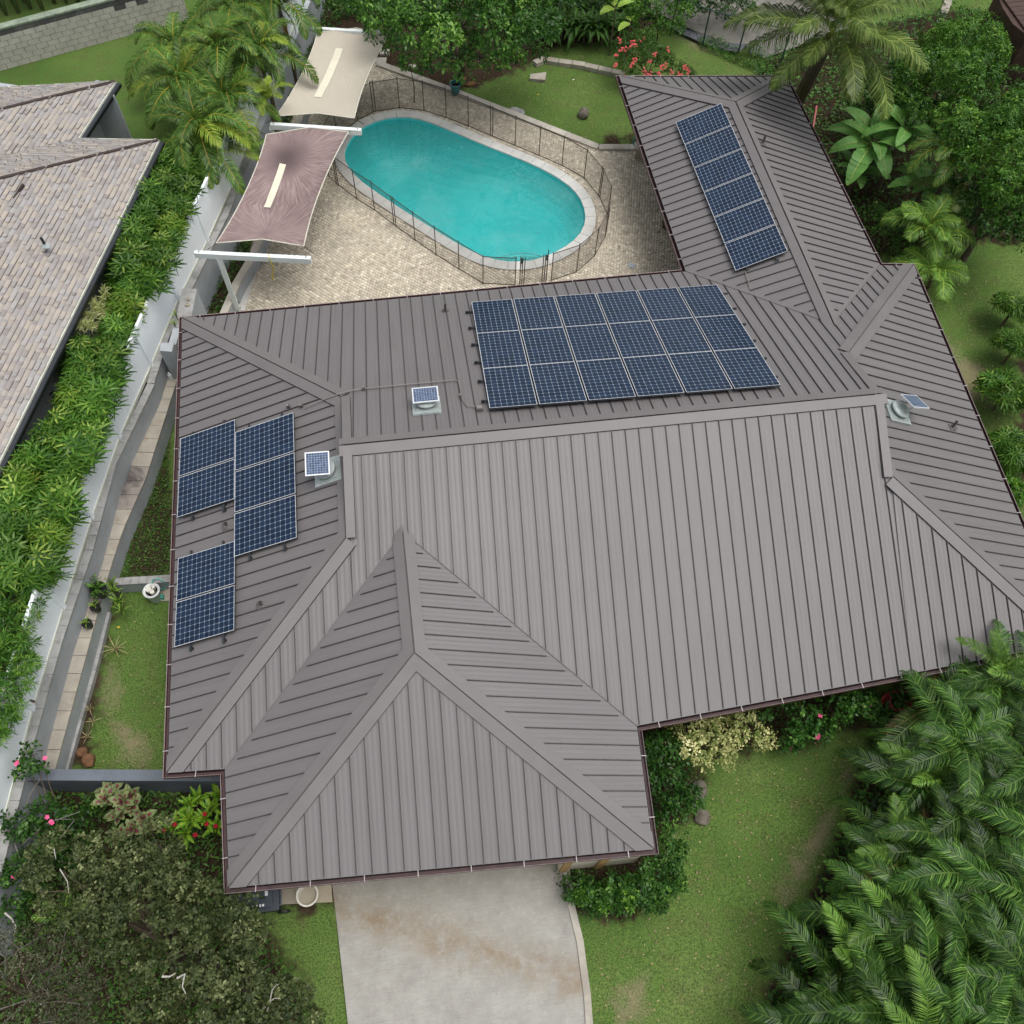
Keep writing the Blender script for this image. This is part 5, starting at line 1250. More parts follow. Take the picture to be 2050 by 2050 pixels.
# ------------------------------------------------------------------ plants
def rot_to(d, up=V3((0, 0, 1))):
    """columns: forward d, side, up"""
    d = unit(d); s = np.cross(up, d); s = unit(s) if np.linalg.norm(s) > 1e-4 else V3((0, 1, 0)); return d, s, np.cross(d, s)
def frond_mesh(name, mat, L_=1.9, W=.42, n=30, e0=65, e1=-25, seed=0, droop=.25, lw=.035, stem=.12, fold=.35, mat_stem=None, twist=0., profile=.55, curl=0.):
    """a feather leaf growing along +x from the origin"""
    r_ = np.random.default_rng(seed); V, F, A, MI = [], [], [], []
    K = 14; el = np.radians(np.linspace(e0, e1, K)); seg = L_/(K-1); P = [V3((0, 0, 0))]
    az_ = np.linspace(0, curl, K)
    for k in range(K-1): P.append(P[-1]+seg*V3((math.cos(el[k])*math.cos(az_[k]), math.cos(el[k])*math.sin(az_[k]), math.sin(el[k]))))
    P = np.array(P)
    def pt(t):
        x = t*(K-1); i = min(int(x), K-2); f = x-i; p = P[i]*(1-f)+P[i+1]*f; d = unit(P[min(i+1, K-1)]-P[max(i, 0)]) if i+1 < K else unit(P[-1]-P[-2]); return p, d
    # rachis
    for k in range(K-1):
        w0, w1 = .020*(1-k/K)+.004, .020*(1-(k+1)/K)+.004; s = V3((-math.sin(az_[k]), math.cos(az_[k]), 0)); b = len(V)
        V += [P[k]-s*w0+V3((0, 0, .004)), P[k]+s*w0+V3((0, 0, .004)), P[k+1]+s*w1+V3((0, 0, .004)), P[k+1]-s*w1+V3((0, 0, .004))]; F.append((b, b+1, b+2, b+3)); A.append(.99); MI.append(1)
    for sd_ in (-1, 1):
        for i in range(n):
            t = stem+(1-stem)*(i+.5)/n+r_.normal(0, .003); t = min(.995, t); p, d = pt(t); side = unit(np.cross((0, 0, 1), d))*sd_; nn = np.cross(d, side)*sd_
            q = (t-stem)/(1-stem); ln = W*(math.sin(math.pi*min(1, q*.82+.16))**profile)*r_.uniform(.88, 1.1)*(1 if q < .85 else 1.-(q-.85)*3.)
            fw = .55+.7*q+r_.normal(0, .06); up = fold*(1-q*.6)+r_.normal(0, .10)
            l = unit(side+d*fw+nn*up); e = unit(l*1.+V3((0, 0, -1))*(droop*1.6+r_.uniform(0, .15))); p1 = p+l*ln*.5; p2 = p1+e*ln*.5
            wv = unit(np.cross(l, nn))*lw*.5; b = len(V); v = float(np.clip(.42+.20*r_.normal()+(.12 if i % 2 else 0), .01, 1))
            V += [p-wv*.6, p+wv*.6, p1+wv, p1-wv, p2]; F += [(b, b+1, b+2, b+3), (b+3, b+2, b+4, b+4)]; A += [v, min(1, v+.1)]; MI += [0, 0]
    # the tips are triangles: keep them as degenerate-free tris
    me = bpy.data.meshes.new(name); faces = [f if f[2] != f[3] else f[:3] for f in F]
    me.from_pydata([tuple(v) for v in V], [], faces); me.materials.append(mat); me.materials.append(mat_stem or mat)
    me.polygons.foreach_set('material_index', MI); me.attributes.new('v', 'FLOAT', 'FACE').data.foreach_set('value', np.array(A, 'f')); me.update(); return me
def trunk_mesh(p0, p1, r0, r1, m, name='trunk', bend=.0, n=9, rings=8, ringed=False):
    mb = MB(); p0, p1 = V3(p0), V3(p1); pts, rs = [], []
    for k in range(rings+1):
        t = k/rings; pts.append(p0*(1-t)+p1*t+V3((bend*math.sin(math.pi*t), -bend*.5*math.sin(math.pi*t), 0))); rs.append((r0*(1-t)+r1*t)*(1.07 if ringed and k % 2 else 1))
    mb.tube(pts, rs, m, n); return mb
def place_fronds(root, c, meshes, n, name='frond', e=(10, 60), size=(.85, 1.15), seed=0, phase=None):
    """copies of the shared frond meshes round the growing point c; e is extra pitch in degrees (young leaves stand up)"""
    r_ = random.Random(seed); ph = r_.uniform(0, 6.28) if phase is None else phase; out = []
    for k in range(n):
        az_ = ph+k*2.39996+r_.uniform(-.2, .2); t = (k+.5)/n; pitch = R(e[0]*(1-t)+e[1]*t+r_.uniform(-6, 6))
        o = bpy.data.objects.new(name, r_.choice(meshes)); link(o, root); o.matrix_parent_inverse = Matrix.Translation(root.location).inverted()
        s = r_.uniform(*size)*(1-.25*t)
        o.matrix_basis = Matrix.Translation(Vector(c)) @ Euler((r_.uniform(-.2, .2), -pitch, az_)).to_matrix().to_4x4() @ Matrix.Diagonal((s, s, s, 1))
        out.append(o)
    return out
def palm(name, u, v, zc, meshes, n, label, cat, group=None, seed=0, trunk=(.09, .06), m='bark', e=(-10, 45), size=(.85, 1.15), foot=None, z0=0., dead=None, bend=.1, ringed=False):
    c = gpt(u, v, zc); f = V3(foot) if foot is not None else V3((c[0], c[1], z0)); o = empty(name, f); tag(o, label, cat, group)
    mb = trunk_mesh(f, c-V3((0, 0, .05)), trunk[0], trunk[1], M[m], bend=bend, ringed=ringed); mb.build('trunk', o)
    place_fronds(o, c, meshes, n, e=e, size=size, seed=seed)
    if dead: place_fronds(o, c-V3((0, 0, .15)), dead[0], dead[1], name='dead_frond', e=(-75, -45), size=(.6, .9), seed=seed+5)
    return o

FR = {}
FR['lush'] = [frond_mesh('lush_frond', L['palm_lush'], 3.0, .52, 66, 76, -74, s, droop=.60, lw=.027, fold=.30, curl=cv, mat_stem=L['palm_rib']) for s, cv in ((1, .5), (2, -.7), (3, 1.1), (4, -1.2), (5, .15))]
FR['lush_tip'] = [frond_mesh('young_frond', L['palm_bright'], 2.1, .42, 52, 74, -30, s, droop=.4, lw=.026, fold=.5, curl=cv, mat_stem=L['palm_rib']) for s, cv in ((11, .4), (12, -.5))]
FR['areca'] = [frond_mesh('areca_frond', L['palm'], 2.5, .52, 46, 72, -62, s, droop=.40, lw=.040, fold=.35, curl=cv, mat_stem=L['areca_rib']) for s, cv in ((21, .3), (22, -.4), (23, .6), (24, -.1))]
FR['areca_y'] = [frond_mesh('areca_frond', L['palm_yel'], 2.2, .50, 42, 72, -45, s, droop=.35, lw=.040, fold=.4, curl=cv, mat_stem=L['areca_rib']) for s, cv in ((25, .3), (26, -.3))]
FR['dead'] = [frond_mesh('dead_frond', L['dead'], 1.5, .32, 22, 20, -70, s, droop=.8, lw=.022, fold=-.2, mat_stem=L['dead']) for s in (31, 32)]
FR['coco'] = [frond_mesh('coconut_frond', L['coco'], 4.3, 1.0, 74, 42, -34, s, droop=.85, lw=.052, fold=.05, curl=cv, stem=.2, profile=.4, mat_stem=L['palm_yel']) for s, cv in ((41, .2), (42, -.25), (43, .45), (44, -.5))]
FR['fan'] = [frond_mesh('light_frond', L['palm_bright'], 1.5, .54, 30, 60, -34, s, droop=.45, lw=.036, fold=.3, curl=cv, mat_stem=L['palm_yel']) for s, cv in ((51, .3), (52, -.4), (53, 0))]

# --- the palm thicket beside the front lawn
TH = [(1850, 1425, 2.5), (1960, 1375, 2.6), (2060, 1405, 2.8), (1905, 1505, 2.8), (2025, 1540, 2.9), (1830, 1590, 2.2), (1965, 1640, 2.8), (2070, 1690, 3.0), (1865, 1700, 2.6), (1775, 1740, 1.9), (1950, 1780, 2.9), (1850, 1815, 2.6), (2050, 1835, 3.1), (1745, 1870, 2.1), (1920, 1905, 2.9), (1825, 1945, 2.6), (2015, 1965, 3.1), (1665, 1960, 1.8), (1740, 2020, 2.3), (1905, 2045, 2.9), (1630, 2070, 1.7), (1800, 2100, 2.6), (2030, 2075, 3.1)]
def tiers(pts, cuts, names):
    band = [sum(p[1] > c for c in cuts) for p in pts]; out = [''] * len(pts)
    for b in set(band):
        ids = sorted([i for i in range(len(pts)) if band[i] == b], key=lambda i: pts[i][0]); m = len(ids)
        for r_, i in enumerate(ids): out[i] = ('leftmost' if r_ == 0 else 'rightmost' if r_ == m-1 else ords[r_]+' from left') + ' in the ' + names[b]
    return out
TL_ = tiers(TH, (1430, 1600, 1735, 1850, 1960), ['tier over the roof edge', 'second tier below the roof', 'third tier below the roof', 'fourth tier below the roof', 'fifth tier', 'tier along the bottom edge'])
SIDE = {0: 'at the corner of the house roof', 1: 'overhanging the roof edge', 10: 'beside the bare strip of lawn', 22: 'at the lower left end of the thicket'}
for k, (u, v, z) in enumerate(TH):
    lab = 'feathery palm of the front thicket, ' + TL_[k]
    palm('palm', u, v, z-.65, FR['lush'], 11, lab, 'palm', 'palms in the thicket beside the front lawn', seed=100+k, e=(-22, 38), size=(.74, 1.0), trunk=(.07, .05))
    o = [q for q in bpy.data.objects if q.name.startswith('palm') and q.type == 'EMPTY'][-1] if False else None
    if k % 4 == 1:
        t = palm('palm', u+25, v-20, z-.3, FR['lush_tip'], 5, 'lighter young palm by the ' + TL_[k], 'palm', 'palms in the thicket beside the front lawn', seed=200+k, e=(0, 35), size=(.8, 1.), trunk=(.05, .04))


FR['brown'] = [frond_mesh('browning_frond', L['brown'], 1.7, .38, 30, 40, -50, s, droop=.5, lw=.030, fold=.1, curl=cv, mat_stem=L['dead']) for s, cv in ((61, .3), (62, -.4))]
for o in [q for q in bpy.data.objects if q.type == 'EMPTY' and q.name.startswith('palm')][::4]:
    place_fronds(o, V3(o.children[0].bound_box[0])*0+V3((o.location[0], o.location[1], 2.0)), FR['brown'], 2, name='brown_frond', e=(-10, 5), size=(.8, 1.), seed=int(o.location[0]*10))
# --- areca palms by the cream sail
AR = [(404, 268, 3.7, 15, 'arching green areca palm nearest the shingle roof'), (372, 178, 3.7, 14, 'tall areca palm leaning over the neighbouring lawn'), (440, 120, 3.9, 14, 'areca palm beside the right end of the buff block wall'), (470, 30, 3.9, 14, 'areca palm at the top of the group beyond the block wall'),
      (560, 20, 3.8, 13, 'areca palm behind the far white sail frame'), (520, 120, 3.8, 14, 'areca palm in the middle of the group left of the cream sail'), (455, 215, 3.6, 13, 'areca palm in the middle of the group over the mauve sail corner'), (445, 320, 3.0, 9, 'lowest areca palm between the hedge and the mauve sail'), (352, 110, 3.2, 9, 'small areca palm at the left edge of the group')]
for k, (u, v, z, n_, lab) in enumerate(AR):
    palm('areca_palm', u, v, z-.9, FR['areca']*3+FR['areca_y'], n_+4, lab, 'palm', 'areca palms beside the shade sails', seed=300+k, e=(-38, 30), size=(.86, 1.12), dead=(FR['dead'], 4), z0=1. if u < 480 else 0.)
palm('areca_palm', 535, 205, 2.9, FR['areca_y'], 8, 'bright yellow-green young areca palm touching the cream sail', 'palm', 'areca palms beside the shade sails', seed=371, e=(-25, 50), size=(.5, .65))

# --- coconut palm
cf = gpt(1590, 215, 0)
palm('coconut_palm', 1664, 72, 5.0, FR['coco'], 27, 'big coconut palm with long drooping fronds behind the back wing', 'coconut palm', seed=12, trunk=(.26, .17), e=(-30, 50), size=(.64, .86), foot=cf, bend=.0, ringed=True)
palm('small_palm', 1905, 325, 2.8, FR['areca'], 11, 'young coconut palm with thin fronds right of the banana plant', 'palm', 'small palms along the right boundary', seed=61, e=(-15, 30), size=(.8, 1.05), trunk=(.08, .06))
palm('small_palm', 1935, 375, 2.2, FR['coco'], 8, 'thin drooping palm at the foot of the bright trees by the side lawn', 'palm', 'small palms along the right boundary', seed=66, e=(-20, 25), size=(.42, .55), trunk=(.07, .05))
palm('small_palm', 1852, 462, 1.9, FR['fan'], 14, 'bright green feathery palm just beyond the right roof corner', 'palm', 'small palms along the right boundary', seed=62, e=(-28, 30), size=(.95, 1.25), trunk=(.07, .05))
palm('small_palm', 1868, 545, 1.2, FR['fan'], 12, 'lowest yellow-green palm hugging the right roof edge', 'palm', 'small palms along the right boundary', seed=63, e=(-35, 15), size=(.85, 1.1), trunk=(.06, .05))

# --- lady palm hedge
def fan_clump(seed, mat, n=32, rad=.44, hgt=.46, nl=8, ll=.45, lw=.064):
    """domed head of hand-shaped leaves round the origin"""
    r_ = np.random.default_rng(seed); V, F, A = [], [], []
    for k in range(n):
        az_ = k*2.39996; cz = 1-1.05*(k+.5)/n; sz = math.sqrt(max(0, 1-cz*cz)); d = V3((sz*math.cos(az_), sz*math.sin(az_), cz)); rr = r_.uniform(.75, 1.1)
        p = V3((d[0]*rad*rr, d[1]*rad*rr, d[2]*hgt*rr)); f = unit(d+V3((0, 0, .25))+r_.normal(0, .22, 3)); f_, s, u = rot_to(f)
        v0 = float(np.clip(.34+.20*r_.normal()+.12*cz, 0.01, .95)); a0 = r_.uniform(0, .5)
        for j in range(nl):
            a = (j/(nl-1)-.5)*3.9+a0; ln = ll*r_.uniform(.8, 1.1)*(1-.12*abs(j/(nl-1)-.5)*2)
            l = unit(.42*f_+math.cos(a)*(-.15*f_+u*1.)+math.sin(a)*s); p1 = p+l*ln*.5; p2 = p1+unit(l+V3((0, 0, -.45)))*ln*.5; w = unit(np.cross(l, f_))*lw/2; b = len(V)
            V += [p-w*.35, p+w*.35, p1+w, p1-w, p2-w*.3, p2+w*.3]; F += [(b, b+1, b+2, b+3), (b+3, b+2, b+5, b+4)]; v = min(1, max(.01, v0+r_.normal(0, .10))); A += [v, v]
    return quickmesh('fan_leaf_head', np.array(V), F, [mat], att=A)
FC = [fan_clump(s, L['rhapis'] if s % 8 else L['rhapis_yel']) for s in range(1, 9)]
EV = [320, 370, 410, 450, 500, 540, 570, 600, 650, 700, 740, 790, 830, 870, 900, 950, 1000, 1050, 1100, 1150]
EL = [292, 272, 258, 240, 215, 208, 210, 215, 205, 118, 122, 112, 100, 70, 40, -10, -20, -30, -30, -30]
ER = [425, 425, 412, 402, 384, 366, 335, 312, 312, 292, 290, 256, 252, 240, 215, 195, 165, 160, 140, 112]
HG = []
for i_, v in enumerate(np.arange(330, 1160, 37)):
    l_, r_ = np.interp(v, EV, EL)+44, np.interp(v, EV, ER)-(58 if v < 620 else 70 if v < 980 else 50); k_ = max(1, int(round((r_-l_)/62))+1) if r_ > l_+25 else 1
    for q in range(k_): HG.append(((l_+r_)/2 if k_ == 1 else l_+(r_-l_)*q/(k_-1), float(v)+rnd.uniform(-9, 9)+(8 if q % 2 else -8)))
bandname = lambda v: 'hedge top by the areca palms' if v < 420 else 'hedge stretch above the cream shrub' if v < 600 else 'hedge stretch below the cream shrub' if v < 760 else 'middle hedge stretch by the fence' if v < 900 else 'lower hedge stretch by the fence'
HGc = [0, 420, 600, 760, 900, 9999]; HGn = {}
def hpos(u, v):
    b = bandname(v); HGn[b] = HGn.get(b, 0)+1; return HGn[b]
num = ['first', 'second', 'third', 'fourth', 'fifth', 'sixth', 'seventh', 'eighth', 'ninth', 'tenth', 'eleventh', 'twelfth', 'thirteenth', 'fourteenth', 'fifteenth', 'sixteenth', 'seventeenth', 'eighteenth', 'nineteenth', 'twentieth']
for k, (u, v) in enumerate(HG):
    zt = 2.9; c = gpt(u, v, zt); bx = V3((-.85, .15, 0)); o = empty('lady_palm', (c[0]+bx[0], c[1]+bx[1], NZ)); tag(o, f'lady palm clump, {num[hpos(u, v)-1]} from the top in the {bandname(v)}', 'palm', f'lady palms in the {bandname(v)}')
    h = obj_of(FC[k % len(FC)], 'leaf_head', o, rot=(rnd.uniform(-.15, .15), rnd.uniform(-.15, .15), rnd.uniform(0, 6.3)), scale=rnd.uniform(.78, .98)); h.location = (-bx[0], -bx[1], zt-NZ-.2)
    h = obj_of(FC[(k*3+1) % len(FC)], 'leaf_head', o, rot=(0, 0, rnd.uniform(0, 6.3)), scale=rnd.uniform(.65, .8)); h.location = (-bx[0]+rnd.uniform(-.55, -.25), -bx[1]+rnd.uniform(-.2, .2), zt-NZ-.70)
    mb = MB()
    for q in range(4): a = q*1.57; mb.tube([(c[0]+bx[0]+.12*math.cos(a), c[1]+bx[1]+.12*math.sin(a), NZ), (c[0]+.2*math.cos(a), c[1]+.2*math.sin(a), zt-.35)], .016, M['bark'], 5)
    mb.build('cane', o)

# --- broad-leaved crowns
def crown_mesh(name, mat, blobs, n, size=.11, ratio=.42, cluster=6, seed=0, spread=.09, jitter=.35, up=.35, inner=.25, droop=.15, lumps=9, lump_r=(.26, .44), core_w=.40, out=.84):
    """leaves in small sprays over several overlapping lobes; blobs = (x, y, z, rx, ry, rz)"""
    r_ = np.random.default_rng(seed); B0 = np.array(blobs, float)
    if lumps:
        sub = []; core = []
        for b in B0:
            sub.append([*b[:3], *(b[3:]*.74)]); core.append(1)
            for q in range(lumps):
                d = r_.normal(size=3); d[2] = abs(d[2])*.9-.25; d /= np.linalg.norm(d); s = r_.uniform(*lump_r); sub.append([*(b[:3]+d*b[3:]*(out+r_.uniform(-.12, .14))), *([b[3]*s]*3)]); core.append(0)
        B = np.array(sub)
    else: B = B0; core = [0]*len(B0)
    core = np.array(core)
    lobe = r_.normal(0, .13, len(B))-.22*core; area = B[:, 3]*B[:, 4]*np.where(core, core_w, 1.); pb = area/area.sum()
    k = n//cluster; bi = r_.choice(len(B), k, p=pb); d = r_.normal(size=(k, 3)); d[:, 2] = np.abs(d[:, 2])*1.1-.35; d /= np.linalg.norm(d, axis=1)[:, None]
    # lumpy surface: leaf sprays gather on boughs, gaps stay between them
    fr_ = 1.6; lump = np.sin(d[:, 0]*fr_*2.1+bi*1.7)*np.sin(d[:, 1]*fr_*2.4+bi*.9+1)*np.sin(d[:, 2]*fr_*2.2+2*bi)
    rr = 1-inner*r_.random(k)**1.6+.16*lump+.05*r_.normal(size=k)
    keep = (lump > -.42) | (r_.random(k) < .35); d, rr, bi = d[keep], rr[keep], bi[keep]; k = len(d)
    C = B[bi, :3]+d*B[bi, 3:]*rr[:, None]
    for i, b in enumerate(B):        # drop sprays buried deep inside another lobe
        q = np.linalg.norm((C-b[:3])/b[3:], axis=1); m = (q > .80) | (bi == i); C, d, bi, rr = C[m], d[m], bi[m], rr[m]
    k = len(C); tone = np.clip(.36+.14*r_.normal(size=k)+.35*(rr-.9)+lobe[bi], .0, 1)  # core and deeper sprays darker: shade inside the crown put into leaf tone
    cd = d+V3((0, 0, up))+r_.normal(0, jitter, (k, 3)); cd /= np.linalg.norm(cd, axis=1)[:, None]
    m = cluster; Cc = np.repeat(C, m, 0); D = np.repeat(cd, m, 0); K = k*m
    s = np.cross(D, r_.normal(size=(K, 3))); s /= np.linalg.norm(s, axis=1)[:, None]+1e-9; t = np.cross(D, s)
    l = s*1.0+D*r_.uniform(.1, .8, (K, 1)); l /= np.linalg.norm(l, axis=1)[:, None]
    p0 = Cc+l*spread*.25+r_.normal(0, spread*.35, (K, 3)); ln = size*r_.uniform(.7, 1.25, (K, 1)); w = np.cross(l, D); w /= np.linalg.norm(w, axis=1)[:, None]+1e-9; w = w*ln*ratio*.5
    pm = p0+l*ln*.5+D*ln*.06; pt_ = p0+l*ln+V3((0, 0, -droop))*ln
    V = np.stack([p0, pm+w, pt_, pm-w], 1).reshape(-1, 3); F = np.arange(K*4).reshape(-1, 4)
    att = np.clip(np.repeat(tone, m)+r_.normal(0, .14, K), .01, 1)
    return quickmesh(name, V, F, [mat], att=att)
def limbs(name, base, blobs, m, parent, r0=.12, seed=0, n=None):
    r_ = random.Random(seed); mb = MB(); base = V3(base); cen = np.mean([b[:3] for b in blobs], 0); fork = base*.55+V3(cen)*.45; fork[2] = base[2]+(min(b[2] for b in blobs)-base[2])*.5
    mb.tube([base, (base+fork)/2+V3((.05, .04, 0)), fork], [r0, r0*.85, r0*.7], m, 8); mb.build('trunk', parent)
    for b in blobs[:n or len(blobs)]:
        mb = MB(); q = V3(b[:3]); mid_ = (fork+q)/2+V3((r_.uniform(-.15, .15), r_.uniform(-.15, .15), .1)); mb.tube([fork, mid_, q], [r0*.55, r0*.38, r0*.15], m, 6)
        for k in range(4):
            d = V3((r_.gauss(0, 1), r_.gauss(0, 1), r_.gauss(.2, .6))); d = unit(d); mb.tube([mid_*(.4)+q*.6, q*.8+mid_*.2+d*b[3]*.5, q+d*b[3]*.85], [r0*.18, r0*.1, r0*.03], m, 5)
        mb.build('limb', parent)
def tree(name, pts, label, cat, mat, n, group=None, base=None, z0=0., bark='bark', r0=.12, seed=0, **k):
    """pts: lobes as (u, v, z, r in metres[, flattening])"""
    blobs = []
    for q in pts:
        c = gpt(q[0], q[1], q[2]); f = q[4] if len(q) > 4 else .75; blobs.append((*c, q[3], q[3], q[3]*f))
    cen = np.mean([b[:3] for b in blobs], 0); f = V3((cen[0], cen[1], z0)) if base is None else V3((*gpt(*base, z0)[:2], z0))
    o = empty(name, f); tag(o, label, cat, group); limbs(name, f, blobs, M[bark], o, r0, seed)
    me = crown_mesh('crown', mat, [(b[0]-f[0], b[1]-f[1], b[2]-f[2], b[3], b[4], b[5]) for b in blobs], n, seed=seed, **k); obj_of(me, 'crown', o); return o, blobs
# big glossy tree over the back lawn
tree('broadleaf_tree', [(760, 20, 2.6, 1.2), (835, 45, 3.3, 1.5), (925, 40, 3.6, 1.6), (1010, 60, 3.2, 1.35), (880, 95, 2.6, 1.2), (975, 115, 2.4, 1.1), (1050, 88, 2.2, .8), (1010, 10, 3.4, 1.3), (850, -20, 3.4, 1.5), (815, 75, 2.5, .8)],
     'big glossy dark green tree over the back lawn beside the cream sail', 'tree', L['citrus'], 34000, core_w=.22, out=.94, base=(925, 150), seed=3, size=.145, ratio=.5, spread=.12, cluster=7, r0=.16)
tree('flowering_branch', [(808, 72, 2.6, .34, .6), (830, 85, 2.3, .3, .6)], 'spray of yellowish blossom hanging at the tip of the far sail frame', 'branch', L['varieg'], 500, seed=8, size=.07, spread=.06, cluster=5, r0=.02)
# mound of bright trees on the right
tree('broadleaf_tree', [(1945, 120, 3.0, 1.3), (2035, 190, 3.4, 1.6), (1870, 200, 3.0, 1.2), (1955, 225, 3.4, 1.5), (1890, 120, 2.6, .9)], 'bright green bushy tree at the top right, farthest from the house', 'tree', L['tree'], 42000, core_w=.2, out=.95, group='bright bushy trees at the right', seed=31, size=.105, spread=.08, cluster=8)
tree('broadleaf_tree', [(1840, 240, 2.6, .9), (1800, 215, 2.3, .8), (1885, 130, 2.2, .9), (1780, 165, 2.0, .9), (1735, 195, 1.5, .8), (1830, 180, 2.4, .9)], 'sparse green tree in the shade between the coconut palm and the banana plant', 'tree', L['dark'], 17000, group=None, seed=32, size=.12, spread=.09, cluster=6)
tree('broadleaf_tree', [(1960, 320, 3.2, 1.3), (2040, 300, 3.6, 1.4), (2055, 380, 3.2, 1.3)], 'bright green tree at the right edge behind the young coconut palm', 'tree', L['tree'], 30000, core_w=.2, out=.95, group='bright bushy trees at the right', seed=33, size=.105, spread=.08, cluster=8)
tree('broadleaf_tree', [(1985, 425, 2.3, 1.0), (2045, 455, 2.4, 1.1), (1950, 380, 2.2, .8)], 'darker lower tree at the right edge above the side lawn', 'tree', L['dark'], 11000, seed=34, size=.12, spread=.08, cluster=7)
tree('shrub', [(1985, 70, 1.2, .9), (1930, 55, 1.0, .8)], 'low green shrub on the far lawn at the top right', 'shrub', L['tree'], 5000, seed=35, size=.09, spread=.07, cluster=6, r0=.04)
# right boundary
for k, (u, v, z, r_, mt, lab) in enumerate(((2054, 585, 1.6, .5, 'fern', 'light green bamboo-like plant at the right edge, upper one'), (2060, 660, 1.6, .5, 'fern', 'green bamboo-like plant at the right edge, second from the top'), (2039, 760, 1.5, .65, 'fern', 'dark feathery plant at the right edge, third from the top'),
                                             (2054, 880, 1.4, .6, 'fern', 'feathery plant at the right edge above the yellowish bush'), (2030, 975, .9, .4, 'crotony', 'small yellowish bush at the right edge below the feathery plants'))):
    c = gpt(u, v, z); o = empty('boundary_plant', (c[0], c[1], 0)); tag(o, lab, 'plant', 'plants along the right edge')
    if mt == 'crotony':
        obj_of(crown_mesh('foliage', L[mt], [(0, 0, z*.7, r_, r_, r_*.7)], 1400, seed=k, size=.11, spread=.08, cluster=5), 'foliage', o)
    else:
        for j in range(5): a = j*1.3; h = obj_of(FC[(k+j) % 8], 'leaf_head', o, rot=(rnd.uniform(-.3, .3), rnd.uniform(-.3, .3), a), scale=r_*1.25); h.location = (r_*.75*math.cos(a), r_*.75*math.sin(a), z*(.30+.13*j))
    mb = MB(); [mb.tube([(c[0]+.05*i, c[1], 0), (c[0]+.12*(i-1), c[1]+.1*(i-1), z*.8)], .015, M['bark'], 5) for i in range(3)]; mb.build('cane', o)
tree('shrub', [(1790, 455, 1.2, .62), (1800, 490, .9, .5), (1770, 425, 1.0, .4)], 'soft blue-green shrub against the back wing eave', 'shrub', L['fern'], 4500, seed=36, size=.085, ratio=.25, spread=.07, cluster=7, r0=.03)

# --- banana plants
def blade(name, mat, L_=1.7, W=.55, e0=55, e1=-30, seed=0, notch=.3, K=14, stalk=.18, fold=.18, ribw=.016, heart=0.):
    r_ = np.random.default_rng(seed); V, F, A, RB = [], [], [], []; el = np.radians(np.linspace(e0, e1, K)); P = [V3((0, 0, 0))]
    for k in range(K-1): P.append(P[-1]+L_/(K-1)*V3((math.cos(el[k]), 0, math.sin(el[k]))))
    for k in range(K-1):
        t0, t1 = k/(K-1), (k+1)/(K-1)
        def wd(t): return 0.012 if t < stalk else W*.5*max(.02, math.sin(math.pi*min(1, ((t-stalk)/(1-stalk))**.8*.93+.07)))**.6
        w0, w1 = wd(t0), wd(t1); d = unit(P[k+1]-P[k]); up = V3((-d[2], 0, d[0])); rb = min(w0*.8, ribw*(1-t0)+.005) if t0 > stalk else ribw*.5
        for sd_ in (-1, 1):
            nt = r_.uniform(0, notch) if r_.random() < .4 else 0; gap = d*(L_/(K-1))*.12*(nt > 0)
            s = V3((0, sd_, 0)); b = len(V); dr = -abs(r_.normal(0, .04))*(nt > 0)
            V += [P[k]+s*rb, P[k+1]+s*rb-gap, P[k+1]+s*w1*(1-nt*.4)+up*(fold*w1+dr)-gap, P[k]+s*w0+up*(fold*w0)]; F.append((b, b+1, b+2, b+3)); A.append(float(np.clip(.45+.12*r_.normal(), .05, 1))); RB.append(0)
        b = len(V); V += [P[k]-V3((0, rb, 0))+up*.01, P[k]+V3((0, rb, 0))+up*.01, P[k+1]+V3((0, rb, 0))+up*.01, P[k+1]-V3((0, rb, 0))+up*.01]; F.append((b, b+1, b+2, b+3)); A.append(.9 if not heart else .4); RB.append(1 if not heart or t0 < heart else 0)
    return quickmesh(name, np.array(V), F, [mat], att=A, rib=RB)
BL = [blade('banana_leaf', L['banana'], 1.75, .58, 50, -32, s) for s in (1, 2, 3)]
BS = [blade('banana_leaf', L['banana'], 1.25, .46, 60, -20, s) for s in (4, 5)]
def banana(u, v, z, meshes, n, label, seed, size=(.85, 1.1), e=(-22, 30), z0=0, tr=.09, mm='bark', cat='banana plant', group='banana plants', name='banana_plant'):
    c = gpt(u, v, z); o = empty(name, (c[0], c[1], z0)); tag(o, label, cat, group); mb = trunk_mesh((c[0], c[1], z0), c-V3((0, 0, -.03)), tr, tr*.6, M[mm]); mb.build('stem', o)
    place_fronds(o, c, meshes, n, name='leaf', e=(e[0]-6, e[1]-12), size=size, seed=seed); return o
banana(1745, 292, 1.9, BL, 13, 'large banana plant with broad paddle leaves beside the back wing', 5, size=(1.0, 1.25))
banana(1790, 250, 1.5, BS, 6, 'smaller banana plant behind the large one', 6)
banana(1812, 262, 2.5, BL, 9, 'banana plant with broad leaves between the large one and the bushy trees', 14, size=(.85, 1.05))
banana(1712, 350, 1.0, BS, 6, 'low banana sucker in front of the large banana plant', 15)
banana(1850, 375, 1.4, BL, 9, 'low banana plant under the young coconut palm', 7, size=(.7, .9))
banana(1905, 420, 1.1, BL, 6, 'banana sucker at the edge of the side lawn', 9, size=(.8, 1.))
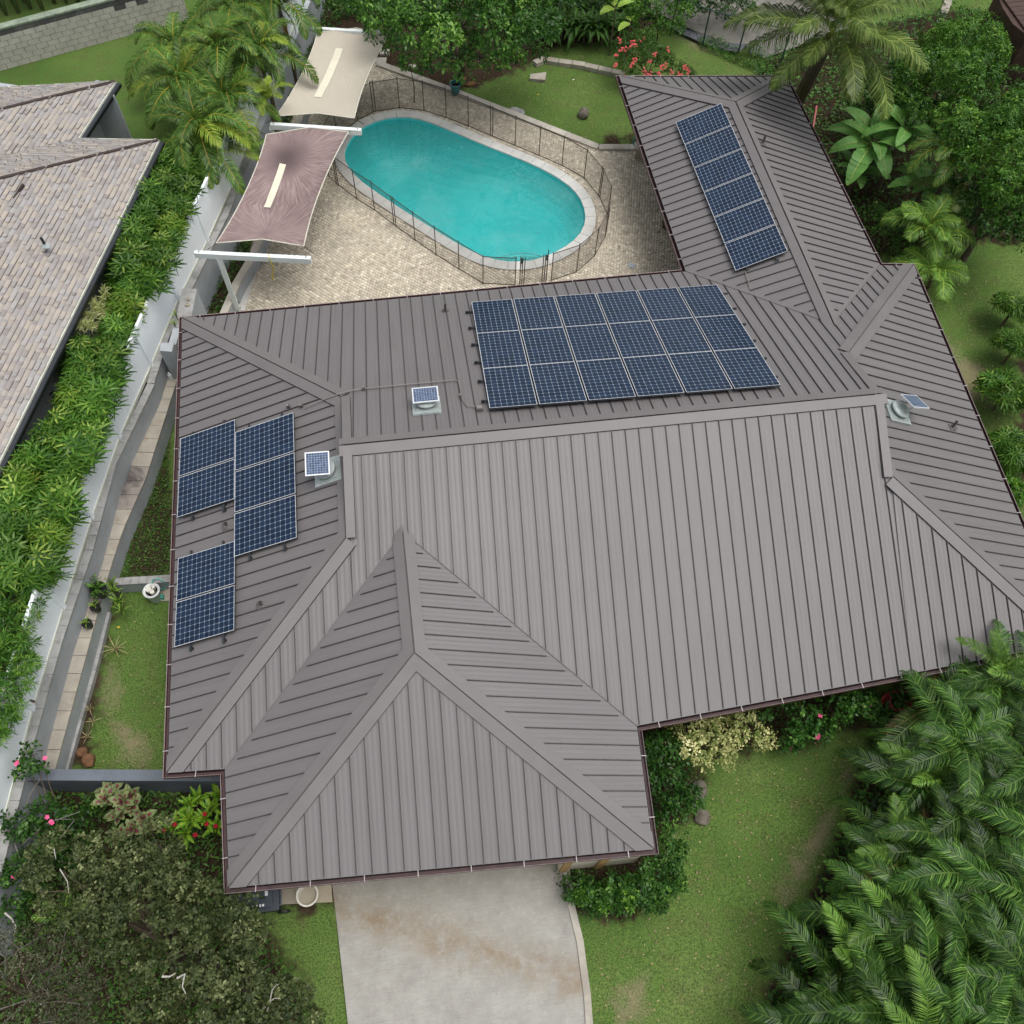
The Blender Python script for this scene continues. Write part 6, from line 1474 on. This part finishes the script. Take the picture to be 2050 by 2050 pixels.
# --- heliconias behind the block wall (top left)
HL = [blade('heliconia_leaf', L['heli'], 1.3, .26, 75, -10, s, notch=.15, stalk=.35) for s in (1, 2, 3)]
k = 0
for i in range(14):
    for j in range(2):
        u = -10+i*24+j*11; v = 38-i*5.2-j*26+rnd.uniform(-5, 5)
        c = gpt(u, v, NZ); o = empty('heliconia', c); tag(o, f'heliconia behind the buff block wall, {num[i]} from the left in the {["front", "back"][j]} row', 'plant', 'heliconias behind the block wall'); k += 1
        mb = MB()
        for q in range(5): a = q*1.26; mb.tube([c+V3((.05*math.cos(a), .05*math.sin(a), 0)), c+V3((.25*math.cos(a), .25*math.sin(a), 1.3+.1*q))], .018, L['heli'] if q % 3 else L['straw'], 5)
        mb.build('stalk', o)
        for q in range(5): a = q*1.26; place_fronds(o, c+V3((.25*math.cos(a), .25*math.sin(a), 1.25+.1*q)), HL, 2, name='leaf', e=(-10, 15), size=(.6, .95), seed=k*10+q)
# --- ginger mass behind the back lawn (top centre)
k = 0
for i in range(9):
    for j in range(2):
        u = 1090+i*19+j*8+rnd.uniform(-5, 5); v = 56-j*34+rnd.uniform(-6, 6); z = .6
        c = gpt(u, v, z); o = empty('ginger_plant', (c[0], c[1], 0)); tag(o, f'drooping ginger plant above the back lawn, {num[i]} from left in {["front", "back"][j]} row', 'plant', 'ginger plants above the back lawn'); k += 1
        mb = trunk_mesh((c[0], c[1], 0), c, .05, .03, M['bark'], name='stem'); mb.build('stem', o)
        place_fronds(o, c, GN if k > 1 else (GN := [blade('ginger_leaf', L['dark'], 1.0, .16, 55, -55, s, notch=0, stalk=.1) for s in (1, 2)]), 20, name='leaf', e=(-30, 60), size=(.8, 1.15), seed=900+k)
banana(1232, 18, 1.8, [blade('banana_leaf', L['bananalight'], 1.1, .40, 40, -30, 8)], 3, 'pale lime banana leaves standing above the ginger bank', 3, size=(.8, 1.), tr=.04, group=None)
banana(1262, 45, 1.6, [blade('banana_leaf', L['bananalight'], 1.2, .45, 20, -25, 9, notch=.6)], 2, 'single ragged lime green banana leaf over the ginger bank', 4, size=(.8, .9), tr=.03, group=None)
tree('shrub', [(1300, 40, 1.3, .8), (1350, 30, 1.2, .8), (1320, 5, 1.4, .9)], 'pale green leafy shrub behind the red flowering bush', 'shrub', L['tree'], 6000, seed=41, size=.14, ratio=.3, spread=.1, cluster=7, r0=.04)
tree('shrub', [(1180, -15, 1.8, 1.2), (1080, -10, 2.0, 1.2), (700, -8, 1.8, 1.1), (1400, -5, 1.0, .9), (1470, 20, .9, .7)], 'mixed dark greenery along the very top of the picture', 'shrub', L['dark'], 14000, seed=42, size=.13, spread=.1, cluster=6, r0=.05)

# flowers: small rosettes of petals, one mesh per bush part
def petals(name, parent, spots, m, r=.06, seed=0):
    r_ = random.Random(seed); mb = MB()
    for p in spots:
        n = unit(V3((r_.gauss(0, .4), r_.gauss(-.2, .4), 1))); f, s, u = rot_to(n, V3((1, 0, 0)))
        for k in range(5):
            a = k*1.2566+r_.uniform(0, .3); d = s*math.cos(a)+u*math.sin(a); q = np.cross(n, d)
            mb.poly([p, p+d*r*.6+q*r*.42+n*r*.25, p+d*r+n*r*.15, p+d*r*.6-q*r*.42+n*r*.25], m)
    return mb.build(name, parent)
o, bl = tree('flowering_bush', [(1268, 100, 1.2, .62), (1310, 112, 1.1, .55), (1255, 130, .9, .45), (1350, 145, .8, .40), (1330, 128, .9, .4), (1290, 85, 1.2, .5), (1372, 148, .7, .3), (1245, 105, 1., .45)], 'green bush with coral red flower heads behind the back wing eave', 'bush', L['fern'], 11000, seed=43, size=.085, spread=.09, cluster=5, r0=.04, jitter=.6)
sp = []
for u, v in ((1266, 86), (1272, 90), (1262, 95), (1240, 82), (1250, 98), (1235, 112), (1285, 80), (1325, 135), (1330, 132), (1320, 150), (1322, 152), (1300, 148), (1290, 143), (1375, 140), (1378, 146), (1362, 150), (1345, 146), (1272, 122), (1265, 130), (1232, 130), (1338, 100), (1252, 155), (1288, 152), (1300, 125), (1310, 110), (1372, 134), (1242, 100)):
    for q in range(7): c = gpt(u+rnd.uniform(-4, 4), v+rnd.uniform(-3.5, 3.5), 1.55 if v < 120 else 1.3); sp.append(c+V3((0, 0, rnd.uniform(-.05, .08))))
petals('flower', o, sp, M['flower_red'], .046, 3)

# --- cream shrub in the hedge
c = gpt(182, 622, 2.6); o = empty('variegated_shrub', (c[0], c[1], NZ)); tag(o, 'cream variegated spiky shrub poking out of the hedge over the gutter', 'shrub')
def spike_clump(pts, mat, n, ln, w, seed):
    r_ = np.random.default_rng(seed); V, F, A = [], [], []
    for p in pts:
        for k in range(n):
            d = unit(r_.normal(size=3)+V3((0, 0, .5))); s = unit(np.cross(d, r_.normal(size=3)))*w/2; b = len(V); l = ln*r_.uniform(.7, 1.2); p1 = p+d*l*.5; p2 = p1+unit(d+V3((0, 0, -.4)))*l*.5
            V += [p-s*.4, p+s*.4, p1+s, p1-s, p2-s*.2, p2+s*.2]; F += [(b, b+1, b+2, b+3), (b+3, b+2, b+5, b+4)]; v = float(np.clip(r_.normal(.6, .2), .02, 1)); A += [v, v]
    return quickmesh('spiky_leaves', np.array(V), F, [mat], att=A)
pts = []
for (ua, va), (ub, vb) in (((205, 640), (210, 578)), ((200, 630), (172, 592)), ((195, 640), (146, 618)), ((200, 650), (140, 645)), ((210, 640), (235, 608)), ((190, 655), (160, 652)), ((215, 635), (190, 605))):
    for t in np.linspace(.15, 1, 9): pts.append(gpt(ua+(ub-ua)*t, va+(vb-va)*t, 2.75+.15*t)-V3((c[0], c[1], NZ)))
obj_of(spike_clump(pts, L['spiky'], 22, .19, .018, 4), 'foliage', o)
mb = MB(); [mb.tube([(c[0], c[1], NZ), p+V3((c[0], c[1], NZ))], .014, M['palebark'], 5) for p in pts[8::9]]; mb.build('branch', o)
# feathery shrubs at the lower end of the hedge
tree('feathery_shrub', [(15, 1190, 2.6, .62), (38, 1222, 2.5, .45), (10, 1262, 2.6, .6)], 'dark feathery shrub at the lower end of the hedge, upper one', 'shrub', L['rhapis'], 7000, group='feathery shrubs ending the hedge', seed=51, size=.17, ratio=.14, spread=.05, cluster=10, z0=NZ, r0=.04)
tree('feathery_shrub', [(12, 1345, 2.7, .52), (22, 1305, 2.7, .42), (0, 1400, 2.7, .5), (-5, 1445, 2.6, .4)], 'light green feathery shrub against the white fence, lower one', 'shrub', L['rhapis'], 9000, group='feathery shrubs ending the hedge', seed=52, size=.17, ratio=.14, spread=.05, cluster=10, z0=NZ, r0=.04)

# --- front beds
tree('variegated_bush', [(1385, 1470, 1.1, .50, .6), (1440, 1465, 1.2, .52, .6), (1500, 1460, 1.1, .45, .6), (1400, 1510, .9, .34, .6), (1440, 1505, .9, .34, .6), (1535, 1475, .9, .28, .6), (1345, 1470, .9, .26, .6)],
     'cream and yellow variegated bush under the front eave', 'bush', L['varieg'], 7500, seed=61, size=.075, ratio=.6, spread=.07, cluster=6, r0=.03)
tree('shrub', [(1320, 1490, 1., .45), (1350, 1530, .9, .42), (1330, 1580, .9, .42), (1370, 1600, .7, .32), (1345, 1640, .7, .36)], 'dark glossy shrubs in the bed beside the garage wall', 'shrub', L['dark'], 6500, seed=62, size=.10, ratio=.5, spread=.09, cluster=6, r0=.03)
o, bl = tree('hibiscus', [(1560, 1415, 1.3, .36), (1610, 1440, 1.1, .36), (1670, 1420, 1.2, .36), (1720, 1400, 1.2, .34), (1590, 1470, .9, .30), (1750, 1425, .9, .26), (1580, 1490, .7, .22), (1650, 1460, .8, .24)], 'hibiscus hedge with pink flowers under the front eave', 'hibiscus', L['dark'], 5200, seed=63, size=.10, ratio=.6, spread=.08, cluster=6, r0=.03, jitter=.6)
petals('flower', o, [gpt(1637, 1476, .9), gpt(1639, 1474, .92), gpt(1586, 1499, .7), gpt(1588, 1500, .7), gpt(1642, 1433, 1.3)], M['flower_pink'], .062, 5)
petals('pale_flower', o, [gpt(1742, 1411, 1.3), gpt(1746, 1435, 1.0)], M['flower_pink'], .05, 6)
tree('shrub', [(1150, 1776, .5, .26), (1185, 1790, .6, .30), (1230, 1785, .7, .33), (1278, 1775, .75, .36), (1322, 1755, .8, .36), (1345, 1715, .7, .34), (1300, 1800, .6, .32), (1240, 1805, .5, .28), (1190, 1815, .5, .24), (1355, 1760, .6, .26)], 'rounded green shrubs curving round the garage corner by the driveway', 'shrub', L['dark'], 10500, seed=64, size=.085, ratio=.55, spread=.08, cluster=6, r0=.025)
tree('shrub', [(1172, 1795, .7, .22), (1215, 1800, .75, .24), (1255, 1792, .8, .20)], 'lighter green new growth on the shrubs by the driveway', 'shrub', L['tree'], 1500, seed=65, size=.08, ratio=.55, spread=.07, cluster=6, r0=.02)
mb = MB(); cc = gpt(1795, 1400, .3)
for k in range(7): mb.tube([cc+V3((.30*math.cos(t)+.03*k, .24*math.sin(t), -.2+.02*k+.04*math.sin(3*t+k))) for t in np.linspace(0, 6.28, 21)], .014, M['redmetal'], 5)
tag(mb.build('garden_hose'), 'coiled dark red garden hose in the shade by the front corner', 'hose')

# croton with maroon hearts, yellow crotons, hibiscus
def rosette_bush(name, spots, mat, label, cat, n, L_, W, e, seed, group=None, extra=None):
    me = [blade('leaf', mat, L_, W, 45, 0, s, notch=0, stalk=.08, K=7, fold=.2, ribw=.05 if 'croton' in name else .006, heart=.55 if 'croton' in name else 0) for s in (seed, seed+1)]
    c = gpt(*spots[0]); o = empty(name, (c[0], c[1], 0)); tag(o, label, cat, group); mb = MB()
    for i, q in enumerate(spots):
        p = gpt(*q); mb.tube([(c[0]*.7+p[0]*.3, c[1]*.7+p[1]*.3, 0), p], .016, M['bark'], 5); place_fronds(o, p, me, n, name='leaf', e=e, size=(.7, 1.1), seed=seed*7+i)
    mb.build('stem', o); return o
rosette_bush('croton', [(212, 1600, 1.), (245, 1605, 1.1), (262, 1592, .95), (222, 1585, .9), (265, 1615, .9), (240, 1630, .8)], L['croton'], 'croton with big maroon-centred leaves against the grey front wall', 'croton', 11, .36, .19, (-25, 45), 3)
rosette_bush('croton', [(265, 1660, .8), (288, 1640, .9), (242, 1672, .7), (300, 1655, .7)], L['croton'], 'second maroon-centred croton in front of the larger one', 'croton', 11, .33, .18, (-25, 45), 5)
o = rosette_bush('ginger_bush', [(348, 1655, 1.), (382, 1640, 1.1), (412, 1640, 1.), (398, 1600, .9), (432, 1655, .9), (372, 1670, .8), (380, 1612, 1.), (425, 1620, .9), (438, 1595, .9)], L['crotony'], 'yellow edged green plant with crimson flowers by the garage corner', 'bush', 12, .40, .11, (-20, 50), 9)
mb = MB()
for u, v in ((350, 1651), (327, 1662), (410, 1630), (432, 1654), (414, 1650), (391, 1672)):
    c = gpt(u, v, 1.15); mb.lathe(c-V3((0, 0, .05)), [(.02, 0), (.05, .04), (.045, .09), (.01, .13)], M['flower_crimson'], 8)
mb.build('flower', o)
o, bl = tree('hibiscus', [(60, 1540, 1.8, .24), (90, 1630, 1.3, .34), (40, 1650, 1.4, .34), (150, 1640, 1.2, .26), (110, 1690, 1.2, .34), (35, 1730, 1.2, .34), (150, 1700, 1., .3), (75, 1770, 1.1, .34), (30, 1820, 1., .3), (175, 1630, 1., .2), (62, 1500, 1.9, .14), (85, 1530, 1.7, .14)],
             'straggly hibiscus with pink flowers at the foot of the white fence', 'hibiscus', L['dark'], 5200, seed=71, size=.095, ratio=.65, spread=.09, cluster=5, r0=.035, jitter=.7)
petals('flower', o, [gpt(35, 1527, 2.), gpt(33, 1529, 2.), gpt(90, 1518, 1.9), gpt(94, 1636, 1.6), gpt(104, 1648, 1.6), gpt(102, 1645, 1.6), gpt(27, 1754, 1.3), gpt(72, 1668, 1.3)], M['flower_pink'], .055, 7)
mb = MB()
for pts in (((85, 1500), (80, 1560), (60, 1590), (45, 1640)), ((45, 1690), (90, 1650), (160, 1625)), ((60, 1700), (70, 1760), (90, 1800)), ((20, 1660), (40, 1720), (60, 1700)), ((120, 1680), (150, 1640), (110, 1640))):
    mb.tube([gpt(*p, 1.4) for p in pts], [.016, .013, .010, .007][:len(pts)], M['greybark'], 5)
mb.build('branch', o)
# --- grey-green trees at the bottom left
o, bl = tree('grey_green_tree', [(125, 1745, 2.6, .62), (215, 1735, 2.6, .52), (180, 1800, 2.8, .56), (262, 1795, 2.9, .60), (345, 1780, 2.5, .52), (300, 1850, 3.0, .78), (390, 1850, 2.7, .62), (335, 1925, 2.9, .66), (430, 1930, 2.6, .66), (480, 1850, 2.2, .52), (420, 2010, 2.7, .78), (520, 1980, 2.2, .60), (565, 2035, 2.0, .55), (320, 1690, 2.2, .42), (470, 2060, 2.6, .7), (320, 2030, 2.4, .42)],
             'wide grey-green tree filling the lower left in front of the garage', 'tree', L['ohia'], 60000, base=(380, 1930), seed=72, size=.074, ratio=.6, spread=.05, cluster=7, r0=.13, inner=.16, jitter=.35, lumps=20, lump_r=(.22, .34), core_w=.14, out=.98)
o, bl = tree('grey_green_tree', [(40, 1900, 2.4, .6), (120, 1930, 2.6, .7), (60, 2000, 2.8, .8), (160, 2010, 2.3, .55), (10, 1960, 2.6, .7), (110, 2070, 2.6, .7)],
             'twiggy greyish tree at the bottom left corner', 'tree', L['grey'], 20000, base=(70, 2000), seed=73, size=.06, ratio=.35, spread=.07, cluster=4, r0=.09, inner=.5, jitter=.8)
mb = MB()
rr = random.Random(5)
for k in range(14):
    b = bl[k % len(bl)]; p = V3(b[:3]); d = unit(V3((rr.gauss(0, 1), rr.gauss(0, 1), rr.gauss(.5, .5)))); q = p+d*b[3]*.7; e_ = unit(d+V3((rr.gauss(0, .7), rr.gauss(0, .7), 0))); mb.tube([p, q, q+e_*.3, q+e_*.3+unit(e_+V3((rr.gauss(0, 1), rr.gauss(0, 1), 0)))*.22], [.014, .010, .007, .004], M['greybark'], 5)
mb.build('twig', o)
def bare(paths, z, label, r0=.022):
    mb = MB()
    for pts in paths: n_ = len(pts); mb.tube([gpt(u, v, z+.05*i) for i, (u, v) in enumerate(pts)], [r0*(1-.7*i/(n_-1)) for i in range(n_)], M['palebark'], 6)
    tag(mb.build('dead_branch'), label, 'branch', 'bare pale branches')
bare([[(535, 2025), (541, 2000), (545, 1982), (552, 1973), (558, 1970)], [(540, 2005), (550, 1998), (562, 2000)], [(537, 2012), (525, 2020), (520, 2030)], [(541, 2004), (550, 2030), (565, 2040)]], 2.75, 'forked white dead branch on the tree by the lawn edge', .014)
bare([[(355, 1958), (370, 1950), (365, 1975), (372, 1990)], [(390, 1950), (385, 1970), (375, 1965)], [(325, 1955), (340, 1955), (352, 1948)]], 3.3, 'pale bare twigs in the middle of the wide tree')
bare([[(10, 1828), (22, 1838), (32, 1855), (28, 1872)]], 2.2, 'curved white branch above the bottom left corner tree')
bare([[(120, 1740), (135, 1765), (138, 1790)], [(108, 1700), (112, 1720)]], 3.1, 'thin pale twig at the top left of the wide tree', .012)
palm('small_palm', 130, 1835, 1.4, [frond_mesh('small_frond', L['rhapis'], .8, .22, 16, 40, -20, 91, lw=.03)], 9, 'small bright green feathery plant between the hibiscus and the wide tree', 'plant', None, seed=91, e=(-10, 40), size=(.6, .9), trunk=(.03, .02))
# dark understorey that fills the bed at the lower left and under the thicket
def ground_cover(polys, n, mat, label, seed, size=.12, hz=(.05, .5), clear=None):
    r_ = np.random.default_rng(seed); P = []
    for poly in polys:
        a = np.array(poly); lo_, hi_ = a.min(0), a.max(0); q = r_.uniform(lo_, hi_, (n*4, 2)); q = q[inside_np(q[:, 0], q[:, 1], poly)][:n]; P.append(q)
    P = np.concatenate(P)
    if clear is not None: P = P[dist_np(P[:, 0], P[:, 1], clear, False) > .75]; P = P[inside_np(P[:, 0], P[:, 1], [V3((-60, -30))]+list(clear)+[V3((-60, 60))])]
    k = len(P); cl = np.sin(P[:, 0]*2.3)*np.sin(P[:, 1]*2.9+1); z = hz[0]+(hz[1]-hz[0])*np.clip(.5+.5*cl, 0, 1)*r_.random(k); p0 = np.c_[P, z]
    l = r_.normal(size=(k, 3)); l[:, 2] = np.abs(l[:, 2])*.5; l /= np.linalg.norm(l, axis=1)[:, None]; w = np.cross(l, r_.normal(size=(k, 3))+V3((0, 0, 2))); w /= np.linalg.norm(w, axis=1)[:, None]
    ln = size*r_.uniform(.5, 1.3, (k, 1)); V = np.stack([p0, p0+l*ln*.5+w*ln*.2, p0+l*ln, p0+l*ln*.5-w*ln*.2], 1).reshape(-1, 3)
    o = obj_of(quickmesh('undergrowth', V, np.arange(k*4).reshape(-1, 4), [mat], att=r_.uniform(.01, .8, k)), 'undergrowth'); tag(o, label, 'undergrowth', kind='stuff')
ground_cover([SOIL[4]], 15000, L['fern'], 'low dark leaves covering the bed at the bottom left', 1, hz=(.03, .35))
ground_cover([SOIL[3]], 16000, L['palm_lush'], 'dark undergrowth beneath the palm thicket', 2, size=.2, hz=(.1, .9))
ground_cover([SOIL[2]], 3500, L['dark'], 'low leaves and runners in the bed by the garage', 3, size=.07, hz=(.02, .2))
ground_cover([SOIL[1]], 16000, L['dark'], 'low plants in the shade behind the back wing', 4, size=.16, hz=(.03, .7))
ground_cover([pxpoly([(1090, 95), (1130, 70), (1250, 60), (1330, 30), (1400, 20), (1400, -60), (700, -60), (700, 40)])], 12000, L['dark'], 'dark plants on the bank above the back lawn', 5, size=.18, hz=(.1, 1.1))
ground_cover([pxpoly([(1395, 80), (1440, 90), (1530, 118), (1560, 150), (1500, 140), (1400, 100)])], 2200, L['fern'], 'green weeds growing along the foot of the chain link fence', 6, size=.09, hz=(.05, .5))
ground_cover([SOIL[8]], 5000, L['dark'], 'shaded plants under the areca palms', 7, size=.14, hz=(.05, .5))
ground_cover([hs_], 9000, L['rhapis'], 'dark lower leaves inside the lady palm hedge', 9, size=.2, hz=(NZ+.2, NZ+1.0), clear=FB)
ground_cover([SOIL[5]], 2600, L['fern'], 'low weeds in the narrow bed between the path wall and the house', 8, size=.07, hz=(.01, .12))
# --- potted plants and tufts along the path
def pot_plant(u, v, z0, label, leaves=True, m='rhapis', s=1.):
    c = gpt(u, v, z0+.2); o = empty('potted_plant', (c[0], c[1], z0)); tag(o, label, 'potted plant', 'potted plants on the slab path')
    mb = MB(); mb.lathe((c[0], c[1], z0), [(.08*s, 0), (.12*s, .2*s), (.125*s, .22*s), (.10*s, .2*s), (.01, .19*s)], M['blackplastic'], 16); mb.build('pot', o)
    place_fronds(o, V3((c[0], c[1], z0+.2*s)), [PLF[m]], 9, name='leaf', e=(-5, 60), size=(.7*s, 1.05*s), seed=int(u))
PLF = {'rhapis': blade('leaf', L['rhapis'], .26, .06, 60, -10, 1, notch=0, stalk=.1, K=6), 'dark': blade('leaf', L['dark'], .26, .07, 60, -10, 2, notch=0, stalk=.1, K=6)}
pot_plant(190, 1215, .65, 'potted plant on the slab path with broad green leaves, middle of three')
pot_plant(174, 1248, .65, 'potted plant on the slab path with yellowish leaves, nearest the front')
pot_plant(200, 1183, .65, 'large potted plant on the slab path, farthest and darkest of three', m='dark', s=1.6)
tree('shrub', [(190, 1168, 1.0, .16), (200, 1190, .9, .15)], 'small leafy sprays hanging over the dark potted plant', 'shrub', L['fern'], 500, seed=81, size=.06, cluster=5, spread=.06, r0=.012, z0=.65)
rosette_bush('fern_bush', [(228, 1185, .5), (238, 1205, .55), (246, 1222, .4), (225, 1170, .4)], L['rhapis'], 'light green leafy plant at the left end of the low cross wall', 'plant', 11, .34, .06, (-20, 50), 21)
rosette_bush('dry_tuft', [(232, 1300, .15)], L['straw'], 'dry straw coloured strappy tuft against the low kerb', 'plant', 16, .42, .03, (-30, 40), 23, group='dry tufts along the kerb')
rosette_bush('dry_tuft', [(180, 1420, .08), (186, 1445, .08), (176, 1475, .08)], L['straw'], 'row of small dry tufts near the lava rocks', 'plant', 9, .20, .02, (-30, 50), 25, group='dry tufts along the kerb')
rosette_bush('small_fern', [(353, 632, 1.95), (350, 650, 1.8)], L['rhapis'], 'small bright fern growing on top of the white fence rail', 'fern', 8, .22, .045, (-10, 50), 27)
# fallen leaves on the lawn
for k, (u, v, lab) in enumerate(((1077, 190, 'yellow fallen leaf on the back lawn nearest the kerb'), (1148, 160, 'pale fallen leaf on the back lawn below the edging'), (1196, 291, 'yellow fallen fruit at the kerb corner'), (238, 1256, 'yellow fallen leaf on the side lawn'))):
    c = gpt(u, v, .01); mb = MB(); s = .055; mb.poly([c+V3((-s, 0, .01)), c+V3((0, -s*.6, .02)), c+V3((s, 0, .03)), c+V3((0, s*.6, .02))], M['rope'] if k != 1 else M['straw' if 'straw' in M else 'hem']); tag(mb.build('fallen_leaf'), lab, 'leaf', 'fallen leaves on the lawns')
def litter(polys, n, label, seed, z=.012):
    r_ = np.random.default_rng(seed); P = []
    for poly in polys:
        a = np.array(poly); q = r_.uniform(a.min(0), a.max(0), (n*3, 2)); P.append(q[inside_np(q[:, 0], q[:, 1], poly)][:n])
    P = np.concatenate(P); k = len(P); p0 = np.c_[P, np.full(k, z)]; a = r_.uniform(0, 6.28, k); l = np.c_[np.cos(a), np.sin(a), r_.normal(0, .15, k)]; w = np.c_[-np.sin(a), np.cos(a), r_.normal(0, .3, k)]
    ln = r_.uniform(.02, .075, (k, 1)); ww = ln*r_.uniform(.15, .45, (k, 1)); V = np.stack([p0, p0+l*ln*.5+w*ww, p0+l*ln+V3((0, 0, .012)), p0+l*ln*.5-w*ww], 1).reshape(-1, 3)
    o = obj_of(quickmesh('leaf_litter', V, np.arange(k*4).reshape(-1, 4), [L['straw']], att=r_.uniform(.01, 1, k)), 'leaf_litter'); tag(o, label, 'leaf litter', kind='stuff')
litter([pxpoly([(1340, 1560), (1700, 1440), (1700, 1640), (1520, 2040), (1190, 2040), (1180, 1860)])], 700, 'dry leaf scraps scattered over the front lawn', 1)
litter([pxpoly([(250, 1240), (330, 1240), (330, 1530), (190, 1530)])], 160, 'dry leaf scraps scattered over the side lawn', 2)
litter([pxpoly([(1900, 560), (1990, 560), (2040, 1000), (2000, 950)])], 330, 'dry palm litter scattered over the right hand lawn', 3)
litter([pxpoly([(930, 190), (1200, 140), (1240, 290), (1190, 285)]), pxpoly([(1100, 95), (1400, 110), (1540, 150), (1240, 145)])], 220, 'dry leaf scraps scattered over the back lawn', 4)
litter([pxpoly([(760, 120), (960, 200), (1060, 160), (1000, 90), (800, 80)])], 450, 'fallen leaves on the bare soil under the big tree', 5, .02)
bpy.context.view_layer.update()
